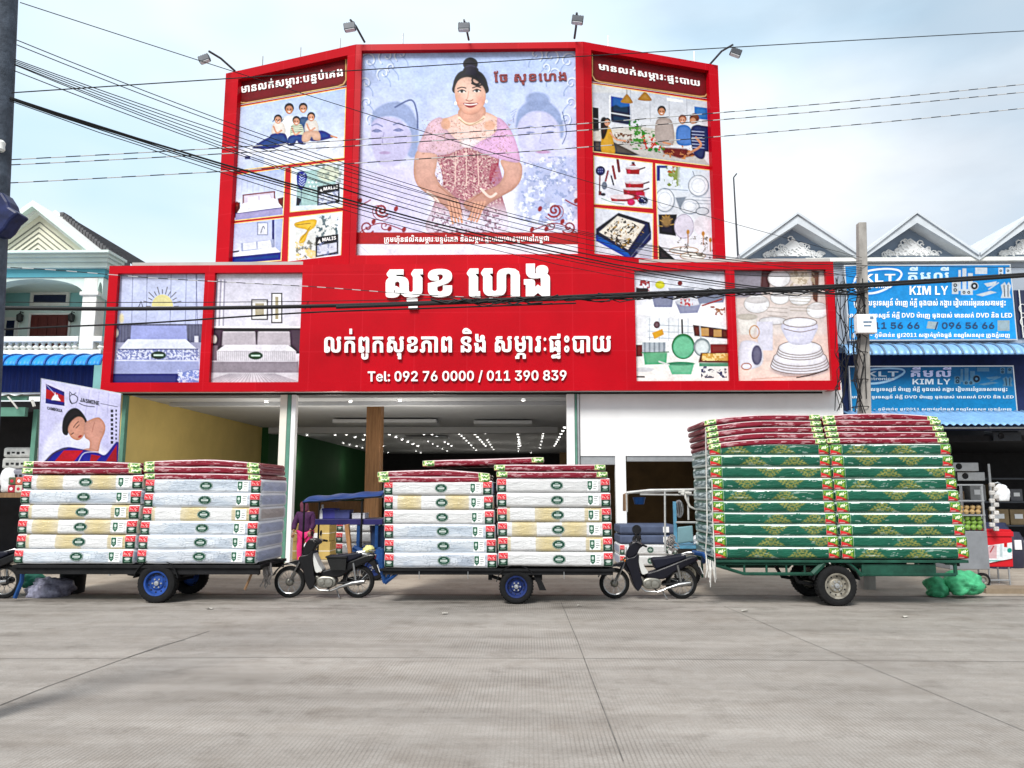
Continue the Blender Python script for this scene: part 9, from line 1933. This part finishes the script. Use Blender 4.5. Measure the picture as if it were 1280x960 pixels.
wheel(fc, x0+.15, YFC+.06, zf_+.13, .13, .06, M_STEELRIM); wheel(fc, x1-.12, YFC+.06, zf_+.13, .13, .06, M_STEELRIM)
M_LIME = mat('green_fruit', (.20, .34, .06), .45, var=.3, scale=10); M_TAN = mat('tan_fruit', (.42, .28, .12), .5, var=.3, scale=10); M_WRAP = mat('foil_wrap', (.5, .48, .46), .35, var=.4, scale=16)
rn = random.Random(3)
for (pyb, n, mm, lab, rr) in ((664, 18, M_LIME, 'round green fruit on the lower shelf of the grey fruit cart', .055), (644, 12, M_TAN, 'tan fruit on the middle shelf of the grey fruit cart', .05)):
    zb0 = az(pyb, YFC, 1210)+.012
    for k in range(n):
        row, c = divmod(k, 6); x = x0+.09+c*(x1-x0-.18)/5+(row % 2)*.03; m = MB(); m.lathe([(.001, -rr), (rr*.7, -rr*.7), (rr, 0), (rr*.7, rr*.7), (.001, rr*.92)], (x, YFC+.08+.03*(row % 2), zb0+rr+row*rr*1.6), 'z', 12)
        m.build('fruit', mm, smooth=True, label=lab, cat='fruit', group='fruit on the '+('lower' if pyb == 664 else 'middle')+' shelf')
lump('plastic_bag', at(1252, 617, YFC-.02), .14, .10, .19, M_WHITEBAG, 'white carrier bag hanging from the hook of the grey fruit cart', 'bag', 31, None, .3)
m = MB()
for k in range(12): p = at(1240+(k % 2)*5, 606+k*5, YFC-.05); m.box(p.x-.045, p.x+.045, p.y-.03, p.y+.03, p.z-.04, p.z+.04)
m.build('snack_strip', M_WRAP, bevel=.015, label='strip of small wrapped snacks hanging down the side of the fruit cart', cat='snacks')
YCB = 14.7; zb1 = apron_z(YCB)
cb3 = thing('cool_box', 'red cool box with white sticker on a small stand beside the fruit cart', 'cool box', (ax(1249, 710, YCB), YCB+.3, zb1))
x0, x1 = ax(1231, 690, YCB), ax(1267, 690, YCB); z0_, z1_ = az(709, YCB, 1249), az(671, YCB, 1249)
m = MB(); m.hexa([(x0+.03, YCB+.02, z0_), (x1-.01, YCB+.02, z0_), (x1, YCB, z1_), (x0, YCB, z1_)], [(x0+.03, YCB+.45, z0_), (x1-.01, YCB+.45, z0_), (x1, YCB+.47, z1_), (x0, YCB+.47, z1_)])
M_COOL = mat('red_cooler_plastic', (.55, .012, .02), .35, var=.08, scale=3); m.build('box_body', M_COOL, cb3, bevel=.02)
m = MB(); m.box(x0-.02, x1+.02, YCB-.02, YCB+.49, z1_+.002, z1_+.10); m.box(x0, x1, YCB, YCB+.47, z1_+.102, z1_+.13); m.build('lid', M_COOL, cb3, bevel=.02)
def paint_sticker(p):
    p.rect(1225, 660, 1280, 720, '#e8ecee'); p.poly([(1235, 684), (1240, 680), (1246, 682), (1246, 698), (1235, 698)], '#d9b9bd', 1); p.line([(1238, 690), (1242, 683)], 1.5, '#b93a46'); p.rect(1250, 680, 1253, 696, '#c9d6da', .8); p.ell(1262, 688, 3, 3, '#3aa59a', 1); p.line([(1236, 701), (1264, 701)], 1.4, '#4fb7ae'); p.rect(1255, 678, 1259, 684, '#d44a4a', .8)
qs = [(1233, 682), (1265, 678), (1265.5, 698), (1234, 704)]
picture('sticker', [at(*q, YCB-.008) for q in qs], paint_sticker, '#e8ecee', cb3, .6)
m = MB()
for x in (x0+.08, x1-.08):
    for y in (YCB+.06, YCB+.4): m.tube([(x, y, zb1), (x, y, z0_-.003)], .016, 6)
m.tube([(x0+.08, YCB+.06, zb1+.12), (x1-.08, YCB+.06, zb1+.12)], .012, 5); m.build('stand', M_STEEL, cb3)
# goods in the gloom of the electronics shop
YI = 17.2
gd = [(1242, 668, .34, 1.0, 'dark navy barrel shaped bin with pale label standing behind the red cool box', (.02, .025, .06)), (1262, 668, .26, .8, 'narrower dark bin with pale label beside the navy one', (.03, .03, .05))]
for px, py, w, h, lab, col in gd:
    x = ax(px, py, YI); t = thing('storage_bin', lab, 'bin', (x, YI, .12), 'bins in the electronics shop')
    m = MB(); m.lathe([(.001, 0), (w*.8, 0), (w, h*.3), (w*.96, h*.8), (w*.7, h), (.001, h)], (x, YI, .122), 'z', 20); m.build('bin_body', mat('bin_%d' % px, col, .4, var=.2), t, smooth=True)
    m = MB(); m.box(x-.07, x+.07, YI-w-.012, YI-w+.03, .122+h*.55, .122+h*.8); m.build('paper_label', M_WHITE, t)
for i, (px, py, Y) in enumerate(((1206, 583, 20), (1214, 595, 20.2), (1259, 545, 19.6), (1257, 543, 21))):
    x = ax(px, py, Y); z = az(py, Y, px); t = thing('speaker_box', ('grey loudspeaker box on the upper rack', 'grey loudspeaker box below the first on the rack', 'small pale box hung near the shop ceiling', 'dull box behind the small pale one near the ceiling')[i]+' of the electronics shop', 'box', (x, Y, z), 'boxes in the electronics shop')
    m = MB(); m.box(x-.35, x+.35, Y, Y+.4, z-.12, z+.1); m.build('case', M_STEEL if i < 2 else M_LAMPBODY, t, bevel=.01); m = MB(); m.lathe([(.001, 0), (.07, -.01), (.08, 0)], (x-.15, Y-.005, z), 'y', 14); m.build('cone', M_BLACK, t)
rk = thing('shelf_rack', 'dim metal shelf rack along the back of the electronics shop', 'shelf', (ax(1225, 690, 20.5), 20.5, .12)); m = MB()
xa, xb = ax(1190, 600, 20), ax(1300, 600, 20)
for z in (.3, .9, 1.5, 2.1): m.box(xa, xb, 20.3, 20.9, z, z+.04)
m.build('shelf', M_LAMPBODY, rk)
for x in (xa, (xa+xb)/2, xb): m = MB(); m.box(x-.03, x+.03, 20.25, 20.295, .12, 2.5); m.build('upright', M_STEEL, rk)
rn = random.Random(11); words_ = ['squat grey', 'tall brown', 'pale square', 'narrow black', 'wide tan', 'small white']
n = 0
for z in (.34, .94, 1.54):
    for k in range(4):
        w, h = rn.uniform(.25, .5), rn.uniform(.25, .48); x = xa+.35+k*(xb-xa-.6)/3.3; c = rn.choice([(.12, .12, .13), (.18, .12, .07), (.3, .3, .3), (.03, .03, .04), (.25, .18, .10), (.45, .45, .45)])
        t = thing('carton', f'dim carton on the {["lowest", "middle", "upper"][int(z//.6)]} shelf of the electronics shop rack', 'box', (x, 20.5, z), 'cartons on the '+["lowest", "middle", "upper"][int(z//.6)]+' shelf of the rack'); m = MB(); m.box(x-w/2, x+w/2, 20.36, 20.8, z+.002, z+h); m.build('carton_body', mat('rack_box_%d' % n, c, .7, var=.2), t, bevel=.01); m = MB(); m.box(x-w*.25, x+w*.25, 20.35, 20.358, z+h*.4, z+h*.7); m.build('paper_label', M_WHITE, t); n += 1
m = MB(); m.box(ax(1233, 740, 14.0), 26, 14.0, 14.5, -.01, .10); m.build('kerb_step', M_EARTH, kind='structure')

# ================================================================ poles and wires
M_POLE = mat('weathered_concrete_pole', (.30, .285, .265), .9, var=.3, scale=5, bump=.4, bscale=25, stretch=(1, 1, .35)); M_WIRE = mat('black_cable', (.012, .012, .013), .6, var=.1); M_POLE2 = mat('dark_stained_pole', (.07, .085, .11), .85, var=.45, scale=7, bump=.5, bscale=20)
YPO = 14.5
pb = at(1084, 738, YPO); pt = at(1076.5, 279, YPO)
po = thing('utility_pole', 'tall weathered concrete utility pole carrying the cables in front of the blue signs', 'pole', (pb.x, YPO, 0))
w0, w1 = .115, .075
m = MB(); m.hexa([(pb.x-w0, YPO-w0, 0), (pb.x+w0, YPO-w0, 0), (pb.x+w0, YPO+w0, 0), (pb.x-w0, YPO+w0, 0)], [(pt.x-w1, YPO-w1, pt.z), (pt.x+w1, YPO-w1, pt.z), (pt.x+w1, YPO+w1, pt.z), (pt.x-w1, YPO+w1, pt.z)]); m.build('shaft', M_POLE, po, bevel=.015)
m = MB(); q = at(1078, 430, YPO); m.box(q.x-.2, q.x+.16, YPO-.30, YPO-.14, az(420, YPO, 1078), az(397, YPO, 1078)); b_ = m.build('meter_box', M_WHITE, po, bevel=.012)
m = MB(); x = ax(1078, 408, YPO)
for k, (dx, dz_, w_, h_) in enumerate(((-.06, .02, .10, .03), (.02, .02, .05, .03), (-.04, -.05, .13, .025), (.05, .10, .06, .05))): m.box(x+dx-w_/2, x+dx+w_/2, YPO-.306, YPO-.3015, az(408, YPO, 1078)+dz_-h_/2, az(408, YPO, 1078)+dz_+h_/2)
m.build('box_marking', M_PALERIB, b_)
m = MB(); rn = random.Random(6)
for k in range(9):
    x0_, y0_ = 1076+rn.uniform(-9, 7), 352+rn.uniform(-4, 8); pts = [at(x0_, y0_, YPO-.2)]
    for j in range(1, 7): pts.append(at(1073+rn.uniform(-9, 11), y0_+j*(22+rn.uniform(-4, 6)), YPO-.17-.05*rn.random()))
    m.tube(pts, .010, 5)
for k in range(5): p = at(1076+k*.8, 372+k*34, YPO-.13); m.tube([(p.x+.15*math.cos(a), YPO+.16*math.sin(a), p.z) for a in np.linspace(0, 2*math.pi, 12, endpoint=False)], .008, 5, True)
m.build('loose_cable', M_WIRE, po)
m = MB()
for k in range(7):
    pts = [at(1047+rn.uniform(-4, 8), 345+rn.uniform(0, 8), YPO+.4)]
    for j in range(1, 8): pts.append(at(1050+rn.uniform(-7, 12), 345+j*24+rn.uniform(-5, 5), YPO+.35))
    m.tube(pts, .008, 5)
m.build('hanging_cable', M_WIRE, label='tangle of loose black cables hanging between the red sign and the concrete pole', cat='cable')
# dark pole close by at the edge of the picture
YN = 6.2
pa, pb2 = at(22, -40, YN), at(6, 300, YN); r_ = .13
dirn = (pa-pb2); top_ = pa+dirn*.5; bot = pb2-dirn*(pb2.z/dirn.z)
npole = thing('utility_pole', 'dark stained utility pole close to the camera at the edge of the road', 'pole', (bot.x-r_, YN, 0))
off = Vector((-r_, 0, 0)); m = MB(); m.tube([bot+off-Vector((0, 0, .02)), bot+off+dirn*2, top_+off], [r_*1.08, r_, r_*.9], 20); m.build('shaft', M_POLE2, npole, smooth=True)
m = MB(); p = at(6, 186, YN-.05); m.lathe([(.02, -.05), (.035, -.03), (.03, 0), (.035, .03), (.02, .05)], (p.x, p.y-.05, p.z), 'z', 12); m.build('insulator', M_WHITEW, npole, smooth=True)
cl = MB(); cx_, cz_ = at(2, 262, YN-.15), None
q = [(-14, 238), (2, 240), (9, 251), (11, 258), (23, 266), (12, 275), (5, 286), (-2, 292), (-14, 292)]
pts_ = [at(x, y, YN-.2) for x, y in q]; cl.hexa
n_ = len(pts_); cl.add([tuple(v) for v in pts_]+[tuple(v+Vector((0, .16, 0))) for v in pts_], [tuple(range(n_)), tuple(range(2*n_-1, n_-1, -1))]+[(i, i+n_, (i+1) % n_+n_, (i+1) % n_) for i in range(n_)])
cl.build('cable_closure', mat('dark_navy_plastic', (.012, .018, .07), .4, var=.5, scale=14), npole, bevel=.02)
# overhead lines
def wire(name, pts, r, label, cat='wire', group='overhead wires', m_=None, seg=6):
    """pts: (px, py, distance); a smooth hanging line through them"""
    P_ = [at(*q) for q in pts]; out = []
    for i in range(len(P_)-1):
        p0, p1, p2, p3 = P_[max(i-1, 0)], P_[i], P_[i+1], P_[min(i+2, len(P_)-1)]
        for k in range(8):
            t = k/8; out.append(.5*(2*p1+(p2-p0)*t+(2*p0-5*p1+4*p2-p3)*t*t+(3*p1-p0-3*p2+p3)*t**3))
    out.append(P_[-1])
    m = MB(); m.tube(out, r, seg); return m.build(name, m_ or M_WIRE, label=label, cat=cat, group=group)
def across(px0, py0, px1, py1, mid, n=6, d0=YN, d1=YPO, sag=0):
    """straight run of a wire from the near pole to the far pole, sampled with a little sag"""
    A_, B_ = at(px0, py0, d0), at(px1, py1, d1)
    return [A_, B_]
def span(name, a, b, sag, r, label, group='overhead wires', cat='wire', wob=0, seed=1, m_=None, seg=6):
    A_, B_ = at(*a), at(*b); n = 40; rn = random.Random(seed)
    pts = []
    for k in range(n+1):
        t = k/n; p = A_.lerp(B_, t); p.z -= sag*4*t*(1-t)
        if wob: p += Vector((0, rn.uniform(-wob, wob), rn.uniform(-wob, wob)))
        pts.append(p)
    m = MB(); m.tube(pts, r, seg); return m.build(name, m_ or M_WIRE, label=label, cat=cat, group=group)
NP = YN-.15; FP_ = YPO-.13
span('overhead_wire', (25, 3, NP), (1077, 322, FP_), .10, .0042, 'single thin wire leaving highest on the near dark pole towards the concrete pole')
for i, (y0, y1) in enumerate(((50, 326), (56, 329))):
    span('overhead_wire', (21, y0, NP), (1077, y1, FP_), .62, .0042, ('upper', 'lower')[i]+' wire of the close pair under the highest wire on the near dark pole')
for i, (y0, y1) in enumerate(((74, 330), (76, 332), (78, 334), (80, 336), (81, 338))):
    span('overhead_wire', (18, y0, NP), (1077, y1, FP_), .52+.05*i, .0042, 'one of five thin wires strung close together across the portrait billboard', 'five wires strung close together')
span('overhead_wire', (17, 88, NP), (1077, 341, FP_), .66, .0042, 'thin wire just below the five close together ones on the near dark pole')
for i, (dy, r, s_) in enumerate(((0, .0095, .05), (1.5, .007, .08), (2.5, .005, .12), (4, .004, .19))):
    span('twisted_cable', (12, 122+dy, NP), (1077, 368+dy*.3, FP_), .34+s_, r, ('thick', 'second', 'third', 'thinnest')[i]+' black cable of the dark bundle sloping from the near pole across the billboard', 'dark cable bundle sloping across', 'cable', .004, i)
span('overhead_wire', (14, 116, NP), (1330, 36, 9), -.02, .005, 'nearly level thin wire passing over the portrait towards the upper edge', 'level wires')
# two toned twisted service wires
def stripe_mat():
    m = bpy.data.materials.new('twisted_service_wire'); m.use_nodes = True; nt = m.node_tree; b = nt.nodes['Principled BSDF']; b.inputs['Roughness'].default_value = .6
    tc = nt.nodes.new('ShaderNodeTexCoord'); w = nt.nodes.new('ShaderNodeTexWave'); w.bands_direction = 'X'; w.inputs['Scale'].default_value = 1.05; r = nt.nodes.new('ShaderNodeValToRGB'); r.color_ramp.interpolation = 'CONSTANT'
    r.color_ramp.elements[0].color = (.45, .45, .45, 1); r.color_ramp.elements[1].position = .5; r.color_ramp.elements[1].color = (.01, .01, .012, 1)
    nt.links.new(tc.outputs['Object'], w.inputs['Vector']); nt.links.new(w.outputs['Fac'], r.inputs[0]); nt.links.new(r.outputs[0], b.inputs['Base Color']); return m
M_TWIST = stripe_mat()
for i, (a, b, s_) in enumerate((((5, 200), (1340, 99), .10), ((5, 206.5), (1340, 109), .10), ((5, 229), (1340, 129), .10))):
    span('twisted_wire', (*a, 8.0), (*b, 10.5), s_, .006, ('upper', 'middle', 'lowest')[i]+' black and white twisted wire running nearly level across the whole billboard', 'black and white twisted wires', m_=M_TWIST)
# heavy trunk cable along the far side of the road
YM = 13.9
wire('trunk_cable', [(-60, 384, 11.5), (120, 386, 12), (300, 384.5, 12.4), (470, 380.5, 12.8), (640, 374, 13.2), (800, 367, 13.6), (940, 362, 14.0), (1077, 355.5, FP_), (1200, 348, 14.5), (1340, 339, 14.6)], .033, 'thick black trunk cable running level across the red sign to the concrete pole', 'cable', 'trunk cables', seg=8)
wire('trunk_cable', [(420, 384, 12.6), (560, 379, 13.0), (700, 374, 13.3), (860, 368, 13.7), (980, 362.5, 14.0), (1077, 358, FP_-.05), (1200, 350.5, 14.4), (1340, 341, 14.5)], .03, 'second trunk cable lashed under the thick one, beginning over the title lettering', 'cable', 'trunk cables', seg=8)
rn = random.Random(8); m = MB()
for k in range(70):
    px = 560+k*7.4; yc = 377-(px-560)*.037+rn.uniform(-3, 5); Yk = 13.0+(px-560)/520*1.35-.05
    m.tube([at(px-rn.uniform(10, 22), yc+rn.uniform(-2, 2), Yk), at(px, yc+rn.uniform(1, 4.5), Yk-.03), at(px+rn.uniform(10, 22), yc+rn.uniform(-2, 2), Yk)], rn.uniform(.008, .016), 5)
m.build('cable_lashing', M_WIRE, label='ragged lashings and slack loops wound along the trunk cable near the concrete pole', cat='cable')
wire('overhead_wire', [(-60, 415, 11.5), (60, 409, 11.9), (180, 404, 12.2), (300, 396, 12.5), (400, 390, 12.8), (560, 384.5, 13.2), (720, 379, 13.6)], .014, 'twisted wire rising from the teal balcony to join the trunk cable', 'wire', 'trunk cables')
wire('overhead_wire', [(-60, 377.5, 11.5), (120, 378, 12), (300, 377.5, 12.4), (480, 375, 12.8), (640, 369, 13.2)], .006, 'fine messenger wire just above the trunk cable over the bed pictures', 'wire', 'trunk cables')
wire('overhead_wire', [(-60, 331, 11.5), (60, 337, 12), (185, 347, 12.4), (300, 353.5, 12.8), (400, 359, 13), (520, 368, 13.2), (620, 373, 13.4)], .007, 'thin wire drooping across the tops of the bed pictures', 'wire', 'trunk cables', M_TWIST)
wire('overhead_wire', [(895, 322, 12.5), (960, 331, 13.2), (1020, 339, 13.8), (1072, 347, 14.3)], .006, 'short thin wire from the billboard foot to the concrete pole', 'wire', 'trunk cables')
wire('overhead_wire', [(1077, 332, FP_), (1160, 333, 15), (1240, 334, 15), (1340, 334, 15)], .006, 'thin wire leaving the concrete pole along the gable cornice', 'wire', 'trunk cables')
for i, (px, py) in enumerate(((176, 381), (385, 381), (595, 373))):
    m = MB(); p = at(px, py, 12.0+px/640); m.tube([p+Vector((-.05, 0, -.08)), p+Vector((0, 0, .06)), p+Vector((.05, 0, -.08))], .008, 5); m.build('cable_clip', M_WIRE, label=('wire clip on the trunk cable over the blue bed picture', 'wire clip on the trunk cable beside the grey bed picture', 'wire clip on the trunk cable over the title lettering')[i], cat='clip', group='clips on the trunk cable')

# scraps lying on the road edge
rn = random.Random(17); M_SCRAP = mat('scrap_paper', (.40, .38, .34), .85, var=.4)
for px, py, w, lab in ((262, 762, .10, 'pale paper scrap on the road below the blue wheeled trailer'), (556, 768, .08, 'small pale scrap on the road before the navy wheeled trailer'), (724, 758, .07, 'small scrap on the road between the navy wheel and the dark motorbike'), (931, 765, .09, 'pale scrap on the road before the green trailer lattice'), (1131, 772, .08, 'pale scrap on the road past the steel wheel')):
    x, y = gp(px, py); m = MB(); m.grid(lambda u, v: (x+w*(u-.5), y+w*.8*(v-.5), .008+.03*float(vnoise(u*3, v*3, px))), 5, 5); m.build('paper_scrap', M_SCRAP, smooth=True, label=lab, cat='litter', group='scraps on the road')
